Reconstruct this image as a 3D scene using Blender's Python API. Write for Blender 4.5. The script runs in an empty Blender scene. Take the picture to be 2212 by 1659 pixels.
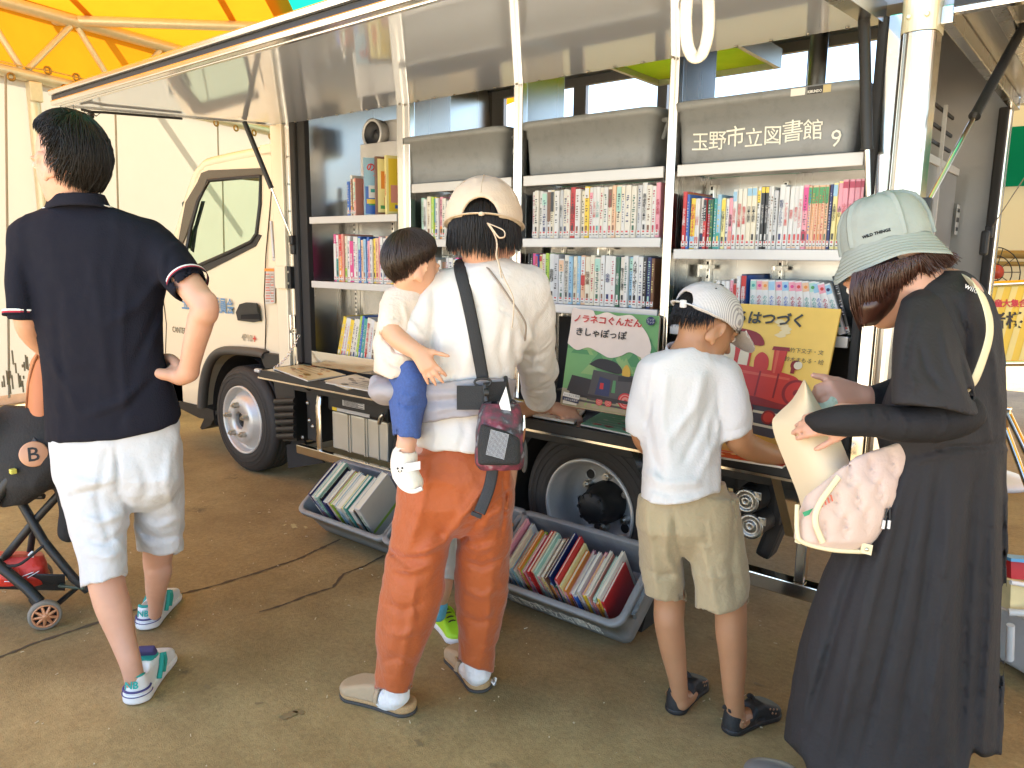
import bpy, bmesh, math, random
import numpy as np
from mathutils import Vector, Matrix
rnd = random.Random(7)
PI = math.pi
SC = bpy.context.scene
COL = SC.collection

# ------------------------------------------------------------------ camera
F_, CX, CY = 1628.0, 1106.0, 829.5            # focal length and centre for a 2212 x 1659 frame
def _basis(pitch=9.66, yaw=39.13, roll=0.663):
    p, y, r = map(math.radians, (pitch, yaw, roll))
    fw = np.array([-math.sin(y)*math.cos(p), math.cos(y)*math.cos(p), -math.sin(p)])
    rt = np.array([math.cos(y), math.sin(y), 0.0]); up = np.cross(rt, fw)
    return rt*math.cos(r)+up*math.sin(r), up*math.cos(r)-rt*math.sin(r), fw
RT, UP, FW = _basis()
EYE = np.array([0.0, -2.448, 1.36])
cd = bpy.data.cameras.new('camera'); cam = bpy.data.objects.new('camera', cd); COL.objects.link(cam)
cd.sensor_width = 36.0; cd.lens = 36.0*F_/2212.0; cd.clip_start = 0.05; cd.clip_end = 600.0
cam.matrix_world = Matrix(((RT[0], UP[0], -FW[0], EYE[0]), (RT[1], UP[1], -FW[1], EYE[1]), (RT[2], UP[2], -FW[2], EYE[2]), (0, 0, 0, 1)))
SC.camera = cam
# ------------------------------------------------------------------ light
SUN_EL, SUN_AZ = math.radians(58), math.radians(200)   # azimuth: direction towards the sun, from +X anticlockwise
w = bpy.data.worlds.new('World'); SC.world = w; w.use_nodes = True
nt = w.node_tree; bg = nt.nodes['Background']
sky = nt.nodes.new('ShaderNodeTexSky'); sky.sky_type = 'NISHITA'; sky.sun_disc = False
sky.sun_elevation = SUN_EL; sky.sun_rotation = math.radians(90)-SUN_AZ
nt.links.new(sky.outputs[0], bg.inputs[0]); bg.inputs[1].default_value = 0.11
sl = bpy.data.lights.new('sun', 'SUN'); sl.energy = 5.0; sl.angle = math.radians(0.5); sl.color = (1, .90, .74)
so = bpy.data.objects.new('sun', sl); COL.objects.link(so)
so.rotation_euler = Vector((-math.cos(SUN_EL)*math.cos(SUN_AZ), -math.cos(SUN_EL)*math.sin(SUN_AZ), -math.sin(SUN_EL))).to_track_quat('-Z', 'Y').to_euler()
so.location = (0, 0, 12)
SC.view_settings.view_transform = 'Standard'; SC.view_settings.look = 'None'
SC.view_settings.exposure = 2.68; SC.view_settings.gamma = 1.0
SC.render.engine = 'CYCLES'
SC.cycles.use_denoising = True
SC.cycles.max_bounces = 10; SC.cycles.diffuse_bounces = 6; SC.cycles.glossy_bounces = 5
SC.cycles.transmission_bounces = 6; SC.cycles.caustics_reflective = False; SC.cycles.sample_clamp_indirect = 6.0

# ------------------------------------------------------------------ pixel -> place helpers (frame 2212 x 1659)
def _ray(x, y): return FW + RT*(x-CX)/F_ - UP*(y-CY)/F_
def at(x, y, d): return EYE + _ray(x, y)*d
def onX(x, y, X): r = _ray(x, y); return EYE + r*(X-EYE[0])/r[0]
def onY(x, y, Y): r = _ray(x, y); return EYE + r*(Y-EYE[1])/r[1]
def onZ(x, y, Z=0.0): r = _ray(x, y); return EYE + r*(Z-EYE[2])/r[2]
def cs(p): x, y, d = p; return np.array([(x-CX)*d/F_, -(y-CY)*d/F_, d])     # camera-space metres
def c2w(v): v = np.asarray(v); return EYE + v[..., 0:1]*RT + v[..., 1:2]*UP + v[..., 2:3]*FW
def w2c(p): q = np.asarray(p, float)-EYE; return np.array([q@RT, q@UP, q@FW])

# ------------------------------------------------------------------ materials
def lin(h):
    if not isinstance(h, str): return tuple(h)[:3]
    h = h.lstrip('#'); v = [int(h[i:i+2], 16)/255 for i in (0, 2, 4)]
    return tuple(c/12.92 if c <= .04045 else ((c+.055)/1.055)**2.4 for c in v)
_mats = {}
def M(name, col='#888888', rough=.5, metal=0., var=.10, vscale=8., bump=0., bscale=60., spec=.5, sss=0., coat=0., trans=0., alpha=1., emit=0., streak=None, dirt=0., weave=0., sheen=0.):
    """principled surface with its own mottling, fine bump and wear"""
    if name in _mats: return _mats[name]
    m = bpy.data.materials.new(name); m.use_nodes = True; _mats[name] = m
    nt = m.node_tree; N = nt.nodes; L = nt.links; b = N['Principled BSDF']
    c = lin(col)
    b.inputs['Roughness'].default_value = rough; b.inputs['Metallic'].default_value = metal
    b.inputs['Specular IOR Level'].default_value = spec
    if coat: b.inputs['Coat Weight'].default_value = coat; b.inputs['Coat Roughness'].default_value = .08
    if sss: b.inputs['Subsurface Weight'].default_value = sss; b.inputs['Subsurface Radius'].default_value = (.012, .005, .003); b.inputs['Subsurface Scale'].default_value = 1.0
    if trans: b.inputs['Transmission Weight'].default_value = trans
    if sheen: b.inputs['Sheen Weight'].default_value = sheen
    if emit: b.inputs['Emission Color'].default_value = (*c, 1); b.inputs['Emission Strength'].default_value = emit
    tc = N.new('ShaderNodeTexCoord')
    no = N.new('ShaderNodeTexNoise'); no.inputs['Scale'].default_value = vscale; no.inputs['Detail'].default_value = 5
    if streak:
        mp = N.new('ShaderNodeMapping'); mp.inputs['Scale'].default_value = streak
        L.new(tc.outputs['Object'], mp.inputs[0]); L.new(mp.outputs[0], no.inputs['Vector'])
    else: L.new(tc.outputs['Object'], no.inputs['Vector'])
    mx = N.new('ShaderNodeMix'); mx.data_type = 'RGBA'
    mx.inputs[6].default_value = (*[k*(1-var) for k in c], 1); mx.inputs[7].default_value = (*[min(1, k*(1+var)) for k in c], 1)
    L.new(no.outputs[0], mx.inputs[0]); out = mx.outputs[2]
    if dirt:
        n2 = N.new('ShaderNodeTexNoise'); n2.inputs['Scale'].default_value = vscale*2.7; n2.inputs['Detail'].default_value = 8; n2.inputs['Roughness'].default_value = .7
        L.new(tc.outputs['Object'], n2.inputs['Vector'])
        rp = N.new('ShaderNodeValToRGB'); rp.color_ramp.elements[0].position = .5; rp.color_ramp.elements[1].position = .72
        L.new(n2.outputs[0], rp.inputs[0])
        mu = N.new('ShaderNodeMath'); mu.operation = 'MULTIPLY'; mu.inputs[1].default_value = dirt; L.new(rp.outputs[0], mu.inputs[0])
        m2 = N.new('ShaderNodeMix'); m2.data_type = 'RGBA'; L.new(mu.outputs[0], m2.inputs[0]); L.new(out, m2.inputs[6])
        m2.inputs[7].default_value = (*[k*.45 for k in c], 1); out = m2.outputs[2]
    L.new(out, b.inputs['Base Color'])
    rr = N.new('ShaderNodeMapRange'); rr.inputs[3].default_value = max(.02, rough*.82); rr.inputs[4].default_value = min(1, rough*1.18)
    L.new(no.outputs[0], rr.inputs[0]); L.new(rr.outputs[0], b.inputs['Roughness'])
    if bump or weave:
        bn = N.new('ShaderNodeTexNoise'); bn.inputs['Scale'].default_value = bscale; bn.inputs['Detail'].default_value = 6
        L.new(tc.outputs['Object'], bn.inputs['Vector'])
        bp = N.new('ShaderNodeBump'); bp.inputs['Strength'].default_value = bump; bp.inputs['Distance'].default_value = .01
        h = bn.outputs[0]
        if weave:
            wv = N.new('ShaderNodeTexWave'); wv.inputs['Scale'].default_value = 220; wv.inputs['Distortion'].default_value = 2
            L.new(tc.outputs['Object'], wv.inputs['Vector'])
            ad = N.new('ShaderNodeMath'); ad.operation = 'MULTIPLY_ADD'; ad.inputs[1].default_value = weave; L.new(wv.outputs[0], ad.inputs[0]); L.new(h, ad.inputs[2]); h = ad.outputs[0]
        L.new(h, bp.inputs['Height']); L.new(bp.outputs[0], b.inputs['Normal'])
    if alpha < 1: b.inputs['Alpha'].default_value = alpha
    return m
def M_fabric_light(name, col, tcol, t=.5, var=.08, vscale=3.):
    """thin tent cloth: part of the daylight falling on its back comes through"""
    m = bpy.data.materials.new(name); m.use_nodes = True; _mats[name] = m
    nt = m.node_tree; N = nt.nodes; L = nt.links; N.remove(N['Principled BSDF'])
    o = N['Material Output']; d = N.new('ShaderNodeBsdfDiffuse'); tr = N.new('ShaderNodeBsdfTranslucent'); mx = N.new('ShaderNodeMixShader')
    tc = N.new('ShaderNodeTexCoord'); no = N.new('ShaderNodeTexNoise'); no.inputs['Scale'].default_value = vscale; no.inputs['Detail'].default_value = 9; no.inputs['Roughness'].default_value = .65
    L.new(tc.outputs['Object'], no.inputs['Vector'])
    for c, s in ((col, d), (tcol, tr)):
        c = lin(c); m1 = N.new('ShaderNodeMix'); m1.data_type = 'RGBA'
        m1.inputs[6].default_value = (*[k*(1-var) for k in c], 1); m1.inputs[7].default_value = (*[min(1, k*(1+var)) for k in c], 1)
        L.new(no.outputs[0], m1.inputs[0]); L.new(m1.outputs[2], s.inputs[0])
    mx.inputs[0].default_value = t; L.new(d.outputs[0], mx.inputs[1]); L.new(tr.outputs[0], mx.inputs[2]); L.new(mx.outputs[0], o.inputs[0])
    return m

# ------------------------------------------------------------------ scene graph helpers
def tag(o, label=None, cat=None, group=None, kind=None):
    for k, v in (('label', label), ('category', cat), ('group', group), ('kind', kind)):
        if v: o[k] = v
    return o
def empty(name, loc, label, cat, group=None):
    o = bpy.data.objects.new(name, None); COL.objects.link(o); o.location = Vector(loc); o.empty_display_size = .05
    return tag(o, label, cat, group)
def link(name, me, mats, parent=None, origin=None, smooth=None):
    """me is in world coordinates; the object gets `origin` (or its parent's) as its own origin"""
    for m in (mats if isinstance(mats, (list, tuple)) else [mats]): me.materials.append(m)
    o = bpy.data.objects.new(name, me); COL.objects.link(o)
    if parent is not None:
        o.parent = parent; off = Vector((0, 0, 0)); q = parent
        while q is not None: off += q.location; q = q.parent
        me.transform(Matrix.Translation(-off))
    elif origin is not None:
        me.transform(Matrix.Translation(-Vector(origin))); o.location = Vector(origin)
    return o

class MB:
    """collects shapes into one mesh"""
    def __init__(s): s.v = []; s.f = []; s.m = []; s.s = []
    def add(s, vs, fs, mi=0, sm=False):
        b = len(s.v); s.v += [tuple(map(float, p)) for p in vs]
        for f in fs: s.f.append(tuple(b+i for i in f)); s.m.append(mi); s.s.append(sm)
        return s
    def bm(s, bm, mi=0, sm=False):
        bm.verts.index_update(); s.add([v.co[:] for v in bm.verts], [[v.index for v in f.verts] for f in bm.faces], mi, sm); bm.free(); return s
    def box(s, c, size, mi=0, bev=0., rot=None, seg=2, sm=None):
        bm = bmesh.new(); bmesh.ops.create_cube(bm, size=1)
        for v in bm.verts: v.co = Vector((v.co.x*size[0], v.co.y*size[1], v.co.z*size[2]))
        if bev > 0: bmesh.ops.bevel(bm, geom=bm.edges[:], offset=min(bev, min(size)*.45), segments=seg, affect='EDGES', profile=.6)
        R = rot if rot is not None else Matrix.Identity(3)
        if isinstance(R, tuple): R = Matrix.Rotation(R[2], 3, 'Z') @ Matrix.Rotation(R[1], 3, 'Y') @ Matrix.Rotation(R[0], 3, 'X')
        for v in bm.verts: v.co = (R @ v.co) + Vector(c)
        return s.bm(bm, mi, bool(sm))
    def bx(s, x0, x1, y0, y1, z0, z1, mi=0, bev=0.): return s.box(((x0+x1)/2, (y0+y1)/2, (z0+z1)/2), (abs(x1-x0), abs(y1-y0), abs(z1-z0)), mi, bev)
    def prism(s, poly, vec, mi=0, bev=0.):
        poly = [Vector(p) for p in poly]; vec = Vector(vec); bm = bmesh.new()
        a = [bm.verts.new(p) for p in poly]; b = [bm.verts.new(p+vec) for p in poly]; n = len(a)
        bm.faces.new(a[::-1]); bm.faces.new(b)
        for i in range(n): bm.faces.new((a[i], a[(i+1) % n], b[(i+1) % n], b[i]))
        bmesh.ops.recalc_face_normals(bm, faces=bm.faces[:])
        if bev: bmesh.ops.bevel(bm, geom=bm.edges[:], offset=bev, segments=2, affect='EDGES')
        return s.bm(bm, mi)
    def tube(s, pts, r, mi=0, n=10, closed=False, flat=None, caps=True, up=None):
        """tube along a path; r scalar or list; flat=(a,b) scales the section along (side, up)"""
        P = [np.array(p, float) for p in pts]; k = len(P); rs = [r]*k if np.isscalar(r) else list(r)
        T = []
        for i in range(k):
            a = P[(i-1) % k] if closed or i > 0 else P[i]; b = P[(i+1) % k] if closed or i < k-1 else P[i]
            t = b-a; T.append(t/(np.linalg.norm(t)+1e-9))
        u = np.array(up if up is not None else ([0, 0, 1.] if abs(T[0][2]) < .9 else [0, 1., 0])); vs = []; fs = []
        for i in range(k):
            if up is not None: u = np.array(up, float)
            u = u-T[i]*(u@T[i]); u /= np.linalg.norm(u)+1e-9; sd = np.cross(T[i], u)
            fa, fb = flat or (1, 1)
            for j in range(n):
                a = 2*PI*j/n; vs.append(P[i]+rs[i]*(math.cos(a)*sd*fa+math.sin(a)*u*fb))
        for i in range(k if closed else k-1):
            for j in range(n):
                i2 = (i+1) % k; fs.append((i*n+j, i*n+(j+1) % n, i2*n+(j+1) % n, i2*n+j))
        s.add(vs, fs, mi, True)
        if caps and not closed:
            s.add(vs[:n], [tuple(range(n))[::-1]], mi); s.add(vs[-n:], [tuple(range(n))], mi)
        return s
    def cyl(s, p, q, r, r2=None, mi=0, n=16): return s.tube([p, q], [r, r if r2 is None else r2], mi, n)
    def lathe(s, c, axis, prof, mi=0, n=48, a0=0., a1=2*PI, ref=None):
        """profile of (radius, distance along axis)"""
        ax = np.array(axis, float); ax /= np.linalg.norm(ax)
        u = np.array(ref if ref is not None else ([0, 0, 1.] if abs(ax[2]) < .9 else [1., 0, 0])); u = u-ax*(u@ax); u /= np.linalg.norm(u); v = np.cross(ax, u)
        c = np.array(c, float); vs = []; fs = []; k = len(prof); full = abs(a1-a0-2*PI) < 1e-6; m = n if full else n+1
        for j in range(m):
            a = a0+(a1-a0)*j/n
            for r, h in prof: vs.append(c+ax*h+r*(math.cos(a)*u+math.sin(a)*v))
        for j in range(n):
            j2 = (j+1) % m
            for i in range(k-1): fs.append((j*k+i, j2*k+i, j2*k+i+1, j*k+i+1))
        return s.add(vs, fs, mi, True)
    def grid(s, rows, mi=0, sm=True, closed=False):
        n = len(rows[0]); vs = [p for r in rows for p in r]; fs = []
        for i in range(len(rows)-1):
            for j in range(n if closed else n-1):
                j2 = (j+1) % n; fs.append((i*n+j, i*n+j2, (i+1)*n+j2, (i+1)*n+j))
        return s.add(vs, fs, mi, sm)
    def sheet(s, rows, th, mi=0, sm=True):
        """grid with thickness th (towards its normal)"""
        R = np.array(rows, float); du = np.gradient(R, axis=1); dv = np.gradient(R, axis=0); N = np.cross(du, dv); N /= np.linalg.norm(N, axis=2, keepdims=True)+1e-9
        B = R+N*th; a, b = R.shape[:2]; s.grid(R.tolist(), mi, sm); s.grid(B[::-1].tolist(), mi, sm)
        for A0, B0 in ((R[0], B[0]), (B[-1], R[-1]), (B[:, 0], R[:, 0]), (R[:, -1], B[:, -1])): s.grid([B0.tolist(), A0.tolist()], mi, False)
        return s
    def text(s, txt, org, ux, uy, size, mi=0, align='CENTER', vert=False, fit=None, lift=0.0008, fmap=None, bold=0.):
        """flat lettering: org = centre, ux/uy = reading and up directions"""
        V, Fc = text_geo(txt, align, vert, bold)
        if not len(V): return s
        ux = np.array(ux, float); uy = np.array(uy, float); ux /= np.linalg.norm(ux); uy /= np.linalg.norm(uy); n = np.cross(ux, uy); sx = sy = size
        if fit:
            w_, h_ = np.ptp(V[:, 0])*size, np.ptp(V[:, 1])*size
            if vert: sy = size*min(1., fit/h_) if h_ > fit else size; sx = size
            else: sx = size*min(1., fit/w_)
        if fmap: return s.add([fmap(x*sx, y*sy) for x, y in V], Fc, mi)
        return s.add([np.array(org)+ux*x*sx+uy*y*sy+n*lift for x, y in V], Fc, mi)
    def mesh(s, name):
        me = bpy.data.meshes.new(name); me.from_pydata(s.v, [], s.f); me.polygons.foreach_set('material_index', s.m); me.polygons.foreach_set('use_smooth', s.s); me.update(); return me
    def build(s, name, mats, parent=None, origin=None, auto=False): return link(name, s.mesh(name), mats, parent, origin)
_tc = {}
def text_geo(txt, align='CENTER', vert=False, bold=0.):
    key = (txt, align, vert, bold)
    if key not in _tc:
        cu = bpy.data.curves.new('lettering', 'FONT'); cu.body = '\n'.join(txt) if vert else txt; cu.align_x = align; cu.align_y = 'CENTER'
        cu.resolution_u = 1 if vert else 2; cu.space_line = .82 if vert else 1.; cu.offset = bold
        o = bpy.data.objects.new('lettering', cu); COL.objects.link(o)
        me = bpy.data.meshes.new_from_object(o.evaluated_get(bpy.context.evaluated_depsgraph_get()))
        V = np.array([v.co[:2] for v in me.vertices]).reshape(-1, 2); Fc = [tuple(p.vertices) for p in me.polygons]
        if len(V): V = V-(V.max(0)+V.min(0))/2*np.array([1 if align == 'CENTER' else 0, 1])
        bpy.data.objects.remove(o); bpy.data.curves.remove(cu); bpy.data.meshes.remove(me); _tc[key] = (V, Fc)
    return _tc[key]
# ------------------------------------------------------------------ soft shapes: distance fields turned into one continuous surface
_lat = np.random.RandomState(3).rand(32, 32, 32).astype(np.float32)
def vnoise(P, s):
    q = P*s; i = np.floor(q).astype(int); f = (q-i).astype(np.float32); f = f*f*(3-2*f); i &= 31; j = (i+1) & 31
    a = _lat[i[:, 0], i[:, 1], i[:, 2]]; b = _lat[j[:, 0], i[:, 1], i[:, 2]]; c = _lat[i[:, 0], j[:, 1], i[:, 2]]; d = _lat[j[:, 0], j[:, 1], i[:, 2]]
    e = _lat[i[:, 0], i[:, 1], j[:, 2]]; g = _lat[j[:, 0], i[:, 1], j[:, 2]]; h = _lat[i[:, 0], j[:, 1], j[:, 2]]; k = _lat[j[:, 0], j[:, 1], j[:, 2]]
    x, y, z = f[:, 0], f[:, 1], f[:, 2]
    return ((a*(1-x)+b*x)*(1-y)+(c*(1-x)+d*x)*y)*(1-z)+((e*(1-x)+g*x)*(1-y)+(h*(1-x)+k*x)*y)*z-.5
def nrm(v): v = np.asarray(v, float); return v/(np.linalg.norm(v)+1e-12)
class SDF:
    """frame 'cam': points are pixels (x, y, depth) and radii are pixels; frame 'raw': metres in a local frame"""
    def __init__(s, vox=.006, frame='cam'): s.vox = vox; s.ops = []; s.cam = frame == 'cam'; s.disps = []
    def P(s, p): return cs(p) if s.cam and isinstance(p, tuple) else np.asarray(p, float)
    def R(s, r, p): return r*p[2]/F_ if s.cam and isinstance(p, tuple) else r
    # primitives -------------------------------------------------
    def cap(s, p, q, r, r2=None, k=.012, sub=False):
        a, b = s.P(p), s.P(q); ra = s.R(r, p); rb = s.R(r if r2 is None else r2, q); ab = b-a; L2 = ab@ab+1e-12
        def f(X):
            t = np.clip(((X-a)@ab)/L2, 0, 1); return np.linalg.norm(X-a-t[:, None]*ab, axis=1)-(ra+(rb-ra)*t)
        m = max(ra, rb); s.ops.append((f, np.minimum(a, b)-m, np.maximum(a, b)+m, k, sub)); return s
    def chain(s, pts, k=.012, sub=False, n=4):
        """one tapering limb through (x,y,d,r) points, smoothly rounded at the joints"""
        A = np.array([[*s.P(tuple(p[:3])), s.R(p[3], tuple(p[:3]))] for p in pts])
        if len(A) > 2 and n > 1:
            out = []
            for i in range(len(A)-1):
                p0, p1, p2, p3 = A[max(i-1, 0)], A[i], A[i+1], A[min(i+2, len(A)-1)]
                for t in np.linspace(0, 1, n, endpoint=False): out.append(.5*(2*p1+(p2-p0)*t+(2*p0-5*p1+4*p2-p3)*t*t+(3*p1-p0-3*p2+p3)*t**3))
            A = np.array(out+[A[-1]])
        def f(X):
            d = np.full(len(X), 9., np.float32)
            for a, b in zip(A[:-1], A[1:]):
                ab = b[:3]-a[:3]; t = np.clip(((X-a[:3])@ab)/(ab@ab+1e-12), 0, 1); d = np.minimum(d, np.linalg.norm(X-a[:3]-t[:, None]*ab, axis=1)-(a[3]+(b[3]-a[3])*t))
            return d
        s.ops.append((f, (A[:, :3]-A[:, 3:]).min(0), (A[:, :3]+A[:, 3:]).max(0), k, sub)); return s
    def ell(s, c, r, axes=None, k=.012, sub=False):
        """ellipsoid; r metres in raw, (px, px, metres) in cam; axes rows = local axes"""
        C = s.P(c); r = np.array([s.R(r[0], c), s.R(r[1], c), r[2]] if s.cam and isinstance(c, tuple) else r, float); A = np.eye(3) if axes is None else np.array([nrm(x) for x in axes])
        def f(X):
            q = (X-C)@A.T; k1 = np.linalg.norm(q/r, axis=1); k2 = np.linalg.norm(q/(r*r), axis=1)+1e-9; return k1*(k1-1)/k2
        m = np.abs(A.T)@r; s.ops.append((f, C-m, C+m, k, sub)); return s
    def box(s, c, h, axes=None, rad=.005, k=.004, sub=False):
        C = s.P(c); h = np.array([s.R(h[0], c), s.R(h[1], c), h[2]] if s.cam and isinstance(c, tuple) else h, float)-rad; A = np.eye(3) if axes is None else np.array([nrm(x) for x in axes])
        def f(X):
            q = np.abs((X-C)@A.T)-h; return np.linalg.norm(np.maximum(q, 0), axis=1)+np.minimum(q.max(1), 0)-rad
        m = np.abs(A.T)@(h+rad); s.ops.append((f, C-m, C+m, k, sub)); return s
    def loft(s, lv, k=.02, sub=False, pw=2.0, tops=(0, 0)):
        """stack of ovals (x, y, d, half width px, half depth m), cam frame, ordered by y"""
        lv = sorted(lv, key=lambda t: -t[1]); C = np.array([cs(t[:3]) for t in lv]); hw = np.array([t[3]*t[2]/F_ for t in lv]); hd = np.array([t[4] for t in lv]); V = C[:, 1]
        def f(X):
            v = X[:, 1]; cu = np.interp(v, V, C[:, 0]); cw = np.interp(v, V, C[:, 2]); a = np.interp(v, V, hw); b = np.interp(v, V, hd)
            du = X[:, 0]-cu*X[:, 2]/cw; dw = X[:, 2]-cw; kk = (np.abs(du/a)**pw+np.abs(dw/b)**pw)**(1/pw)+1e-6; rl = np.sqrt(du*du+dw*dw)/kk
            rl = np.where(kk < .15, np.minimum(a, b), rl); d = (kk-1)*np.minimum(rl, 3*np.minimum(a, b))
            return np.maximum(d, np.maximum(v-V[-1], V[0]-v))
        sk = hd*np.abs(C[:, 0]/C[:, 2]); lo = np.array([(C[:, 0]-hw-sk).min(), V[0], (C[:, 2]-hd).min()]); hi = np.array([(C[:, 0]+hw+sk).max(), V[-1], (C[:, 2]+hd).max()])
        s.ops.append((f, lo, hi, k, sub)); return s
    # pixel-space cuts, creases ----------------------------------
    def cutpx(s, fn): s.ops.append(('cut', fn)); return s
    def below(s, pts):
        """keep what lies above the hem line through pts (px)"""
        xs = [p[0] for p in pts]; ys = [p[1] for p in pts]; return s.cutpx(lambda X, Y: Y-np.interp(X, xs, ys))
    def above(s, pts):
        xs = [p[0] for p in pts]; ys = [p[1] for p in pts]; return s.cutpx(lambda X, Y: np.interp(X, xs, ys)-Y)
    def crease(s, pts, w, amp):
        """a fold drawn along px points, w px wide; amp metres (+ ridge, - groove)"""
        s.disps.append(('px', np.array(pts, float), w*.85, amp*1.45)); return s
    def wr(s, amp, scale, stretch=(1, 1, 1), warp=.0): s.disps.append(('n', amp, scale, np.array(stretch, float), warp)); return s
    # polygonise -------------------------------------------------
    def field(s):
        v = s.vox; bb = [o for o in s.ops if o[0] != 'cut' and not o[4]]
        lo = np.min([o[1] for o in bb], 0)-4*v; hi = np.max([o[2] for o in bb], 0)+4*v; n = np.ceil((hi-lo)/v).astype(int)+1
        D = np.full(n, .08, np.float32); ax = [lo[i]+np.arange(n[i])*v for i in range(3)]
        def block(l, h, mg):
            a = np.clip(np.floor((l-mg-lo)/v).astype(int), 0, n-1); b = np.clip(np.ceil((h+mg-lo)/v).astype(int)+1, 1, n)
            sl = tuple(slice(a[i], b[i]) for i in range(3)); G = np.stack(np.meshgrid(*[ax[i][sl[i]] for i in range(3)], indexing='ij'), -1).reshape(-1, 3)
            return sl, G
        for o in s.ops:
            if o[0] == 'cut':
                idx = np.argwhere(D < .03)
                if not len(idx): continue
                X = lo+idx*v; px = X[:, 0]/X[:, 2]*F_+CX; py = -X[:, 1]/X[:, 2]*F_+CY; d = o[1](px, py)*X[:, 2]/F_
                t = tuple(idx.T); D[t] = np.maximum(D[t], d); continue
            f, l, h, k, sub = o; sl, G = block(l, h, k+3*v)
            if not len(G): continue
            d = f(G).astype(np.float32).reshape([q.stop-q.start for q in sl]); a = D[sl]
            if sub:
                d = -d; hh = np.maximum(k-np.abs(a-d), 0)/max(k, 1e-6); D[sl] = np.maximum(a, d)+hh*hh*k*.25
            else:
                hh = np.maximum(k-np.abs(a-d), 0)/max(k, 1e-6); D[sl] = np.minimum(a, d)-hh*hh*k*.25
        if s.disps:
            idx = np.argwhere(np.abs(D) < 3.2*v); X = lo+idx*v; t = tuple(idx.T); dd = np.zeros(len(X), np.float32)
            px = X[:, 0]/X[:, 2]*F_+CX if s.cam else None; py = -X[:, 1]/X[:, 2]*F_+CY if s.cam else None
            for q in s.disps:
                if q[0] == 'px':
                    best = np.full(len(X), 1e9); fade = np.ones(len(X)); pts = q[1]
                    for i in range(len(pts)-1):
                        a, b = pts[i], pts[i+1]; ab = b-a; tt = np.clip(((px-a[0])*ab[0]+(py-a[1])*ab[1])/(ab@ab), 0, 1)
                        ds = np.hypot(px-a[0]-tt*ab[0], py-a[1]-tt*ab[1]); u = (i+tt)/(len(pts)-1); m = ds < best; best = np.where(m, ds, best); fade = np.where(m, np.minimum(1, 4*u*(1-u)+.25), fade)
                    dd += q[3]*fade*np.exp(-(best/q[2])**2)
                else:
                    _, amp, sc, st, wp = q; Y = X*st
                    if wp: Y = Y+wp*np.stack([vnoise(X+7.1, sc*.5), vnoise(X+3.3, sc*.5), vnoise(X+1.7, sc*.5)], 1)
                    dd += amp*2*vnoise(Y+5, sc)+amp*.9*(np.clip(1-np.abs(vnoise(Y+9, sc*.8))*5.5, 0, 1)-.35)
            D[t] -= np.clip(dd, -2.6*v, 2.6*v) if False else dd
        return D, lo
    def mesh(s, name, smooth=2, xf=None):
        D, lo = s.field(); v = s.vox; I = D < 0; n = np.array(D.shape)
        c = np.zeros(n-1, np.int8)
        for dx in (0, 1):
            for dy in (0, 1):
                for dz in (0, 1): c += I[dx:n[0]-1+dx, dy:n[1]-1+dy, dz:n[2]-1+dz]
        act = np.argwhere((c > 0) & (c < 8)); vid = np.full(n-1, -1, np.int32); vid[tuple(act.T)] = np.arange(len(act))
        acc = np.zeros((len(act), 3)); cnt = np.zeros(len(act))
        cor = [np.array((i, j, k)) for i in (0, 1) for j in (0, 1) for k in (0, 1)]
        val = {tuple(q): D[tuple((act+q).T)] for q in cor}
        for q in cor:
            for a in range(3):
                if q[a] == 0:
                    r = q.copy(); r[a] = 1; d0, d1 = val[tuple(q)], val[tuple(r)]; m = (d0 < 0) != (d1 < 0); t = np.where(m, d0/(d0-d1+1e-12), 0)
                    p = np.repeat(q[None].astype(float), len(act), 0); p[:, a] += t; acc[m] += p[m]; cnt[m] += 1
        V = lo+(act+acc/np.maximum(cnt, 1)[:, None])*v; Q = []
        for a in range(3):
            b, e = (a+1) % 3, (a+2) % 3; sh0 = [slice(1, -1)]*3; sh0[a] = slice(0, -1); sh1 = [slice(1, -1)]*3; sh1[a] = slice(1, None)
            s0, s1 = I[tuple(sh0)], I[tuple(sh1)]; idx = np.argwhere(s0 != s1); fl = s0[tuple(idx.T)]
            base = idx+1; base[:, a] -= 1
            def g(ob, oe): t = base.copy(); t[:, b] -= ob; t[:, e] -= oe; return vid[tuple(t.T)]
            q4 = np.stack([g(0, 0), g(1, 0), g(1, 1), g(0, 1)], 1); q4[~fl] = q4[~fl][:, ::-1]; Q.append(q4)
        Q = np.concatenate(Q); Q = Q[(Q >= 0).all(1)]
        E = np.concatenate([Q[:, [0, 1]], Q[:, [1, 2]], Q[:, [2, 3]], Q[:, [3, 0]]])
        for _ in range(smooth):
            for lam in (.5, -.52) if smooth > 2 else (.4,):
                S = np.zeros_like(V); k = np.zeros(len(V)); np.add.at(S, E[:, 0], V[E[:, 1]]); np.add.at(k, E[:, 0], 1); np.add.at(S, E[:, 1], V[E[:, 0]]); np.add.at(k, E[:, 1], 1)
                V = V+lam*(S/np.maximum(k, 1)[:, None]-V)
        W = c2w(V) if s.cam else (V if xf is None else xf(V))
        if s.cam: Q = Q[:, ::-1]
        me = bpy.data.meshes.new(name); me.vertices.add(len(W)); me.vertices.foreach_set('co', W.astype(np.float32).ravel())
        me.loops.add(Q.size); me.loops.foreach_set('vertex_index', Q.astype(np.int32).ravel()); me.polygons.add(len(Q))
        me.polygons.foreach_set('loop_start', np.arange(0, Q.size, 4, dtype=np.int32)); me.polygons.foreach_set('loop_total', np.full(len(Q), 4, np.int32))
        me.polygons.foreach_set('use_smooth', np.ones(len(Q), bool)); me.update(calc_edges=True); me.validate(); return me
    def build(s, name, mats, parent, smooth=2, xf=None): return link(name, s.mesh(name, smooth, xf), mats, parent)
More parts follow.
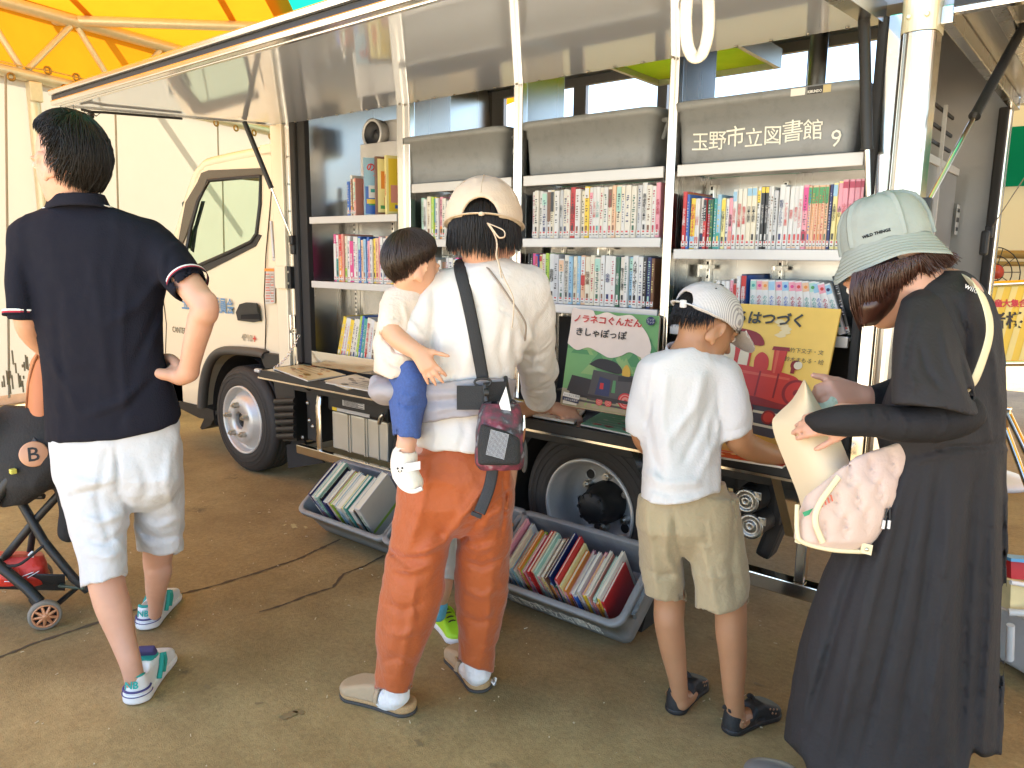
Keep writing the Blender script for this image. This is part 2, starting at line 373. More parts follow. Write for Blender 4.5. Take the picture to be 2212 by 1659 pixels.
# ------------------------------------------------------------------ ground
def ground_mat():
    m = bpy.data.materials.new('asphalt'); m.use_nodes = True; nt = m.node_tree; N = nt.nodes; L = nt.links; b = N['Principled BSDF']
    tc = N.new('ShaderNodeTexCoord')
    def noise(s, d=6, r=.6):
        n = N.new('ShaderNodeTexNoise'); n.inputs['Scale'].default_value = s; n.inputs['Detail'].default_value = d; n.inputs['Roughness'].default_value = r; L.new(tc.outputs['Object'], n.inputs['Vector']); return n
    def ramp(src, a, b_, ca, cb):
        r = N.new('ShaderNodeValToRGB'); r.color_ramp.elements[0].position = a; r.color_ramp.elements[1].position = b_; r.color_ramp.elements[0].color = (*ca, 1); r.color_ramp.elements[1].color = (*cb, 1); L.new(src, r.inputs[0]); return r
    def mix(f, a, b_, t='MIX'):
        x = N.new('ShaderNodeMix'); x.data_type = 'RGBA'; x.blend_type = t
        if isinstance(f, float): x.inputs[0].default_value = f
        else: L.new(f, x.inputs[0])
        for i, q in ((6, a), (7, b_)):
            if isinstance(q, tuple): x.inputs[i].default_value = (*q, 1)
            else: L.new(q, x.inputs[i])
        return x.outputs[2]
    n1 = noise(1.1, 10, .68); c = ramp(n1.outputs[0], .32, .68, (.31, .21, .085), (.56, .42, .20)).outputs[0]
    n0 = noise(.45, 3); c = mix(.5, c, ramp(n0.outputs[0], .35, .65, (.62, .56, .5), (1, 1, 1)).outputs[0], 'MULTIPLY'); n9 = noise(7, 8, .7); c = mix(.35, c, ramp(n9.outputs[0], .4, .6, (.6, .56, .5), (1, 1, 1)).outputs[0], 'MULTIPLY')
    n2 = noise(55, 4); c = mix(.55, c, ramp(n2.outputs[0], .35, .65, (.62, .60, .56), (1, 1, 1)).outputs[0], 'MULTIPLY')
    n2b = noise(260, 2); c = mix(.5, c, ramp(n2b.outputs[0], .4, .62, (.62, .62, .6), (1, 1, 1)).outputs[0], 'MULTIPLY')
    v = N.new('ShaderNodeTexVoronoi'); v.inputs['Scale'].default_value = 38; L.new(tc.outputs['Object'], v.inputs['Vector'])
    vr = ramp(v.outputs['Distance'], .035, .06, (1, 1, 1), (0, 0, 0)); n3 = noise(3.1, 3); gate = ramp(n3.outputs[0], .5, .6, (0, 0, 0), (1, 1, 1))
    spk = N.new('ShaderNodeMath'); spk.operation = 'MULTIPLY'; L.new(vr.outputs[0], spk.inputs[0]); L.new(gate.outputs[0], spk.inputs[1])
    c = mix(spk.outputs[0], c, (.5, .45, .34))
    n4 = noise(2.3, 10, .75); st = ramp(n4.outputs[0], .6, .68, (0, 0, 0), (.6, .6, .6)); c = mix(st.outputs[0], c, (.03, .024, .018))
    L.new(c, b.inputs['Base Color']); b.inputs['Roughness'].default_value = .78
    bp = N.new('ShaderNodeBump'); bp.inputs['Strength'].default_value = .4; bp.inputs['Distance'].default_value = .006
    ad = N.new('ShaderNodeMath'); L.new(n2.outputs[0], ad.inputs[0]); L.new(n2b.outputs[0], ad.inputs[1]); L.new(ad.outputs[0], bp.inputs['Height']); L.new(bp.outputs[0], b.inputs['Normal'])
    return m
g = MB(); g.add([(-200, -200, 0), (200, -200, 0), (200, 200, 0), (-200, 200, 0)], [(0, 1, 2, 3)])
tag(g.build('ground', ground_mat()), kind='structure')
fc = MB(); fc.add([(-60, -60, .004), (60, -60, .004), (60, -3.7, .004), (-60, -3.7, .004)], [(0, 1, 2, 3)]); tag(fc.build('forecourt', M('bounce_ground_pale', (.52, .46, .36), .85, var=.12, vscale=2, bump=.1)), kind='structure')  # unseen pale ground added behind the camera to bounce fill light forward
# cracks and stains lying in the paving: thin irregular sheets
def ribbon(pts, w0, seed, jag=.35):
    r = random.Random(seed); P = [onZ(*p) for p in pts]; out = []
    for a, b in zip(P[:-1], P[1:]):
        n = max(2, int(np.linalg.norm(b-a)/.02))
        out += [a+(b-a)*i/n for i in range(n)]
    out.append(P[-1]); L_, R_ = [], []; off = 0
    for i, p in enumerate(out):
        t = out[min(i+1, len(out)-1)]-out[max(i-1, 0)]; t /= np.linalg.norm(t)+1e-9; s = np.array([-t[1], t[0], 0]); off = off*.8+r.uniform(-1, 1)*w0*jag
        w = w0*(.35+.9*r.random()); L_.append(p+s*(off+w)+[0, 0, .002]); R_.append(p+s*(off-w)+[0, 0, .002])
    return MB().grid([L_, R_][::-1], 0, False)
mk_dark = M('crack_filler', (.085, .058, .032), .85, var=.4, vscale=30)
for i, (pts, w_) in enumerate([([(-20, 1428), (60, 1395), (200, 1350), (390, 1285), (480, 1262), (560, 1236), (640, 1210), (735, 1165)], .008), ([(560, 1322), (610, 1308), (660, 1288), (720, 1270), (745, 1240), (790, 1222), (830, 1200)], .007)]):
    tag(ribbon(pts, w_, i+3).build('ground_crack', mk_dark), kind='structure')
def blot(c, rx, seed, n=22, z=.0025):
    r = random.Random(seed); p = onZ(*c); a0 = r.random()*6; V = []
    for i in range(n):
        a = 2*PI*i/n; q = rx*(.65+.3*math.sin(2*a+a0)+.22*r.uniform(-1, 1)); V.append((p[0]+q*math.cos(a), p[1]+q*.8*math.sin(a), z))
    return V
st = MB()
for i, (c, rx) in enumerate([((625, 1545), .032), ((645, 1538), .022), ((560, 1520), .014), ((1035, 1120), .02), ((448, 1484), .018), ((1810, 1290), .03), ((1750, 1320), .02), ((905, 1605), .02), ((1640, 1480), .02)]):
    V = blot(c, rx, i); st.add(V, [tuple(range(len(V)))])
tag(st.build('ground_stain', M('damp_stain', (.215, .15, .072), .6, var=.3, vscale=40)), kind='structure')
chalk = MB()
for i, (c, rx) in enumerate([((635, 1137), .035), ((660, 1140), .02), ((615, 1135), .016)]):
    V = blot(c, rx, 40+i, 26, .003); chalk.add(V, [tuple(range(len(V)))])
tag(chalk.build('ground_paint_mark', M('worn_paint', (.5, .42, .2), .8, var=.3, vscale=60)), kind='structure')
# scattered bits of grit and straw: beyond counting
gr = MB(); r_ = random.Random(11)
for i in range(420):
    x, y = r_.uniform(-4, .6), r_.uniform(-2.1, .3); s = r_.uniform(.0015, .0035); a = r_.uniform(0, PI); l = s*r_.choice((1, 1, 1.6, 5))
    gr.box((x, y, s*.5+.002), (l, s, s*.8), 0, 0, (0, 0, a))
tag(gr.build('grit', M('straw_bits', (.55, .46, .3), .9, var=.3)), kind='stuff')

# ------------------------------------------------------------------ the tent
tent = empty('event_tent', (-7.6, 0, 0), 'large yellow and green event tent with white side walls over the truck', 'tent')
MY = M_fabric_light('yellow_canopy', (.50, .21, .015), (.31, .125, .005), .5, .10, 4)
MG = M_fabric_light('green_canopy', (.006, .22, .13), (.006, .26, .16), .5, .08, 4)
MW = M_fabric_light('white_canopy_wall', (.56, .52, .43), (.24, .225, .19), .4, .05, 2)
MSEAM = M_fabric_light('yellow_seam', (.60, .26, .02), (.6, .25, .02), .3, .1, 4)
MTUBE = M('galvanised_tube', (.62, .55, .38), .42, .35, var=.12, vscale=30, bump=.05)
WALLX, WD = -7.55, nrm([-.165, .986, 0])
W0 = np.array([-7.44, -.157, 0.0])
def onwall(x, y, off=0.):
    n = np.array([WD[1], -WD[0], 0]); r = _ray(x, y); return EYE+r*((W0+n*off-EYE)@n)/(r@n)
ztop = onwall(0, 150)[2]
n_w = np.array([WD[1], -WD[0], 0])
wm = MB(); rows = []
for i in range(60):
    s = -5+i*.24; rows.append([W0+WD*s+n_w*(.012*math.sin(s*5.1)+.02*math.sin(s*1.7))*(1-j/14)*1.2+np.array([0, 0, .12+(ztop-.09)*j/14]) for j in range(15)])
wm.grid(rows, 0); wm.build('side_wall', MW, tent)
kb = MB(); kb.box(W0+WD*2+n_w*(-.25)+np.array([0, 0, .06]), (.12, 14, .12), 0, .01, (0, 0, math.atan2(-WD[0], WD[1]))); tag(kb.build('kerb', M('pink_concrete', (.42, .30, .25), .9, var=.2, vscale=20, bump=.2)), kind='structure')
ws = MB()
for a_, c_ in (((248, 200), (268, 900)), ((12, 160), (20, 860)), ((470, 262), (485, 900))):
    P_ = [onwall(a_[0]+(c_[0]-a_[0])*t, a_[1]+(c_[1]-a_[1])*t, .09) for t in np.linspace(0, 1, 6)]; ws.tube(P_, .010, 0, 6, flat=(1, .12), up=n_w)
ws.build('wall_seam', M_fabric_light('wall_seam_cloth', (.58, .50, .40), (.28, .24, .18), .38), tent)
ds = MB(); r_ = random.Random(3)
for i in range(26):
    x, y = r_.uniform(4, 82), r_.uniform(770, 842); p = onwall(x, y, .1); h_ = r_.uniform(.02, .14); ds.box(p, (.012, .012, h_), 0, .003)
ds.build('wall_scuff', M('scuff', (.22, .19, .14), .9, var=.3), tent)
# eave pipe, upper chord, struts of the end truss
E0, E1 = onwall(-60, 136, .06), onwall(593, 286, .06)
def wl(x, y): return onwall(x, y, .06)
eave = MB(); eave.tube([E0-(E1-E0)*.5, E1+(E1-E0)*1.5], .05, 0, 12); eave.build('eave_pipe', MTUBE, tent)
ch = MB(); A, B = wl(-40, -10), wl(460, 130); ch.tube([A-(B-A)*.5, B+(B-A)*1.2], .055, 0, 12); ch.build('truss_chord', MTUBE, tent)
for a, b in (((-35, 20), (45, 147)), ((60, 150), (152, 57)), ((168, 60), (242, 180)), ((295, 165), (345, 110)), ((355, 113), (420, 205)), ((440, 212), (500, 146)), ((520, 150), (590, 250))):
    t = MB(); t.tube([wl(*a), wl(*b)], .026, 0, 8); t.build('truss_strut', MTUBE, tent)
po = MB(); pt = wl(71, 195); po.tube([(pt[0], pt[1], 0), (pt[0], pt[1], pt[2])], .05, 0, 14); po.box((pt[0]+.03, pt[1], pt[2]-.02), (.1, .1, .16), 0, .01); po.build('corner_post', MTUBE, tent)
# lacing eyelets under the eave
for k, (x, y) in enumerate([(24, 166), (103, 152), (165, 167), (225, 180), (141, 191), (196, 205), (467, 266), (510, 277), (549, 287), (585, 295)]):
    e = MB(); p = onwall(x, y, .13); e.tube([p+np.array([WD[0]*math.cos(a), WD[1]*math.cos(a), math.sin(a)])*.028 for a in np.linspace(0, 2*PI, 11)[:-1]], .010, 0, 6, True); e.build('eyelet', M('brass', (.35, .2, .05), .4, .8), tent)
ropes = MB(); ropes.tube([onwall(x, y, .1) for x, y in ((0, 132), (60, 146), (103, 152), (165, 167), (230, 182), (280, 195))], .006, 0, 5); ropes.build('lacing_rope', M('lacing', (.55, .38, .12), .9), tent)
# roof: rises from the end wall over truck and viewer
ZR = onwall(0, 5, .06)[2]+.09
gp = MB(); gp.grid([[W0+WD*(-6+i*.4)-n_w*.03+np.array([0, 0, ztop-.06+(ZR-ztop+.1)*j/4]) for j in range(5)] for i in range(40)], 0); gp.build('gable_panel', MY, tent)
def roof_z(x): return ZR+(x-WALLX)*.155 if x < -1.2 else ZR+(-1.2-WALLX)*.155-(x+1.2)*.05
def onroof(x, y):
    r = _ray(x, y); lo_, hi_ = .5, 40.
    for _ in range(60):
        m_ = (lo_+hi_)/2; p = EYE+r*m_
        if p[2] > roof_z(p[0]): hi_ = m_
        else: lo_ = m_
    return EYE+r*lo_
g0, g1 = onroof(597, 0), onroof(632, 72)     # where yellow meets green
sx = (g1[0]-g0[0])/(g1[1]-g0[1]); GX = lambda y: g0[0]+sx*(y-g0[1])
def roof_part(name, xa, xb, y0, y1, mat, nx=14, ny=26, dz=0.):
    m = MB(); R = []
    for i in range(ny+1):
        y = y0+(y1-y0)*i/ny; a, b = xa(y), xb(y); R.append([(a+(b-a)*j/nx, y, roof_z(a+(b-a)*j/nx)+dz+.03*math.sin(y*1.9)*math.sin(PI*j/nx)) for j in range(nx+1)])
    m.grid(R, 0); return m.build(name, mat, tent)
Y0_, Y1_ = -3.2, 6.2
roof_part('roof_panel', lambda y: WALLX-.165*(y+.157)+.0, lambda y: GX(y), Y0_, Y1_, MY)
roof_part('roof_panel', lambda y: GX(y), lambda y: GX(y)+2.2, Y0_, Y1_, MG)
roof_part('roof_panel', lambda y: GX(y)+2.2, lambda y: GX(y)+4.0, Y0_, Y1_, MY)
roof_part('roof_panel', lambda y: GX(y)+4.0, lambda y: GX(y)+6.2, Y0_, Y1_, MG)
roof_part('roof_panel', lambda y: GX(y)+6.2, lambda y: max(GX(y)+9.5, 9.), Y0_, Y1_, MY)
for (xa, ya), (xb, yb), w_ in (((163, 0), (217, 55), .03), ((480, 0), (537, 100), .03), ((600, 0), (636, 72), .10)):
    a, b = onroof(xa, ya), onroof(xb, yb); a, b = a-(b-a)*2, b+(b-a)*3; s_ = nrm(np.cross(b-a, [0, 0, 1]))*w_
    sm = MB(); sm.add([np.array([*q[:2], roof_z(q[0])-.02]) for q in (a-s_, a+s_, b+s_, b-s_)], [(0, 1, 2, 3)]); sm.build('roof_seam', MSEAM, tent)
pu = MB(); a, b = onroof(110, 22), onroof(735, 45); pu.tube([a-[0, 0, .08], a+(b-a)*.33-[0, 0, .08], a+(b-a)*.66-[0, 0, .08], b-[0, 0, .08]], .045, 0, 12); pu.build('roof_pipe', MTUBE, tent)
# back wall far behind the truck
bw = MB(); R = []
for i in range(40):
    x = -9+i*.33; R.append([(x, 5.6+.05*math.sin(x*3), .75+j*.33) for j in range(7)])
bw.grid(R, 0); bw.build('back_wall', M_fabric_light('cream_back_wall', (.70, .60, .38), (.50, .42, .26), .4, .06, 2), tent)
gb = MB(); gb.grid([[(-9+i*.33, 5.5+.02*math.sin(i), 2.0+j*.25) for j in range(3)] for i in range(40)], 0); gb.build('green_valance', MG, tent)
br = MB(); br.tube([(-9, 5.45, 1.42), (4, 5.45, 1.42)], .035, 0, 8); br.tube([(-9, 5.45, 1.34), (4, 5.45, 1.34)], .02, 0, 8); br.build('wall_rail', M('brown_rail', (.30, .2, .07), .6), tent)
# ------------------------------------------------------------------ the library truck
truck = empty('library_truck', (-2.6, .8, 0), 'white library truck with its side flap raised and bookshelves showing', 'truck')
MWH = M('white_paint_tent_cast', (.78, .665, .47), .22, var=.03, coat=.6, vscale=3)  # white truck paint with the yellow tent light tinted into its colour
MBK = M('black_plastic', (.014, .0135, .013), .5, var=.25, vscale=20, bump=.1, bscale=200)
MRUB = M('black_rubber', (.018, .017, .016), .75, var=.3, vscale=15, bump=.15, bscale=150)
MSS = M('polished_steel', (.62, .60, .56), .12, 1., var=.05, vscale=5, bump=.012, bscale=4)
MST = M('brushed_steel', (.50, .49, .47), .27, 1., var=.08, vscale=6, streak=(1, 1, .05))
MFL = M('flap_sheet', (.70, .78, .95), .06, .22, spec=.6, coat=.25, var=.03, vscale=2, bump=.02, bscale=2.2)
MAL = M('aluminium', (.74, .72, .68), .2, 1., var=.05, vscale=9, streak=(1, 1, .02))
MSH = M('shelf_white', (.58, .56, .53), .32, .15, var=.05, vscale=10)
MCH = M('chrome', (.75, .72, .66), .07, 1., var=.03)
MDK = M('underbody', (.02, .018, .016), .6, var=.4, vscale=9, bump=.2, bscale=40)
MZN = M('zinc_bolts', (.6, .58, .52), .3, 1., var=.15, vscale=60)
ZH, XL, XR, BW = 2.03, -3.60, -.68, 1.52
POST = [(-2.69, -2.605), (-2.0, -1.955), (-1.31, -1.275)]
def part(name, mb, mats, parent=truck): return mb.build(name, mats, parent)
# --- body shell
b = MB(); b.bx(XL, -.50, .02, BW, .68, .76, 0, .004); part('body_floor', b, MDK)
b = MB(); hx0, hx1, hy0, hy1 = -1.86, -1.30, .34, .92
b.bx(XL, hx0, 0, BW, 2.42, 2.49); b.bx(hx1, -.5, 0, BW, 2.42, 2.49); b.bx(hx0, hx1, 0, hy0, 2.42, 2.49); b.bx(hx0, hx1, hy1, BW, 2.42, 2.49); b.bx(XL, -.5, 0, .03, 2.075, 2.419); b.bx(-.53, -.5, .031, BW, 2.09, 2.419); part('body_roof', b, M('roof_lining', (.20, .21, .23), .35, .2, var=.05))
b = MB()
for x0, x1, y0, y1 in ((hx0-.02, hx1+.02, hy0-.02, hy0), (hx0-.02, hx1+.02, hy1, hy1+.02), (hx0-.02, hx0, hy0, hy1), (hx1, hx1+.02, hy0, hy1)): b.bx(x0, x1, y0, y1, 2.17, 2.25)
sk = part('skylight', b, M('skylight_rim', (.6, .58, .45), .3, .3)); b = MB(); b.bx(hx0, hx1, hy0, hy1, 2.195, 2.201); b.build('skylight_pane', M_fabric_light('skylight_acrylic', (.35, .42, .06), (.85, .95, .25), .85, .2, 9), sk)
b = MB(); b.bx(XL, -3.40, .03, BW,   .765, 2.418, 0, .004); part('front_bulkhead', b, MST)
b = MB(); b.bx(XL, -.5, BW-.03, BW, .765, 1.60)
for x0, x1 in ((XL, -3.3), (-2.75, -2.66), (-2.18, -2.12), (-1.95, -1.9), (-1.36, -1.28), (-.78, -.5)): b.bx(x0, x1, BW-.03, BW, 1.6, 2.418)
b.bx(XL, -.5, BW-.032, BW-.002, 2.37, 2.418); part('far_side_wall', b, M('far_wall_paint', (.42, .40, .38), .3, .3))
b = MB(); b.bx(-2.5, -2.1, BW-.12, BW-.1, 2.13, 2.145, 0, .004); b.bx(-2.5, -2.485, BW-.12, BW-.04, 2.13, 2.14); part('grab_bar', b, MBK)
# left jamb: white corner post, bright channel, black seal
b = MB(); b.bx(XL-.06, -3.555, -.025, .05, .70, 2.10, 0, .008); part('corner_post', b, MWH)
b = MB(); b.bx(-3.554, -3.50, -.012, .03, .70, 2.045, 0, .003); b.bx(-3.528, -3.522, -.016, -.011, .70, 2.045); part('jamb_channel', b, MSS)
b = MB(); b.bx(-3.499, -3.452, -.02, .06, .77, 2.04, 0, .012); b.bx(-3.45, -3.385, -.004, .028, .77, 2.04, 0, .004); part('door_seal', b, MRUB)
for z in (1.86, 1.72, 1.58, 1.02, .94):
    k = MB(); k.cyl((-3.527, -.013, z), (-3.527, -.022, z), .007, .006, 0, 6); part('bolt', k, MZN)
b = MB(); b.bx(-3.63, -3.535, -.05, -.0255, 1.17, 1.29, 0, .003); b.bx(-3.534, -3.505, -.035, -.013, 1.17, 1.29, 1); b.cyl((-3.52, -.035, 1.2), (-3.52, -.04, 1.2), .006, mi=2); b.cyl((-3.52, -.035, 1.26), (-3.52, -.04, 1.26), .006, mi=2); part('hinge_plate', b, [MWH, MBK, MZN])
for z in (.99, .89):
    b = MB(); b.bx(-3.552, -3.50, -.024, -.0125, z-.035, z+.035, 0, .003); b.cyl((-3.526, -.028, z-.04), (-3.526, -.028, z+.04), .008); part('hinge', b, MSS)
# right jamb
b = MB(); b.bx(-.648, -.622, -.02, .05, .77, 2.045, 0, .01); part('door_seal', b, MRUB)
b = MB(); b.bx(-.6215, -.586, -.006, .02, .70, 2.045, 0, .002); part('jamb_panel', b, MSS)
# rear corner column
b = MB(); n = 14; prof = []
for j in range(n+1): a = PI*j/n; prof.append((-.538-.045*math.cos(a), -.012-.034*math.sin(a)**.8))
prof += [(-.493, .05), (-.583, .05)]
b.prism([(x, y, .70) for x, y in prof], (0, 0, 1.28)); b.bx(-.5705, -.569, -.044, -.03, .7, 1.98)
for p in b.s: pass
co = part('corner_column', b, M('column_aluminium', (.62, .59, .53), .25, 1., var=.05, vscale=14, streak=(1, 1, .02)))
b = MB(); prof2 = [(-.538+(x+.538)*1.05, -.012+(y+.012)*1.06) for x, y in prof]; b.prism([(x, y, 1.982) for x, y in prof2], (0, 0, .13)); 
for xx in (-.56, -.515): b.cyl((xx, -.046, 2.02), (xx, -.053, 2.02), .007, .005)
b.build('column_cap', M('cap_cream', (.72, .66, .46), .3, .3), co)
# dividers and shelves
for i, (x0, x1) in enumerate(POST):
    b = MB(); b.bx(x0, x1, .0, .035, .765, 2.045, 0, .004); xm = (x0+x1)/2
    b.bx(xm-.004, xm+.004, -.006, -.0002, .765, 2.045, 0)
    b.bx(xm-.012, xm+.012, .036, .30,   .765, 2.418, 1, .002)
    part('shelf_divider', b, [MAL, MST])
b = MB(); b.bx(-3.399, -.655, .285, .30, .765, 1.655); part('shelf_back_panel', b, MST)
b = MB(); b.bx(-.6545, -.649, .03, .30, .765, 2.04, 0, .001); part('shelf_end_panel', b, MST)
BAY = [(-3.375, -2.695), (-2.60, -2.005), (-1.95, -1.315), (-1.27, -.655)]
SHELF = {0: (1.544, 1.214), 1: (1.668, 1.427, 1.17), 2: (1.668, 1.427, 1.17), 3: (1.668, 1.387, 1.122)}
for k, zs in SHELF.items():
    x0, x1 = BAY[k]
    for z in zs:
        b = MB(); b.bx(x0+.004, x1-.004, .012, .283, z-.012, z-.001, 0, .002); b.bx(x0+.004, x1-.004, .0, .0115, z-.032, z+(.003 if z < 1.6 else .008), 0, .003); part('shelf', b, MSH)
b = MB(); b.bx(-3.375, -2.70, -.005, .283, .765, .80, 0, .003); b.bx(-3.375, -2.70, -.012, -.0055, .765, .845, 0, .003); part('shelf_sill', b, MSS)
for x in (-3.33, -3.02, -2.585, -2.34, -1.935, -1.70, -1.255, -.98):
    b = MB(); z0, z1 = (.95, 1.72) if x < -2.7 else (.95, 1.63); b.bx(x-.010, x+.010, .262, .284, z0, z1, 0, .002)
    for j in range(int((z1-z0)/.025)): b.bx(x-.004, x+.004, .2605, .2618, z0+.01+j*.025, z0+.022+j*.025, 1)
    part('slotted_upright', b, [MAL, MBK])
    if x > -2.7:
        for z in (1.41, 1.36) if x < -1.3 else (1.34,):
            k = MB(); k.bx(x-.004, x+.03, .2, .26, z-.02, z-.006, 0); k.bx(x-.006, x+.002, .19, .262, z-.05, z-.004, 0); part('shelf_bracket', k, MAL)
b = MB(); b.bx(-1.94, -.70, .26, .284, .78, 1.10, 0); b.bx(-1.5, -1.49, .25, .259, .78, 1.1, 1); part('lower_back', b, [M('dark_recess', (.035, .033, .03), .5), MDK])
# loudspeaker in the front bay
b = MB(); s0 = onY(781, 313, .25); b.bx(s0[0], -2.715, .24, .255, 1.56, s0[2], 0, .003); part('speaker_shelf', b, M('pale_panel', (.62, .61, .60), .25, .4))
sp = onY(803, 289, .25); sp[1] = .30; b = MB(); b.lathe(sp, (0, -1, 0), [(0, 0), (.075, 0), (.078, .05), (.07, .055), (.062, .05)], 0, 32); b.lathe(sp, (0, -1, 0), [(.061, .048), (.03, .02), (.02, .028), (0, .03)], 1, 24); b.box(sp+[.06, .06, 0], (.2, .1, .15), 0, .02); part('loudspeaker', b, [MSH, MBK])
b = MB(); q_ = sp[2]-1.85; b.bx(-2.90, -2.74, .2, .3, 1.82+q_, 1.88+q_, 0, .01); b.tube([(-2.86, .21, 1.88+q_), (-2.85, .2, 1.92+q_), (-2.79, .2, 1.92+q_), (-2.77, .21, 1.88+q_)], .006, 0, 6); b.bx(-2.79, -2.75, .195, .2, 1.83+q_, 1.9+q_, 0); part('cable_box', b, MBK)
# lifting pole with blue flange in the rear bay
b = MB(); px_, py_ = -1.02, .62; b.box((px_, py_, 2.40), (.30, .24, .012), 0, .002); b.cyl((px_, py_, 1.2), (px_, py_, 2.26), .033, mi=0, n=20); b.cyl((px_, py_, 2.24), (px_, py_, 2.285), .038, mi=0, n=20); b.box((px_, py_, 2.33), (.17, .15, .08), 1, .012); b.cyl((px_, py_, 2.26), (px_, py_, 2.30), .055, .075, 1, 20)
for sx_ in (-.06, .06):
    for sy_ in (-.05, .05): b.cyl((px_+sx_, py_+sy_, 2.26), (px_+sx_, py_+sy_, 2.39), .011, mi=2, n=6)
part('lifting_pole', b, [M('worn_steel', (.35, .33, .30), .3, 1., var=.3, vscale=20), M('blue_casting', (.015, .03, .06), .4), MZN])
# --- side flap
def flap_z(y): return ZH+(ZH-1.965)*y/1.08
f = MB(); R = [[(XL+(XR-XL)*i/40, -1.06*j/20, flap_z(-1.06*j/20)) for i in range(41)] for j in range(21)]
f.grid(R, 0); f.grid([[(x, y, z+.03) for x, y, z in r] for r in R][::-1], 1)
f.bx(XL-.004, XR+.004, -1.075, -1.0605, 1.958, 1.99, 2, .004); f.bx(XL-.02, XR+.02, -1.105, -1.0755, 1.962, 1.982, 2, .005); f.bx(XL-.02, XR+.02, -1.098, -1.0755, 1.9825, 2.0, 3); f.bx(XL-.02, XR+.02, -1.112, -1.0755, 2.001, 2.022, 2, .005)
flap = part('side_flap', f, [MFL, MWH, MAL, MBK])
for X, wd in ((XL, .014), (XR, .05)):
    e = MB(); s = 1 if X == XR else -1; e.prism([(X, -.005, flap_z(0)-.006), (X+s*wd, -.005, flap_z(0)-.006), (X+s*wd, -.005, flap_z(0)+.05), (X, -.005, flap_z(0)+.05)], (0, -1.055, flap_z(-1.055)-flap_z(0)), 0); e.build('flap_edge', MST if s > 0 else MAL, flap)
e = MB(); e.tube([(XL+.02, -1.0, flap_z(-1.0)-.012), (XL+.03, -.96, flap_z(-.96)-.02), (XL+.02, -.9, flap_z(-.9)-.016), (XL+.02, -.55, flap_z(-.55)-.014)], .006, 0, 6); e.box((XL+.02, -.96, flap_z(-.96)-.03), (.02, .02, .03), 0, .004); e.build('latch_rod', MBK, flap)
for i in range(26):
    e = MB(); x = XL+.05+i*(XR-XL-.1)/25; e.lathe((x, -.018, flap_z(-.018)-.001), (0, 0, -1), [(.007, 0), (.006, .003), (0, .004)], 0, 8); e.build('rivet', MZN, flap)
# webbing loop hanging from the flap
lp = [(1488, -40), (1482, 30), (1484, 90), (1497, 122), (1515, 118), (1528, 80), (1531, 30), (1528, -40)]
e = MB(); P = [at(x, y, 1.52) for x, y in lp]
from mathutils.geometry import interpolate_bezier
def smooth(P, n=6):
    P = [np.array(p) for p in P]; out = []
    for i in range(len(P)-1):
        p0, p1, p2, p3 = P[max(i-1, 0)], P[i], P[i+1], P[min(i+2, len(P)-1)]
        for t in np.linspace(0, 1, n, endpoint=False): out.append(.5*(2*p1+(p2-p0)*t+(2*p0-5*p1+4*p2-p3)*t*t+(3*p1-p0-3*p2+p3)*t**3))
    return out+[P[-1]]
e.tube(smooth(P), .0125, 0, 8, flat=(1, .12), up=-nrm(RT*.35+FW)); e.build('pull_strap', M('webbing', (.72, .66, .52), .9, var=.1, bump=.4, bscale=120, streak=(1, 1, 60)), flap)
# --- gas struts
def strut(p, q, r, frac, parent, name='gas_strut'):
    p, q = np.array(p), np.array(q); m = p+(q-p)*frac; b = MB(); b.tube([p, p+(m-p)*.02, m-(m-p)*.03, m], [r*.8, r, r, r*1.12], 0, 16); b.tube([m+(q-m)*.0, q], r*.45, 1, 12)
    b.lathe(p, nrm(q-p), [(0, -.015), (r*1.0, -.01), (r*.8, .01)], 0, 12); b.box(q, (.03, .03, .05), 0, .006); return part(name, b, [MBK, MCH], parent)
strut(onX(530, 268, -3.56), onY(632, 519, -.03), .013, .54, truck)
b = MB(); p = onY(635, 535, -.02); b.box(p, (.035, .03, .07), 0, .008); b.cyl(p+[0, 0, .02], p+[0, -.03, .02], .008, mi=1); part('strut_mount', b, [MBK, MZN])
strut(onY(1866, 28, -.10), onY(1880, 600, -.03), .016, .50, truck)
b = MB(); p = onY(1850, 8, -.10); b.box(p, (.05, .03, .045), 0, .006); b.cyl(p+[.02, -.02, 0], p+[.02, .02, 0], .012); b.tube([p+[.02, 0, .03], p+[.025, 0, -.02]], .008); part('strut_clevis', b, MCH)
# --- rear flap over the rear doorway
b = MB(); b.bx(-.49, .9, .02, BW, 2.05, 2.07, 0); b.bx(-.492, -.46, .0, BW+.03, 2.0, 2.048, 1, .003); b.bx(-.458, .9, -.015, .018, 2.02, 2.075, 2, .004); b.bx(-.458, .9, -.02, -.0155, 2.035, 2.06, 3); b.bx(-.38, -.34, .02, BW, 2.025, 2.048, 1, .003); b.bx(-.458, .9, BW-.02, BW+.03, 2.02, 2.049, 1)
rf = part('rear_flap', b, [M('flap_liner', (.42, .43, .44), .25, .4, streak=(20, 1, 1)), MST, MAL, MBK])
strut(onZ(2208, 62, 2.03), onX(1998, 448, -.44), .014, .52, truck); strut(onX(2235, 350, -.30), onX(2137, 500, -.48), .004, .0, truck)
b = MB(); p = onX(2127, 525, -.485); b.box(p, (.03, .04, .1), 0, .01); part('strut_mount', b, MBK)
b = MB(); b.bx(-.52, -.485, BW-.10, BW-.05, .7, 2.0, 0, .008); part('rear_jamb', b, MRUB)
b = MB(); b.bx(-.51, -.48, BW-.049, BW+.03, .7, 2.0, 0, .006); b.bx(-.478, -.474, BW-.03, BW-.02, .7, 2.0); part('rear_post', b, MAL)
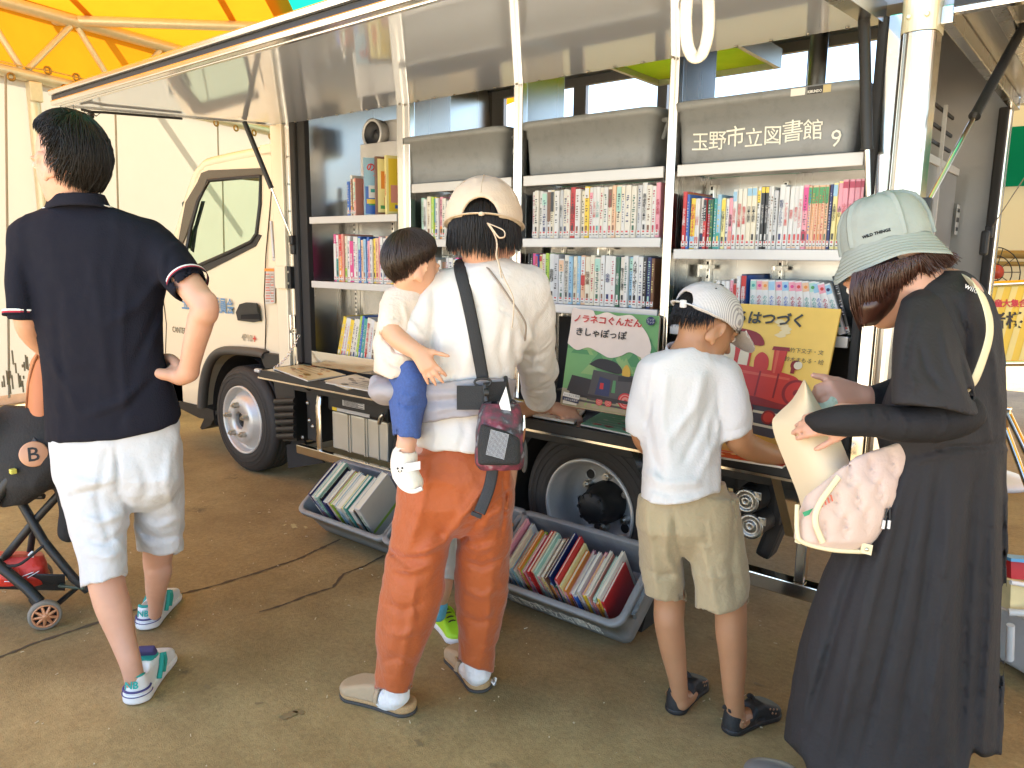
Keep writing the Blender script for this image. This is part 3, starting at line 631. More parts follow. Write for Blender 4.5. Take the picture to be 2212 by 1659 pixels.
b = MB(); b.bx(-.66, -.64, .06, BW-.15, .76, 1.74, 0); b.bx(-.64, -.632, .06, BW-.15, 1.72, 1.75, 1, .002); b.bx(-.64, -.628, .95, .97, .76, 1.95, 1); part('rear_partition', b, [M('grey_panel', (.30, .29, .28), .3, .45), MSH])
b = MB(); 
for z in (1.80, 1.86, 1.93): b.bx(-.652, -.644, .10, 1.2, z, z+.012)
part('rear_rack', b, MDK)
b = MB(); p = onX(2068, 475, -.63); b.box(p, (.002, .07, .13), 0); b.box(p+[.0015, 0, 0], (.001, .06, .02), 1); b.box(p+[.0015, 0, .04], (.001, .05, .016), 1); b.box(p+[.0015, 0, -.04], (.001, .05, .016), 1); part('notice', b, [MSH, MBK])
b = MB(); b.bx(-.64, -.632, 1.0, 1.3, 1.15, 1.42, 0)
for i in range(5):
    for j in range(6): b.bx(-.6315, -.631, 1.03+j*.045, 1.055+j*.045, 1.17+i*.05, 1.2+i*.05, 1)
part('key_board', b, [MSH, M('grey_marks', (.25, .27, .3), .6)])
# --- fold-down table
b = MB(); b.bx(-3.53, -.66, -.225, .012, .722, .748, 0, .004); b.bx(-3.53, -.66, -.238, -.2255, .712, .752, 1, .004); b.bx(-3.54, -3.5305, -.235, .0, .716, .752, 1, .003); b.bx(-3.53, -.66, -.243, -.2385, .705, .7135, 2)
tb = part('fold_down_table', b, [M('table_steel', (.5, .47, .4), .18, 1., var=.05), MBK, MAL])
for x in (-3.535, ):
    k = MB(); k.box((x, -.235, .745), (.05, .025, .02), 0, .008); k.build('table_corner', MSH, tb)
P0, P1 = np.array([-3.50, -.16, .755]), onY(647, 722, -.03); k = MB(); nl = 15
for i in range(nl):
    t = (i+.5)/nl; c = P0+(P1-P0)*t-np.array([0, 0, .03*4*t*(1-t)]); d = nrm(P1-P0); s = np.array([d[1], -d[0], 0]) if i % 2 else np.array([0, 0, 1.]); s = nrm(s-d*(s@d)); l_ = np.linalg.norm(P1-P0)/nl
    k.tube([c+d*math.cos(a)*l_*.66+s*math.sin(a)*.006 for a in np.linspace(0, 2*PI, 9)[:-1]], .0022, 0, 5, True)
part('table_chain', k, MCH)
for x in (-3.42, -1.30, -.80):
    k = MB(); k.prism([(x, -.01, .71), (x, -.20, .71), (x, -.01, .45)] if x > -3 else [(x, -.01, .71), (x, -.12, .71), (x, -.01, .62)], (.03, 0, 0), 0); k.build('table_bracket', MSS, tb)
# --- skirt and underbody
b = MB(); b.bx(XL, -.5, .015, .05, .60, .70, 0, .004); part('body_skirt', b, MDK)
b = MB(); b.bx(-5.0, -.45, .40, .48, .44, .60, 0); b.bx(-5.0, -.45, 1.05, 1.13, .44, .60, 0); b.bx(-3.6, -.5, .3, 1.3, .60, .68, 0)
for x in (-3.6, -2.8, -2.1, -1.1, -.6): b.bx(x, x+.06, .49, 1.04, .46, .58, 0)
b.cyl((-1.62, .3, .33), (-1.62, 1.3, .33), .06); b.lathe((-1.62, .78, .33), (0, 1, 0), [(0, -.16), (.13, -.1), (.15, 0), (.13, .1), (0, .16)], 0, 20); b.cyl((-4.17, .3, .33), (-4.17, 1.3, .33), .045); part('chassis', b, MDK)
# side guard rail, battery, tank
b = MB(); b.bx(-3.62, -2.20, .04, .075, .225, .275, 0, .004); b.bx(-3.62, -3.585, .076, .34, .225, .275, 0, .004); part('guard_rail', b, MSS)
b = MB(); arc = [(-3.43, .06, .276), (-3.43, .06, .52), (-3.43, .075, .59), (-3.43, .12, .64), (-3.43, .2, .66)]; b.tube(arc, .022, 0, 8, flat=(1.2, .35)); part('guard_hoop', b, MSS)
b = MB(); b.bx(-3.36, -2.90, .10, .42, .29, .50, 0, .008)
for x in (-3.22, -3.20, -3.08, -3.06, -2.97): b.bx(x-.004, x+.004, .094, .0995, .29, .5, 0)
bb = part('battery_box', b, M('ribbed_aluminium', (.62, .58, .48), .4, .6, var=.1)); b = MB(); b.bx(-3.38, -2.88, .085, .43, .502, .60, 0, .02); b.build('battery_lid', MBK, bb)
b = MB(); b.bx(-3.24, -3.06, .081, .0845, .55, .585, 0); b.bx(-3.33, -3.02, .081, .0845, .512, .53, 0); b.bx(-3.33, -3.29, .0805, .0809, .512, .53, 1)
for i in range(5): b.bx(-3.23, -3.07-(i % 2)*.04, .0803, .0808, .553+i*.006, .556+i*.006, 2)
b.build('warning_label', [MSH, M('hazard_yellow', (.8, .55, .02), .5), MBK], bb)
b = MB(); b.tube([(-2.93, .07, .50), (-2.90, .06, .54), (-2.89, .065, .55)], .012, 0, 8); b.build('battery_catch', MZN, bb)
b = MB(); b.bx(-2.83, -2.30, .11, .46, .26, .60, 0, .05); part('fuel_tank', b, MBK)
for x in (-2.76, -2.42):
    b = MB(); b.bx(x, x+.035, .104, .47, .255, .606, 0, .02); part('tank_strap', b, MRUB)
b = MB(); b.bx(-3.05, -2.93, .03, .04, .60, .69, 0, .004); b.bx(-3.0, -2.96, .024, .0295, .63, .64, 1); part('charge_cover', b, [MSH, M('amber', (.6, .35, .05), .5)])
b = MB(); b.prism([(-2.88, .09, .29), (-2.83, .09, .45), (-2.80, .09, .29)], (0, .3, 0), 0); part('tank_bracket', b, MBK)
# step rail near the rear
b = MB(); b.bx(-1.02, -.45, .10, .16, .19, .245, 0, .004); b.bx(-.80, -.765, .11, .15, .2455, .60, 0, .004); part('entry_step', b, MSS)
b = MB(); b.box((-1.02, .32, .44), (.20, .06, .16), 0, .03); b.cyl((-1.02, .2, .47), (-1.02, .34, .47), .05, .06, 0, 20); b.cyl((-.99, .18, .385), (-.99, .34, .385), .045, .05, 0, 20); b.box((-.95, .36, .36), (.06, .1, .3), 0, .02, (0, .3, 0)); part('spring_hanger', b, MDK)
for x, y, z, r in ((-1.02, .195, .47, .042), (-.99, .175, .385, .042)):
    k = MB(); k.lathe((x, y, z), (0, -1, 0), [(r*1.15, 0), (r*1.15, .006), (r*.8, .007), (r*.75, .003), (r*.5, .003), (r*.45, .010), (r*.2, .010), (0, .004)], 0, 24)
    for a in (.6, .6+PI): k.cyl((x+math.cos(a)*r*1.35, y, z+math.sin(a)*r*1.35), (x+math.cos(a)*r*1.35, y-.016, z+math.sin(a)*r*1.35), .009, mi=0, n=6); k.box((x+math.cos(a)*r*1.2, y-.002, z+math.sin(a)*r*1.2), (.03, .006, .03), 0, .003)
    part('spring_pin', k, M('galvanised_pin', (.55, .54, .5), .35, .9, var=.2, vscale=50))
# front mud guard and flap
b = MB(); b.prism([onY(x, y, .06) for x, y in ((560, 763), (622, 768), (634, 800), (641, 953), (612, 953), (590, 820), (570, 790))], (0, .5, 0), 0); part('rear_mudguard', b, MBK)
for i in range(6):
    k = MB(); y = 868+i*15; a, c = onY(594+i*1.2, y, .03), onY(637, y-2, .03); k.tube([a, c], .018, 0, 8, flat=(.7, 1)); part('mudguard_rib', k, MBK)
b = MB(); b.prism([onY(x, y, .12) for x, y in ((618, 950), (650, 945), (700, 1000), (622, 1012))], (0, .012, 0), 0); part('mud_flap', b, MRUB)
b = MB(); b.bx(-3.58, -3.46, .09, .3, .30, .66, 0, .01); part('frame_bracket', b, MDK)
for x, z in ((-3.56, .52), (-3.55, .42), (-3.52, .39), (-3.47, .36), (-3.62, .31)):
    k = MB(); k.lathe((x, .086, z), (0, -1, 0), [(.012, 0), (.010, .006), (0, .009)], 0, 8); part('bolt', k, MZN)
# --- wheels
def wheel(cx_, r, front):
    cz = r; y0 = .05; w_ = part('wheel', MB().lathe((cx_, y0+.08, cz), (0, 1, 0), [(.0, .1), (r*.55, .1), (r*.55, .12), (0, .12)], 0, 24), MDK)
    t = MB(); pr = [(.205, .02), (.215, -.004), (.235, -.008), (r*.80, -.004), (r*.92, .004), (r*.975, .02), (r, .034)]
    for i, yy in enumerate((.055, .085, .115, .145)): pr += [(r, yy-.004), (r-.010, yy-.002), (r-.010, yy+.002), (r, yy+.004)]
    pr += [(r, .172), (r*.97, .19), (r*.85, .2), (.21, .2)]
    t.lathe((cx_, y0, cz), (0, 1, 0), pr, 0, 72)
    if not front: t.lathe((cx_, y0+.24, cz), (0, 1, 0), pr, 0, 48)
    for k_ in range(3): t.lathe((cx_, y0, cz), (0, 1, 0), [(r*(.72+.07*k_), -.0062), (r*(.725+.07*k_), -.009), (r*(.73+.07*k_), -.0058)], 0, 72)
    t.build('tyre', M('tyre_rubber', (.030, .026, .022), .68, var=.3, vscale=14, bump=.2, bscale=60, dirt=.3), w_)
    rm = MB(); mr = M('wheel_silver', (.60, .585, .55), .34, .35, var=.08, vscale=30, dirt=.15); c = (cx_, y0, cz); ax = (0, 1, 0)
    if front:
        rm.lathe(c, ax, [(.216, .004), (.214, -.010), (.206, -.013), (.199, -.004), (.197, .03), (.188, .045), (.172, .03), (.145, -.012), (.128, -.026), (.058, -.030), (.056, -.01), (.056, .03), (0, .03)], 0, 64)
        for i in range(5):
            a = .35+i*2*PI/5; q = np.array([cx_+.158*math.cos(a+.63), y0+.012, cz+.158*math.sin(a+.63)]); t_ = np.array([-math.sin(a+.63), 0, math.cos(a+.63)]); rr = np.array([math.cos(a+.63), .9, math.sin(a+.63)]); rr = nrm(rr)
            V = [q+t_*math.cos(b_)*.034+rr*math.sin(b_)*.019-np.cross(t_, rr)*(-.004) for b_ in np.linspace(0, 2*PI, 21)[:-1]]; V2 = [v-np.cross(t_, rr)*.002 for v in V]
            if np.cross(t_, rr)[1] < 0: V = [v+np.cross(t_, rr)*.008 for v in V]
            rm.add(V, [tuple(range(20))], 1)
            rm.tube(V, .0035, 0, 6, True)
    else:
        rm.lathe(c, ax, [(.214, .006), (.212, -.010), (.204, -.012), (.197, .0), (.192, .05), (.185, .055), (.180, .09), (.172, .13), (.150, .150), (.10, .152), (.0, .152)], 0, 64)
        for i in range(6):
            a = .2+i*PI/3; q = np.array([cx_+.135*math.cos(a), y0+.146, cz+.135*math.sin(a)]); V = [q+np.array([math.cos(b_)*.024, 0, math.sin(b_)*.024]) for b_ in np.linspace(0, 2*PI, 17)[:-1]]; rm.add(V, [tuple(range(16))], 1); rm.tube(V, .003, 0, 5, True)
    rm.build('rim', [mr, MDK], w_)
    hb = MB()
    if front: hb.lathe(c, ax, [(0, -.018), (.02, -.016), (.022, -.008), (.045, -.004), (.05, .01)], 0, 28)
    else:
        hb.lathe(c, ax, [(0, .012), (.055, .012), (.066, .02), (.07, .035), (.07, .09), (.088, .1), (.09, .15)], 0, 32)
        for i in range(8): a = i*PI/4; hb.cyl((cx_+.057*math.cos(a), y0+.018, cz+.057*math.sin(a)), (cx_+.057*math.cos(a), y0+.008, cz+.057*math.sin(a)), .008, mi=0, n=6)
    hb.build('hub', MBK, w_)
    for i in range(5 if front else 6):
        a = .35+i*2*PI/5 if front else .5+i*PI/3; q = np.array([cx_+.098*math.cos(a), y0, cz+.098*math.sin(a)]) if front else np.array([cx_+.112*math.cos(a), y0, cz+.112*math.sin(a)])
        nb = MB(); d0, d1 = (-.026, -.060) if front else (.150, .118); nb.cyl(q+[0, d0, 0], q+[0, d1, 0], .019, .017, 0, 6); nb.cyl(q+[0, d1, 0], q+[0, d1-.012, 0], .009, mi=0, n=8); nb.build('wheel_nut', MZN, w_)
wheel(-4.185, .335, True); wheel(-1.62, .338, False)
b = MB(); b.lathe((-1.62, .04, .338), (0, 1, 0), [(.39, 0), (.39, .5)], 0, 24, -PI*.62, PI*.62); part('wheel_arch', b, MDK)

# --- cab
YC = .10; YF = 1.62
cab = MB(); out_px = [(601, 322), (533, 326), (433, 347), (417, 357), (403, 377), (388, 433), (372, 507), (356, 600), (345, 680), (339, 760), (341, 852), (388, 869), (437, 877), (441, 830), (451, 789), (468, 765), (493, 757), (560, 762), (573, 768), (617, 768)]
win_px = [(433, 388), (546, 378), (549, 440), (546, 505), (536, 522), (490, 545), (421, 576), (396, 545), (402, 490), (413, 433)]
from mathutils.geometry import tessellate_polygon
O = [onY(x, y, YC) for x, y in out_px]; Wn = [onY(x, y, YC) for x, y in win_px]
def tum(p):                                       # the upper body leans inwards
    p = np.array(p); z = p[2]; p[1] += max(0, z-1.12)*.085; return p
O = [tum(p) for p in O]; Wn = [tum(p) for p in Wn]
tri = tessellate_polygon([[Vector(p) for p in O], [Vector(p) for p in Wn]]); allp = O+Wn
cab.add(allp, [t for t in tri], 0); mir = lambda p: np.array([p[0], YF+YC-p[1], p[2]]); cab.add([mir(p) for p in allp], [t[::-1] for t in tri], 0)
n = len(O)
for i in range(n):
    j = (i+1) % n
    if i in (4, 5, 6): continue
    cab.add([O[i], O[j], mir(O[j]), mir(O[i])], [(0, 1, 2, 3)], 0)
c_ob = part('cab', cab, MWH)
def roundedge(i0, i1, r):
    pts = smooth([O[i]+[0, r*.55, 0] for i in range(i0, i1+1)], 4)
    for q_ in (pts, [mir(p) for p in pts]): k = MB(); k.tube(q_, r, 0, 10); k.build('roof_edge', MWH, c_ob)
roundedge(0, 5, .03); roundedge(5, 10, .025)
k = MB(); 
for i in (4, 5, 6): k.add([O[i]+[.0, .03, 0], O[i+1]+[0, .03, 0], mir(O[i+1])-[0, .03, 0], mir(O[i])-[0, .03, 0]], [(0, 1, 2, 3)], 0)
MGL = M('cab_glass', (.84, .94, .86), .02, trans=1., var=.02, spec=.5); MGL.node_tree.nodes['Principled BSDF'].inputs['IOR'].default_value = 1.02
k.build('windscreen', MGL, c_ob)
def panel(pts, y, th, name, mat, par=c_ob, tm=True):
    k = MB(); P = [onY(x, q, YC) for x, q in pts]; P = [tum(p) if tm else p for p in P]; P = [np.array([p[0], p[1]+y-YC, p[2]]) for p in P]
    k.prism(P, (0, th, 0), 0, 0); return k.build(name, mat, par)
wpane = panel(win_px, YC+.012, .004, 'cab_window', MGL)
k = MB(); k.prism([mir(np.array(p)) for p in Wn], (0, .004, 0)); k.build('cab_window', MGL, c_ob)
# window rubber: ring
k = MB(); k.tube([p+[0, -.002, 0] for p in Wn], .014, 0, 8, True, flat=(1, .9)); k.build('window_frame', MBK, wpane)
panel([(389, 436), (411, 393), (418, 372), (433, 366), (552, 361), (556, 376), (436, 389), (412, 432), (398, 500), (388, 530), (380, 522)], YC-.012, .010, 'rain_visor', M('smoked_visor', (.05, .035, .02), .12, var=.1, coat=.5))
panel([(398, 540), (402, 490), (413, 433), (420, 433), (408, 495), (405, 545)], YC+.02, .006, 'quarter_pillar', MBK)
panel([(380, 524), (397, 545), (421, 578), (490, 547), (537, 524), (547, 505), (556, 508), (545, 532), (440, 588), (400, 560), (372, 520)], YC-.004, .006, 'window_gasket', MBK)
# mirror seen through the glass
k = MB(); p = onY(404, 510, .22); k.box(p, (.05, .10, .17), 0, .03); k.tube([p+[0, 0, .08], p+[-.02, 0, .22], p+[.1, 0, .26]], .012, 0, 8); k.build('wing_mirror', M('mirror_shell', (.05, .09, .08), .25), c_ob)
# seats, wheel, dash
k = MB(); k.box((-4.15, .55, 1.15), (.14, .45, .75), 0, .05, (0, -.15, 0)); k.box((-4.38, .55, .85), (.5, .45, .16), 0, .05); k.box((-4.18, 1.2, 1.15), (.14, .45, .75), 0, .05, (0, -.15, 0)); k.build('seat', M('seat_fabric', (.10, .09, .075), .9), c_ob)
k = MB(); cc = np.array([-4.72, .50, 1.20]); k.tube([cc+np.array([.12*math.sin(a)*.6, .2*math.cos(a), .2*math.sin(a)*.8]) for a in np.linspace(0, 2*PI, 25)[:-1]], .014, 0, 8, True); k.tube([cc, cc+[-.2, 0, -.3]], .03, 0, 8); k.build('steering_wheel', MBK, c_ob)
k = MB(); k.bx(-5.12, -4.85, YC+.04, YF-.04, .75, 1.16, 0, .04); k.build('dashboard', M('dash_tan', (.20, .14, .07), .6), c_ob)
# door: seam, handle, lettering
dl = [tum(onY(x, y, YC))+[0, -.0015, 0] for x, y in ((571, 366), (570, 450), (568.5, 549), (571, 640), (575, 690), (573, 762))]
MSEM = M('seam', (.05, .035, .02), .8); k = MB(); k.tube(dl, .0035, 0, 6); k.build('door_seam', MSEM, c_ob); k = MB(); k.tube([onY(x, y, YC)+[0, -.0015, 0] for x, y in ((352, 640), (360, 700), (358, 760), (362, 862))], .003, 0, 6); k.build('door_seam', MSEM, c_ob)
dh = panel([(513, 674), (521, 657), (535, 653), (556, 655), (561, 663), (565, 693), (551, 696), (517, 692)], YC-.012, .011, 'door_handle', MBK)
k = MB(); k.prism([onY(x, y, YC-.0125) for x, y in ((521, 680), (560, 678), (562, 690), (520, 689))], (0, -.001, 0), 1); k.prism([onY(x, y, YC-.013) for x, y in ((519, 664), (557, 662), (560, 676), (520, 677))], (0, -.010, 0), 0); k.build('handle_grip', [MBK, M('handle_pocket', (.004, .004, .004), .9)], dh)
MBLUE = M('blue_lettering', (.10, .24, .42), .5)
a, c = onY(393, 657, YC), onY(505, 657, YC); k = MB(); hh = .105
k.text('玉野市教育委員会', (a+c)/2+np.array([0, -.002, 0]), (1, 0, 0), (0, 0, 1), .105, 0, fit=np.linalg.norm(c-a), bold=.02); k.build('door_lettering', MBLUE, c_ob)
a = onY(388, 713, YC); k = MB(); k.text('CANTER', a+np.array([0, -.003, 0]), (1, 0, 0), (0, 0, 1), .055, 0, fit=.19, bold=.02); k.build('model_badge', M('badge_chrome', (.3, .27, .22), .2, 1.), c_ob)
a = onY(538, 730, YC); k = MB(); k.text('4P10', a+np.array([-.02, -.003, 0]), (1, 0, 0), (0, 0, 1), .06, 0, fit=.12, bold=.01); k.text('+', a+np.array([.065, -.003, 0]), (1, 0, 0), (0, 0, 1), .07, 1, bold=.03); k.build('engine_badge', [M('badge_grey', (.42, .38, .3), .4, .5), M('badge_red', (.6, .05, .03), .4)], c_ob)
st_ = panel([(571, 580), (592, 580), (594, 655), (574, 657)], YC-.003, .002, 'instruction_sticker', MSH)
k = MB(); k.prism([onY(x, y, YC-.0035) for x, y in ((571, 580), (592, 580), (592, 586), (571, 586))], (0, -.0005, 0), 0)
for i in range(11):
    y = 591+i*5.8; k.prism([onY(x, q, YC-.0035) for x, q in ((574, y), (582+(i*7) % 5, y), (582+(i*7) % 5, y+3), (574, y+3))], (0, -.0005, 0), 1+(i % 3 == 1)); k.prism([onY(x, q, YC-.0035) for x, q in ((585, y), (591, y), (591, y+3), (585, y+3))], (0, -.0005, 0), 2-(i % 3 == 1))
k.build('sticker_print', [M('orange_print', (.75, .25, .03), .5), M('red_print', (.6, .2, .15), .6), M('grey_print', (.35, .3, .24), .6)], st_)
k = MB(); k.tube([tum(onY(584, 478, YC))+[0, -.03, 0], tum(onY(596, 556, YC))+[0, -.03, 0]], .010, 0, 8); k.box(tum(onY(597, 560, YC))+[0, -.015, 0], (.05, .03, .02), 0, .005); k.build('grab_handle', MSH, c_ob)
# arch flare, step, wheel house, front mud flap
ar = [(437, 879), (441, 830), (451, 789), (468, 765), (493, 757), (560, 762), (575, 768)]
k = MB(); k.tube(smooth([onY(x, y, YC-.02) for x, y in ar], 5), .035, 0, 10, flat=(.8, 1)); k.build('arch_flare', M('flare_grey', (.07, .062, .052), .55), c_ob)
k = MB(); k.lathe((-4.185, .08, .335), (0, 1, 0), [(.405, 0), (.405, .4)], 0, 30, -PI*.58, PI*.58); k.bx(-4.6, -3.65, .5, .52, .3, .8); k.build('wheel_house', MDK, c_ob)
k = MB(); k.prism([onY(x, y, YC-.01) for x, y in ((386, 866), (438, 878), (470, 889), (462, 908), (430, 903), (388, 882))], (0, .1, 0), 0); k.prism([onY(x, y, .14) for x, y in ((470, 890), (445, 895), (432, 924), (436, 928), (455, 918))], (0, .25, 0), 0); k.build('cab_step', MBK, c_ob)
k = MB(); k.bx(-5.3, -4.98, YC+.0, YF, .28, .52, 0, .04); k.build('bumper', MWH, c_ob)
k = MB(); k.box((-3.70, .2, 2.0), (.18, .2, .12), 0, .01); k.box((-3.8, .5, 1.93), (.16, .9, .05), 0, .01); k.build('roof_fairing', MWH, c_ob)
k = MB(); 
for x in (-4.62, -4.55): k.lathe((x, .2, 1.905), (0, 0, 1), [(.014, 0), (.012, .02), (0, .026)], 0, 8)
k.build('roof_stud', MBK, c_ob)
# ------------------------------------------------------------------ grey plastic crates
MCR = M('crate_grey', (.225, .238, .245), .42, var=.12, vscale=7, bump=.08, bscale=90, dirt=.35)
def crate(label, org, tilt=0., L=.60, Wd=.30, H=.205, group=None, letter=None, num=None, sticker=False, name='book_crate', grip=True):
    """org = bottom front-left corner; length along +X, width along +Y, tilted backwards-up about its front bottom edge"""
    ob = empty(name, org, label, 'crate', group); th = .006; fl = .013; o = np.array(org)
    ct, st_ = math.cos(tilt), math.sin(tilt)
    def T(x, y, z): return o+np.array([x, y*ct-z*st_, y*st_+z*ct])
    def ring(e, z, rad, n=6, inset=0.):
        x0, x1, y0, y1 = fl-e+inset, L-fl+e-inset, fl-e+inset, Wd-fl+e-inset; R = []
        for cx_, cy_, a0 in ((x1-rad, y0+rad, -PI/2), (x1-rad, y1-rad, 0), (x0+rad, y1-rad, PI/2), (x0+rad, y0+rad, PI)):
            for i in range(n+1): a = a0+PI/2*i/n; R.append(T(cx_+rad*math.cos(a), cy_+rad*math.sin(a), z))
        return R
    b = MB(); e = lambda z: fl*z/H
    out = [ring(e(0)-.006, 0, .03), ring(e(0), .006, .034), ring(e(.05), .05, .036), ring(e(H*.70), H*.70, .038), ring(e(H*.70)+.004, H*.705, .040), ring(e(H-.03)+.004, H-.03, .042), ring(e(H)+.014, H-.028, .05), ring(e(H)+.016, H-.003, .05), ring(e(H)+.013, H, .05), ring(e(H)-.004, H, .04), ring(e(H)-.007, H-.004, .04), ring(e(.05)-th, .05, .032), ring(-th, .008, .03)]
    b.grid(out, 0, True, True); b.add(out[0], [tuple(range(len(out[0])))[::-1]], 0); b.add(out[-1], [tuple(range(len(out[0])))], 0)
    b.build('tub', MCR, ob)
    if grip:
        for s in (0, 1):
            h = MB(); xx = L+.006 if s else -.006; d = 1 if s else -1
            for yy in (Wd*.27, Wd*.73): h.prism([T(xx-.012*d, yy-.012, H*.5), T(xx+.012*d, yy-.012, H*.86), T(xx+.012*d, yy+.012, H*.86), T(xx-.012*d, yy+.012, H*.5)], T(.014*d, 0, .0)-T(0, 0, 0), 0, .003)
            h.prism([T(xx-.01*d, Wd*.2, H*.78), T(xx-.01*d, Wd*.8, H*.78), T(xx-.01*d, Wd*.8, H-.03), T(xx-.01*d, Wd*.2, H-.03)], T(.03*d, 0, 0)-T(0, 0, 0), 0, .004)
            h.build('grip', MCR, ob)
    fy = lambda z: fl-e(z)-.0015
    if letter:
        k = MB(); zc = H*.36; n_ = len(letter); mid = T(L*.47, fy(zc)-.002, zc); upv = T(0, fy(zc+.01)-fy(zc), .01)-T(0, 0, 0)
        r = random.Random(4)
        for i, chh in enumerate(letter): k.text(chh, mid+np.array([(i-(n_-1)/2)*.062, 0, 0])+nrm(upv)*r.uniform(-.006, .006), (1, 0, .0+r.uniform(-.08, .08)), upv, .066*r.uniform(.92, 1.1), 0, bold=.004)
        if num: k.text(num, T(L*.90, fy(zc)-.002, H*.22), (1, 0, .05), upv, .07, 0)
        k.build('painted_lettering', M('chalky_paint', (.80, .77, .68), .8, var=.3, vscale=60), ob)
    if sticker:
        k = MB(); z = H-.017; yv = fl-e(H)-.0165; 
        for x0, x1, mi in ((.40, .444, 0), (.45, .496, 1), (.497, .52, 2)): k.prism([T(x0, yv, z-.010), T(x1, yv, z-.010), T(x1, yv, z+.012), T(x0, yv, z+.012)], (0, -.0006, 0), mi)
        k.text('KIBUNDO', T(.473, yv-.001, z-.003), (1, 0, 0), (0, 0, 1), .011, 0, fit=.042, bold=.03); k.build('maker_sticker', [M('sticker_white', (.7, .69, .65), .5), M('sticker_black', (.01, .01, .01), .4), M('sticker_tan', (.5, .42, .22), .5)], ob)
    return ob, T
TOWN = '玉野市立図書館'
crate('grey crate with white brush lettering on the top shelf above the boy', (-1.285, .005, 1.668+.009), L=.60, letter=TOWN, num='9', sticker=True, group='grey crates on the top shelf')
crate('plain grey crate on the top shelf beside the lettered crate', (-1.955, .005, 1.677), L=.585, group='grey crates on the top shelf')
crate('plain grey crate on the top shelf nearest the loudspeaker', (-2.650, .005, 1.677), L=.585, group='grey crates on the top shelf')
TILT = math.radians(37.4)
FLOORC = {}
for nm, x0, lab, let in (('a', -2.985, 'open grey crate of large picture books below the battery box', None), ('b', -2.385, 'open grey crate half hidden behind the orange trousers', None), ('c', -1.805, 'open grey crate of thin picture books before the rear wheel', TOWN)):
    FLOORC[nm] = crate(lab, (x0, -.282, .002), TILT, L=.60, Wd=.31, H=.187, letter=let, group='grey crates tilted on the ground')
sup = MB(); sup.prism([(-2.95, -.14, .0), (-2.95, .06, .0), (-2.95, .06, .16), (-2.95, -.06, .16)], (1.7, 0, 0)); tag(sup.build('crate_stand', MBK, None, (-2.1, -.05, 0)), 'low black stand propping up the three tilted crates', 'stand')

# ------------------------------------------------------------------ books
PAL = {'white': (.66, .65, .62), 'cream': (.70, .63, .48), 'ivory': (.68, .64, .55), 'pale grey': (.52, .52, .52), 'red': (.52, .03, .03), 'crimson': (.42, .02, .06), 'pink': (.72, .30, .36), 'magenta': (.62, .05, .22), 'orange': (.70, .25, .04), 'yellow': (.78, .55, .04), 'pale yellow': (.75, .66, .28), 'lime green': (.38, .55, .06), 'green': (.06, .28, .08), 'dark green': (.02, .11, .06), 'teal': (.05, .32, .28), 'mint green': (.35, .58, .48), 'light blue': (.28, .48, .62), 'blue': (.03, .12, .45), 'navy blue': (.015, .025, .12), 'purple': (.16, .03, .20), 'black': (.015, .015, .017), 'brown': (.18, .08, .04), 'peach': (.72, .45, .28), 'salmon pink': (.68, .28, .22)}
MPAGE = M('book_pages', (.72, .66, .52), .85, var=.1, streak=(200, 1, 1), vscale=3)
def mcov(c): return M('cover_'+c.replace(' ', '_'), PAL[c], .32, var=.05, vscale=25)
ORD = ['first', 'second', 'third', 'fourth', 'fifth', 'sixth', 'seventh', 'eighth', 'ninth', 'tenth', '11th', '12th', '13th', '14th', '15th', '16th', '17th', '18th', '19th', '20th']
def ordw(i): return ORD[i] if i < 20 else '%d%s' % (i+1, {1: 'st', 2: 'nd', 3: 'rd'}.get((i+1) % 10, 'th'))
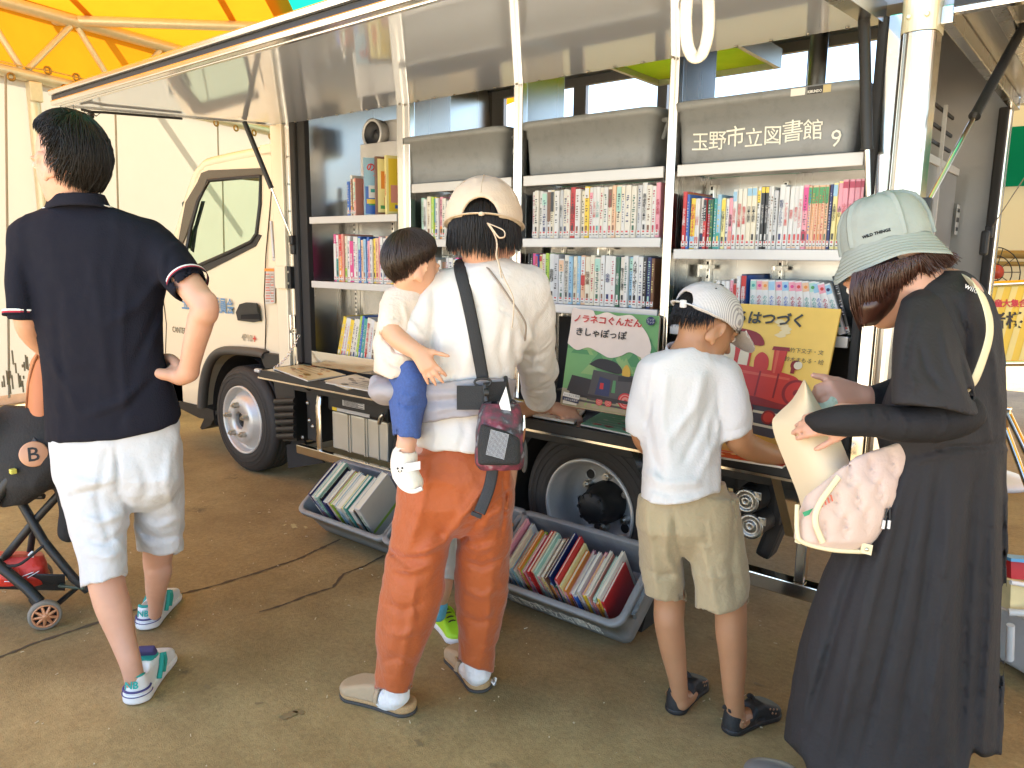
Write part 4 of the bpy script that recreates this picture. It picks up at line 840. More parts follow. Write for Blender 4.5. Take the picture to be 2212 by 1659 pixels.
def book_mesh(name, th, h, dp, col, txt=None, tcol='black', band=None, sticker=True, front=None, fb=(), seed=0, tsize=None, mats=None, tpos=.56):
    """spine faces -y at y=0; x runs over the thickness, z over the height"""
    r = random.Random(seed); b = MB(); c = min(.0022, th*.2); hb = min(th*.25, .003)
    b.bx(0, c, hb, dp, 0, h, 0); b.bx(th-c, th, hb, dp, 0, h, 0)
    b.prism([(0, hb, 0), (hb*.6, hb*.25, 0), (th*.5, 0, 0), (th-hb*.6, hb*.25, 0), (th, hb, 0), (th-c, hb+c, 0), (c, hb+c, 0)], (0, 0, h), 0)
    b.bx(c, th-c, hb+c, dp-.004, .003, h-.003, 1)
    ml = [mcov(col), MPAGE]
    def mi(m):
        if m not in ml: ml.append(m)
        return ml.index(m)
    yb = -.0006
    if band:                                        # coloured block on the spine: (z0, z1, colour)
        for z0, z1, cc in band: b.bx(th*.06, th*.94, yb, .0, z0*h, z1*h, mi(mcov(cc)))
    if txt is not None:
        mt = mi(mcov(tcol)); sz = tsize or min(th*.72, .017)
        if txt: b.text(txt, (th/2, yb-.0005, h*tpos), (1, 0, 0), (0, 0, 1), sz, mt, vert=True, fit=h*.66, lift=.0004, bold=.012)
        else:
            z = h*r.uniform(.80, .93)
            while z > h*.30:
                w_ = th*r.uniform(.3, .62); q = r.uniform(.004, .007); x0 = (th-w_)/2
                for _ in range(2): xx = x0+r.uniform(0, w_*.4); b.bx(xx, min(th*.9, xx+w_*r.uniform(.4, .7)), yb-.0004, yb, z-q*r.uniform(.3, 1), z, mt)
                z -= q*1.55
                if r.random() < .1: z -= .012
        if r.random() < .8: b.bx(th*.3, th*.7, yb-.0004, yb, h*.145, h*.24, mt)
    if sticker:
        b.bx(th*.08, th*.92, yb-.0007, yb, .008, .026, mi(mcov('white')))
        b.bx(th*.3, th*.7, yb-.0012, yb-.0007, .019, .025, mi(mcov('red'))); b.bx(th*.25, th*.75, yb-.0012, yb-.0007, .010, .013, mi(mcov('black')))
    if front: b.bx(th+.0001, th+.0006, hb+.004, dp-.004, .004, h-.004, mi(mcov(front)))
    for z0, z1, cc in fb: b.bx(th+.0007, th+.0011, .004, dp-.004, h*z0, h*z1, mi(mcov(cc)))
    me = b.mesh(name)
    for m in ml: me.materials.append(m)
    return me
def place_book(me, org, rotm, label, group):
    o = bpy.data.objects.new('book', me); COL.objects.link(o); o.matrix_world = Matrix.Translation(Vector(org)) @ rotm.to_4x4(); return tag(o, label, 'book', group)
def row(specs, x0, x1, z, y0, where, group, lean=0., seed=1, fillto=True, dp=.145, jit=.012):
    """specs: (thickness mm, height mm, colour, text, text colour, extra)"""
    tot = sum(s[0] for s in specs)/1000; k = (x1-x0)/tot if fillto else 1.; x = x0; r = random.Random(seed)
    for i, s in enumerate(specs):
        th, h, col, txt, tc = s[0]/1000*k, s[1]/1000, s[2], s[3], s[4]; ex = s[5] if len(s) > 5 else {}
        ln = ex.pop('lean', lean) if ex else lean; dpt = ex.pop('dp', dp) if ex else dp; desc = ex.pop('desc', None) if ex else None
        me = book_mesh('book', th*.97, h, dpt, col, txt, tc, seed=seed*100+i, **ex)
        size = 'thin' if th < .0125 else ('thick' if th > .021 else '')
        t = f'with {tc} spine title' if txt is not None else 'with bare spine'
        lab = ' '.join(f'{size} {col} book {desc or t}, {ordw(i)} in {where}'.split()); lab = lab if len(lab.split()) < 17 else lab.replace(' spine title', ' title')
        rz = r.uniform(-.02, .02); place_book(me, (x, y0+r.uniform(0, jit), z), Matrix.Rotation(ln+r.uniform(-.006, .006), 3, 'Y') @ Matrix.Rotation(rz, 3, 'Z'), lab, group)
        x += th/max(math.cos(ln), .5)
W, I_, C_, G_ = 'white', 'ivory', 'cream', 'pale grey'
B4U = [(16, 195, 'red', 'おもしろ実験', 'white', dict(front='orange', dp=.2)), (10, 185, 'blue', '', 'white', dict(dp=.2)), (19, 172, 'yellow', 'なぞなぞ2400', 'red', dict(band=[(.02, .25, 'light blue')], tsize=.018)), (9, 170, W, 'ことばあそび', 'red'), (9, 170, W, 'ことばあそび', 'red'),
       (13, 172, W, '', 'black', dict(band=[(.0, .3, 'navy blue')])), (12, 170, 'red', '', 'white', dict(band=[(.55, .97, 'black')])), (12, 168, 'crimson', '', 'white', dict(band=[(.7, .98, 'dark green')])), (11, 166, 'dark green', '', 'lime green'), (12, 168, 'teal', '', 'white'), (15, 180, 'light blue', '', 'yellow', dict(band=[(.0, .3, 'teal')])), (14, 168, 'pale yellow', 'ことば博士になろう', 'black', dict(band=[(.75, .97, 'yellow')])), (12, 166, W, '', 'navy blue'), (13, 168, 'pink', '絵画の図鑑', 'black', dict(band=[(.0, .35, 'salmon pink')])),
       (14, 195, W, '小学生の工作', 'red', dict(band=[(.8, .96, 'light blue')])), (16, 196, I_, '発明発見の大常識', 'red'), (16, 196, I_, '鉄道の大常識', 'red'), (17, 200, C_, '日本の歴史', 'black', dict(band=[(.86, .98, 'light blue')])), (17, 200, C_, '日本の歴史', 'black', dict(band=[(.86, .98, 'light blue')])), (11, 198, W, '', 'black', dict(band=[(.75, .95, 'yellow')])), (13, 200, 'black', 'ピアノマイブック', 'white', dict(band=[(.9, .99, 'yellow')])), (12, 200, 'black', 'ピアノマイブック', 'white', dict(band=[(.9, .99, 'yellow')])), (8, 198, G_, '', 'black'), (9, 198, W, '', 'brown'), (14, 185, G_, '', 'black'),
       (18, 203, W, '船員さんのひみつ', 'navy blue'), (15, 196, W, 'アンデルセン童話', 'red'), (15, 196, W, '西遊記', 'red', dict(band=[(.02, .14, 'peach')])), (15, 196, W, '赤毛のアン', 'red', dict(band=[(.02, .14, 'peach')])), (15, 196, W, 'アルプスの少女ハイジ', 'red'), (16, 198, 'pink', '', 'black', dict(band=[(.6, .96, 'magenta'), (.03, .28, 'crimson')]))] + [(10, 195, 'peach', '', c, dict(band=[(.72, .97, 'green')])) for c in ('blue', 'orange', 'red', 'orange', 'red', 'dark green')] + [(9, 196, 'navy blue', '', 'white'), (14, 200, 'pale yellow', '2吉備の大王', 'black', dict(band=[(.8, .97, 'light blue')])), (14, 205, 'pale yellow', '6神と仏', 'black', dict(band=[(.55, .97, 'pink')]))] + [(17, 208, 'pink', '山の歴史', 'red', dict(band=[(.88, .97, 'crimson')])) for _ in range(4)]
row(B4U, -1.245, -.645, 1.391, .012, 'row above the boy', 'books on the upper shelf above the boy', seed=4, dp=.17)
B4L = [(10, 120, 'mint green', '', 'white'), (12, 130, 'pale yellow', '', 'green', dict(band=[(.5, .95, 'light blue')])), (11, 130, 'light blue', '', 'pink'), (14, 128, 'yellow', '', 'navy blue', dict(band=[(.3, .7, 'navy blue')])), (10, 126, W, '', 'green'), (14, 135, C_, '', 'black', dict(band=[(.7, .95, 'yellow')])), (12, 150, 'yellow', '武器恐竜', 'red'), (15, 148, 'red', '昆虫', 'yellow', dict(band=[(.03, .4, 'crimson')])), (12, 150, I_, 'くもんの', 'green')] + [(14, 158, W, 'どさん', c, dict(band=[(.35, .75, b_)])) for c, b_ in (('green', 'lime green'), ('blue', 'blue'), ('pink', 'magenta'))] + [(11, 165, W, '', 'crimson', dict(band=[(.7, .97, 'pink')])), (12, 150, 'salmon pink', 'ひもで遊べる', 'crimson', dict(band=[(.6, .97, 'red')])), (13, 175, W, 'だいすき！おりがみ', 'red'), (17, 182, 'navy blue', '星座神話と星空', 'white', dict(front='blue', band=[(.55, .97, 'red')], dp=.24))]
row(B4L, -1.235, -1.0, 1.126, .015, 'lower row above boy', 'books on the lower shelf above the boy', seed=5)
NC = ['teal', 'magenta', 'orange', 'light blue', 'purple', 'blue', 'magenta', 'red', 'orange', 'green', 'light blue', 'red', 'navy blue']
NT = ['mint green', 'pink', 'peach', 'light blue', 'pink', 'light blue', 'pink', 'pink', 'peach', 'mint green', 'light blue', 'pink', 'light blue']
x = -.985; r_ = random.Random(2)
for i in range(13):
    th = .0235; ln = -.02-.018*i if i < 10 else -.22-.05*(i-9)
    me = book_mesh('book', th*.95, .165, .14, 'white', 'ののちゃん', 'blue' if i in (3, 5, 10) else ('crimson' if i in (1, 4, 6, 7, 11) else 'teal'), band=[(.80, .97, NT[i])], sticker=False, seed=60+i, tsize=.0155, tpos=.50)
    b = MB(); b.lathe((th*.5, -.0012, .165*.885), (0, -1, 0), [(.0055, 0), (.0055, .0004), (0, .0005)], 0, 12); v0 = len(me.vertices)
    bm_ = bmesh.new(); bm_.from_mesh(me); vs = [bm_.verts.new(v) for v in b.v]; mi_ = len(me.materials)
    for f in b.f:
        try: q = bm_.faces.new([vs[j] for j in f]); q.material_index = mi_
        except ValueError: pass
    bm_.to_mesh(me); bm_.free(); me.materials.append(mcov(NC[i]))
    place_book(me, (x, .012+r_.uniform(0, .008), 1.126+max(0, math.sin(-ln))*th*0), Matrix.Rotation(ln, 3, 'Y'), f'white comic with {NT[i]} top band and {NC[i]} dot, {ordw(i)} of the series row', 'comic series leaning on the lower shelf')
    x += th/math.cos(ln)*1.0+.0006
place_book(book_mesh('book', .016, .19, .14, 'black', '', 'white', seed=5), (-.675, .03, 1.126), Matrix.Rotation(-.3, 3, 'Y'), 'black book leaning at the right end of the comic series row', 'comic series leaning on the lower shelf')
r_ = random.Random(21)
def many(n, cols, h0, h1, t0, t1, texts=(), tcs=('black', 'navy blue', 'brown', 'crimson', 'dark green'), seed=0):
    r = random.Random(seed); out = []
    for i in range(n):
        c = r.choice(cols); tc = r.choice(tcs) if c not in ('black', 'navy blue', 'red', 'crimson', 'blue', 'dark green', 'purple', 'teal', 'magenta', 'brown') else 'white'
        out.append((r.uniform(t0, t1), r.uniform(h0, h1), c, texts[i] if i < len(texts) else '', tc, dict(band=[(.72, .97, r.choice(['pink', 'light blue', 'peach', 'mint green', 'cream']))]) if r.random() < .12 else {}))
    return out
def setb(lst, d):
    for i, v in d.items(): lst[i] = v
    return lst
LITE = [W, W, I_, I_, C_, W, G_, I_]
B3U = many(30, LITE, 178, 190, 15, 24, ['', '', '', '', '', '', '', '白髪のうた'], seed=31)
setb(B3U, {4: (18, 186, W, '', 'brown', dict(band=[(.35, .96, 'brown')])), 5: (16, 186, C_, '', 'black', dict(band=[(.55, .96, 'black')])), 10: (22, 192, 'red', '1964東京ブルース', 'black', dict(tsize=.019)), 13: (20, 192, 'yellow', '', 'brown', dict(band=[(.78, .97, W)])), 14: (17, 188, W, '', 'crimson', dict(band=[(.78, .9, 'pink')])), 15: (17, 188, W, 'シルバー川柳', 'red'), 16: (17, 188, W, 'シルバー川柳', 'teal'), 19: (18, 186, C_, '', 'crimson', dict(band=[(.6, .95, 'brown')])), 21: (22, 190, C_, '', 'black', dict(band=[(.5, .97, 'mint green')])), 20: (16, 190, 'peach', '', 'brown'), 29: (18, 192, 'pink', '老境の美徳', 'crimson'), 26: (20, 195, W, '高橋英樹の日本史', 'black')})
row(B3U, -1.915, -1.335, 1.431, .014, 'upper row right of cap', 'books on the upper shelf behind the woman', seed=6)
B3L = many(30, LITE+['mint green', 'light blue'], 175, 192, 14, 24, seed=33)
setb(B3L, {0: (9, 196, 'black', '', 'white'), 1: (12, 196, 'black', '', 'white'), 2: (15, 196, 'magenta', '西洋音楽の教科書', 'black'), 3: (12, 192, 'blue', '', 'white', dict(band=[(.5, .97, 'crimson')])), 4: (13, 192, 'pale yellow', 'トランプの本', 'green', dict(band=[(.86, .97, 'red')])), 5: (16, 194, I_, '', 'red'), 6: (15, 198, 'lime green', '', 'dark green', dict(band=[(.1, .5, W)])), 7: (24, 196, W, '高倉健', 'black', dict(tsize=.02)), 8: (22, 192, G_, '', 'black'), 10: (20, 190, I_, '何のために生きるのか', 'black'), 11: (17, 186, 'light blue', '', 'navy blue'), 12: (16, 186, C_, 'いとしきニッポン', 'brown'), 13: (14, 188, 'light blue', '', 'white'), 14: (18, 190, 'peach', '', 'red', dict(band=[(.4, .6, 'red'), (.62, .97, W)])), 15: (22, 186, C_, '論文集', 'brown', dict(tsize=.02)), 19: (24, 190, W, '余命', 'navy blue', dict(tsize=.02)), 21: (16, 186, 'dark green', '主婦の宿', 'white'), 22: (18, 186, I_, '新子さんの遺言', 'black'), 25: (22, 192, W, '人は怖くて嘘をつく', 'black'), 27: (14, 186, 'black', '', 'white'), 28: (16, 186, 'navy blue', '', 'mint green'), 29: (12, 182, 'brown', '', 'pale yellow')})
row(B3L, -1.93, -1.345, 1.174, .014, 'row above green picture book', 'books on the lower shelf behind the woman', seed=7)
B2U = many(26, LITE+['mint green', 'purple', 'blue', 'pink'], 165, 190, 12, 22, seed=35)
setb(B2U, {1: (18, 176, W, 'おもい出の雑草', 'black'), 3: (14, 186, 'lime green', '', 'white'), 4: (12, 184, 'yellow', '', 'blue', dict(band=[(.4, .97, 'teal')])), 6: (16, 184, 'pink', '', 'black', dict(band=[(.0, .3, 'orange')])), 9: (18, 186, 'purple', '', 'white'), 11: (18, 192, 'blue', '', 'white')})
row(B2U, -2.56, -2.03, 1.431, .014, 'upper row behind cap', 'books on the upper shelf beside the cap', seed=8)
B2L = many(24, LITE+['magenta', 'black', 'pink', 'brown'], 150, 175, 14, 24, seed=36)
row(B2L, -2.56, -2.03, 1.174, .014, 'lower row behind toddler', 'books on the lower shelf behind the toddler', seed=9)
B1U = [(20, 165, 'blue', '', 'white', dict(front='light blue', dp=.16)), (16, 195, W, '', 'red', dict(front=W, dp=.17)), (12, 175, 'brown', '', 'yellow'), (11, 175, C_, '', 'brown'), (12, 178, 'salmon pink', '', 'red', dict(band=[(.4, .9, 'mint green')]))]
row(B1U, -3.08, -2.97, 1.548, .012, 'top row of front bay', 'books on the top shelf of the front bay', seed=10, fillto=False)
def cover_art(name, kind):
    b = MB(); th, h, dp = .026, .27, .20; b.bx(0, th, 0, dp, 0, h, 0); ml = [mcov({0: 'light blue', 1: 'brown', 2: 'pale yellow'}[kind]), MPAGE]
    def mi(m):
        if m not in ml: ml.append(m)
        return ml.index(m)
    b.bx(.003, th-.003, .003, dp+.0006, .003, h-.003, 1); L_ = [0]
    def pl(pts, c): L_[0] += 1; b.add([(th+.0004+.00015*L_[0], u*dp, v*h) for u, v in pts], [tuple(range(len(pts)))], mi(mcov(c)))
    def tx(t, u, v, s, c): L_[0] += 1; b.text(t, (th+.0004+.00015*L_[0], u*dp, v*h), (0, 1, 0), (0, 0, 1), s, mi(mcov(c)), lift=0, bold=.03)
    R4 = lambda u0, u1, v0, v1: [(u0, v0), (u1, v0), (u1, v1), (u0, v1)]
    if kind == 0:
        pl(R4(.02, .98, .02, .5), 'blue'); pl(R4(.1, .95, .3, .52), 'white'); pl(R4(.15, .9, .4, .46), 'teal'); pl(R4(.05, .6, .2, .28), 'yellow'); pl(R4(.3, .95, .06, .17), 'white'); pl(R4(.4, .9, .11, .15), 'black'); pl(R4(.1, .6, .17, .2), 'green'); tx('のりもの', .5, .84, .045, 'red'); tx('スーパー', .5, .73, .03, 'pink'); tx('223', .55, .62, .055, 'yellow')
        b.text('スーパーのりもの223', (th/2, -.0008, h*.55), (1, 0, 0), (0, 0, 1), .017, mi(mcov('red')), vert=True, fit=h*.8, bold=.03)
    elif kind == 1: pl(R4(.04, .96, .04, .96), 'pale yellow'); pl(R4(.12, .55, .45, .75), 'orange'); pl(R4(.2, .75, .15, .3), 'red'); pl(R4(.4, .9, .8, .93), 'white'); pl(R4(.1, .5, .1, .16), 'green'); pl([(.3, .5), (.7, .42), (.8, .66)], 'brown')
    else: pl(R4(.05, .95, .05, .95), 'yellow'); pl(R4(.1, .6, .2, .5), 'salmon pink'); pl(R4(.3, .8, .6, .7), 'white'); pl(R4(.2, .5, .1, .16), 'blue'); b.text('はたらくくるま', (th/2, -.0008, h*.5), (1, 0, 0), (0, 0, 1), .017, mi(mcov('red')), vert=True, bold=.03)
    me = b.mesh(name)
    for m in ml: me.materials.append(m)
    return me
for k_, (x_, ln_, lb) in enumerate(((-2.955, -30, 'tall light blue vehicle book with yellow 223 on its cover'), (-2.872, -26, 'tall brown spined book with an orange and yellow cover beside the vehicle book'), (-2.80, -22, 'tall pale yellow book next to the first aluminium post'))): place_book(cover_art('book', k_), (x_, .02, 1.548), Matrix.Rotation(math.radians(ln_), 3, 'Z'), lb, 'books on the top shelf of the front bay')
B1M = [(16, 240, 'magenta', '', 'white', dict(band=[(.1, .8, W)])), (14, 236, W, '', 'black', dict(band=[(.0, .5, 'teal')])), (22, 238, 'red', '', 'white', dict(band=[(.0, .55, 'orange')])), (13, 240, 'salmon pink', '', 'red', dict(dp=.2)), (12, 232, C_, '', 'green', dict(band=[(.0, .3, 'lime green')])), (18, 230, W, '', 'black', dict(front=W, dp=.2)), (24, 205, 'magenta', '野田秀樹', 'white'), (16, 226, W, '', 'navy blue'), (12, 226, W, '', 'crimson')]+many(16, [W, W, 'pink', I_, 'light blue', 'peach', 'blue', 'yellow'], 205, 235, 10, 18, seed=38)
row(B1M, -3.20, -2.715, 1.218, .012, 'middle row of front bay', 'books on the middle shelf of the front bay', seed=11, dp=.19)
x = -3.205; B1L = [(20, 240, 'yellow', W), (14, 236, W, 'red'), (16, 234, W, 'pink'), (22, 226, 'yellow', W), (16, 232, I_, 'brown'), (18, 232, I_, 'navy blue'), (14, 250, 'lime green', 'white'), (14, 250, 'blue', 'white'), (20, 236, 'teal', 'white'), (24, 240, I_, 'red'), (18, 234, W, 'red'), (18, 225, C_, 'brown'), (16, 220, W, 'black')]
for i, (t_, h_, c_, tc_) in enumerate(B1L):
    th = t_/1000*1.35; ln = .30-.012*i
    me = book_mesh('book', th*.97, h_/1000, .19, c_, '野菜の上手な育て方大事典' if i == 9 else '', tc_ if tc_ != c_ else 'red', front=None, seed=80+i, tsize=.02 if i == 9 else None)
    place_book(me, (x, .02, .806+math.sin(ln)*th*.98), Matrix.Rotation(ln, 3, 'Y'), f'{c_} picture book with {tc_} lettering leaning, {ordw(i)} in bottom row of front bay', 'leaning books on the bottom shelf of the front bay'); x += th/math.cos(ln)
# --- books standing in the tilted crates
def crate_books(key, specs, group, where, xs, lean0, seed):
    ob, T = FLOORC[key]; Rt = Matrix.Rotation(TILT, 3, 'X'); r = random.Random(seed); x = xs
    for i, s in enumerate(specs):
        th, h, dp, c, tc, ex = s; ex = dict(ex); yoff = ex.pop('y', .035); ln = lean0+r.uniform(-.02, .02); desc = ex.pop('desc', f'with {tc} lettering')
        me = book_mesh('book', th*.96, h, dp, c, ex.pop('txt', ''), tc, seed=seed*50+i, **ex)
        place_book(me, T(x, yoff+r.uniform(0, .01), .012), Rt @ Matrix.Rotation(ln, 3, 'Y'), f'{c} picture book {desc}, {ordw(i)} from left in {where}', group); x += th/math.cos(ln)
CA = [(.016, .275, .2, 'navy blue', 'white', dict(band=[(.05, .7, W)])), (.034, .262, .22, W, 'blue', dict(band=[(.32, .55, 'salmon pink'), (.3, .36, 'brown')], desc='with seal photograph')), (.022, .28, .22, 'mint green', 'dark green', {}), (.014, .26, .2, 'black', 'white', dict(band=[(.2, .4, 'salmon pink')])), (.030, .245, .2, 'navy blue', 'white', dict(txt='と')), (.016, .262, .2, W, 'red', dict(front=W)), (.012, .25, .2, 'orange', 'white', {}), (.014, .25, .2, 'lime green', 'white', {}), (.016, .25, .2, C_, 'navy blue', {}), (.014, .246, .2, 'light blue', 'navy blue', {}), (.032, .25, .2, W, 'black', dict(band=[(.1, .9, 'light blue'), (.05, .3, 'cream'), (.1, .25, 'green')])), (.03, .25, .2, 'pale yellow', 'black', dict(band=[(.0, .3, 'peach'), (.65, .95, W)])), (.02, .262, .2, 'teal', 'white', {}), (.03, .252, .2, W, 'red', dict(band=[(.05, .35, 'salmon pink'), (.4, .6, 'peach')], txt='ぬ')), (.02, .25, .2, 'black', 'teal', {}), (.035, .285, .215, W, 'green', dict(front='ivory', fb=[(.30, .36, 'lime green'), (.06, .13, 'navy blue')], desc='with one green stripe', sticker=False))]
crate_books('a', [(t, h*1.0, d, c, tc, e) for t, h, d, c, tc, e in CA], 'picture books in the left crate', 'crate below battery box', .06, .20, 3)
cc_ = [W, I_, 'pink', W, C_, 'light blue', 'salmon pink', W, 'pale yellow', 'orange', 'lime green', 'pink', 'black', 'red', 'peach', W, 'mint green', I_, 'salmon pink', C_, 'yellow', 'brown', 'light blue', 'navy blue', 'dark green', 'teal', 'red', 'pale yellow', 'orange', 'pink', 'crimson', W, 'blue', C_, W, 'pink', 'yellow', I_, 'salmon pink', W, 'mint green', 'orange', I_, 'red']
r_ = random.Random(9); CC = []
for i, c in enumerate(cc_):
    dk = c in ('black', 'red', 'brown', 'navy blue', 'dark green', 'teal', 'crimson', 'blue')
    CC.append((r_.uniform(.011, .019), r_.uniform(.20, .262)*(1 if i < 28 else .85), r_.uniform(.17, .2), c, 'white' if dk else r_.choice(['black', 'red', 'brown', 'blue']), dict(band=[(.55, .97, r_.choice(['pink', 'light blue', 'yellow', 'white', 'red', 'mint green', 'orange']))] if r_.random() < .4 else None, desc=('with white' if dk else 'with printed')+' spine lettering')))
CC.insert(4, (.018, .235, .2, W, 'blue', dict(band=[(.1, .9, 'light blue')], desc='with blue spine block')))
sc_ = .50/sum(c[0] for c in CC)
crate_books('c', [(c[0]*sc_*.93, *c[1:]) for c in CC], 'picture books in the right crate', 'crate before rear wheel', .045, .10, 5)
CB = [(.02, .2, .2, C_, 'brown', {}), (.02, .2, .2, 'black', 'white', {}), (.02, .22, .2, W, 'red', {}), (.02, .2, .2, 'brown', 'yellow', {}), (.025, .2, .2, 'mint green', 'dark green', {}), (.02, .2, .2, 'orange', 'black', {})]
crate_books('b', CB[:3], 'picture books in the middle crate', 'the crate behind the trousers', .04, .15, 6)
ob, T = FLOORC['b']
for i, s in enumerate(CB[3:]):
    th, h, dp, c, tc, ex = s; place_book(book_mesh('book', th, h, dp, c, '', tc, seed=300+i), T(.48+i*.028, .04, .012), Matrix.Rotation(TILT, 3, 'X') @ Matrix.Rotation(.12, 3, 'Y'), f'{c} picture book at the right end of the crate behind the trousers', 'picture books in the middle crate')

# ------------------------------------------------------------------ display picture books and things lying on the table
def flat_book(label, P, th, mats, art, group=None, name='picture_book'):
    """P = lower-left, lower-right, upper-left corners of the cover"""
    a, b_, c = [np.array(p) for p in P]; ux, uy = b_-a, c-a; Wd, Hh = np.linalg.norm(ux), np.linalg.norm(uy); ux, uy = ux/Wd, uy/Hh; n = np.cross(ux, uy)
    ml = [mats, MPAGE]; b = MB(); A = lambda u, v, l=0.: a+ux*u*Wd+uy*v*Hh+n*l
    for l0, l1, mi, ins in ((0, -.003, 0, 0), (-.003, -th+.003, 1, .006), (-th+.003, -th, 0, 0)): b.prism([A(ins, ins, l0), A(1-ins, ins, l0), A(1-ins, 1-ins, l0), A(ins, 1-ins, l0)], n*(l1-l0), mi, .0008 if mi == 0 else 0)
    def mi(name, col, **k):
        m = M(name, col, .4, var=.08, vscale=20, **k)
        if m not in ml: ml.append(m)
        return ml.index(m)
    lv = [.0007]
    def poly(pts, m): b.add([A(u, v, lv[0]) for u, v in pts], [tuple(range(len(pts)))], m); lv[0] += .00012
    def blob(pts, m, n_=6):
        q = smooth([np.array([u, v, 0]) for u, v in pts+pts[:1]], n_)[:-1]; poly([(p[0], p[1]) for p in q], m)
    def disc(u, v, r, m, asp=None): poly([(u+r*math.cos(t)*(Hh/Wd if asp is None else asp), v+r*math.sin(t)) for t in np.linspace(0, 2*PI, 29)[:-1]], m)
    def line(pts, w_, m):
        for p, q in zip(pts[:-1], pts[1:]):
            d = np.array([(q[0]-p[0])*Wd, (q[1]-p[1])*Hh]); d = d/(np.linalg.norm(d)+1e-9); s = np.array([-d[1]*w_/Wd, d[0]*w_/Hh]); p, q = np.array(p), np.array(q); poly([p-s, q-s, q+s, p+s], m)
    def text(t, u, v, size, m, **k): b.text(t, A(u, v, lv[0]), ux, uy, size*Hh, m, lift=0, **k); lv[0] += .00012
    art(mi, poly, blob, disc, line, text)
    me = b.mesh(name)
    for m in ml: me.materials.append(m)
    o = link(name, me, [], None, a); return tag(o, label, 'picture book', group)
P1 = [onY(1211, 872, -.235), onY(1408, 938, -.235), onY(1237, 668, -.02)]
p1r = onY(1425, 683, -.02); P1[1] = P1[0]+(p1r-P1[2])
def art1(mi, poly, blob, disc, line, text):
    sky = mi('art_cream', (.80, .64, .52)); gr = mi('art_green', (.17, .36, .13)); gr2 = mi('art_green_dark', (.09, .26, .10)); gr3 = mi('art_moss', (.28, .42, .15)); blk = mi('art_black', (.03, .028, .027)); dgr = mi('art_dark_grey', (.075, .07, .065)); red = mi('art_red', (.55, .03, .03)); pk = mi('art_pink', (.65, .25, .2)); gold = mi('art_gold', (.65, .38, .05)); brn = mi('art_ballast', (.35, .30, .2)); nav = mi('art_navy', (.03, .04, .1)); wh = mi('art_white', (.75, .72, .66))
    poly([(0, 0), (1, 0), (1, 1), (0, 1)], gr)
    r = random.Random(3)
    for i in range(26):
        u, v, s = r.uniform(.02, .95), r.uniform(.42, .75), r.uniform(.05, .12); poly([(max(0, u-s), v-s*.9), (min(1, u+s), v-s*.9), (u+s*.3, v), (u, v+s*.5), (u-s*.25, v)], gr2 if i % 2 else gr3)
    poly([(0, 0), (1, 0), (1, .12), (0, .16)], brn)
    for i in range(9): line([(.28+i*.085, .02+i*.004), (.33+i*.085, .10)], .004, gr3)
    line([(.2, .06), (1, .05)], .004, dgr); line([(.2, .10), (1, .10)], .003, dgr)
    blob([(.0, .62), (.12, .56), (.25, .60), (.38, .56), (.5, .52), (.62, .55), (.72, .60), (.86, .56), (.94, .64), (.9, .78), (.8, .9), (.7, .98), (.55, .96), (.42, .99), (.3, .95), (.25, 1.0), (.1, 1.0), (.01, 1.0), (.01, .8)], sky)
    blob([(.84, .55), (.9, .52), (.94, .6), (.9, .66), (.85, .62)], sky)
    # a plain black tank engine seen at a slant
    poly([(.06, .14), (.3, .10), (.33, .28), (.10, .30)], blk); poly([(.3, .08), (.62, .08), (.64, .36), (.34, .38)], dgr); blob([(.28, .43), (.4, .5), (.58, .48), (.66, .40), (.6, .37), (.4, .40)], blk)
    poly([(.58, .12), (.98, .13), (.98, .38), (.62, .36)], dgr); poly([(.62, .30), (.98, .32), (.98, .36), (.62, .35)], blk); poly([(.86, .36), (.95, .36), (.97, .50), (.85, .50)], blk); poly([(.83, .50), (.99, .50), (.98, .54), (.84, .54)], dgr)
    blob([(.66, .36), (.66, .42), (.70, .47), (.74, .42), (.74, .36)], gold); poly([(.38, .14), (.54, .14), (.54, .30), (.42, .32)], nav); poly([(.43, .2), (.47, .2), (.47, .26), (.43, .26)], red); poly([(.56, .18), (.6, .18), (.6, .3), (.57, .3)], gr2)
    for u, v, q in ((.44, .075, .035), (.54, .075, .035), (.72, .12, .075), (.90, .11, .075)):
        disc(u, v, q, red); disc(u, v, q*.82, pk); disc(u, v, q*.66, red); disc(u, v, q*.5, pk); disc(u, v, q*.2, red)
    line([(.1, .12), (.98, .10)], .006, blk)
    text('ノラネコぐんだん', .44, .895, .092, red, bold=.02); text('きしゃぽっぽ', .385, .755, .092, blk, bold=.02)
    disc(.92, .93, .045, nav); text('ビッグ', .92, .945, .026, wh); text('ブック', .92, .915, .026, wh)
    poly([(.03, .075), (.22, .06), (.225, .10), (.035, .115)], wh); text('ケースごと貸出', .13, .088, .024, blk); poly([(.03, .035), (.22, .02), (.22, .055), (.03, .07)], nav); text('玉野市立図書館', .125, .046, .022, wh); poly([(.04, .0), (.2, .0), (.2, .018), (.04, .032)], wh)
flat_book('big picture book with a green hillside, white cloud and black steam engine', P1, .012, M('art_edge', (.6, .5, .4), .4), art1, 'large picture books standing on the table')
P2b = [onY(1430, 952, -.215), onY(1790, 1000, -.215), onY(1478, 645, -.02)]
p2r = onY(1817, 668, -.02); P2b[2] = np.array([onY(1510, 655, -.02)[0]-.02, -.02, p2r[2]+.003]); P2b[0] = np.array([P2b[2][0]-.0, -.215, .752]); P2b[1] = P2b[0]+(p2r-P2b[2])
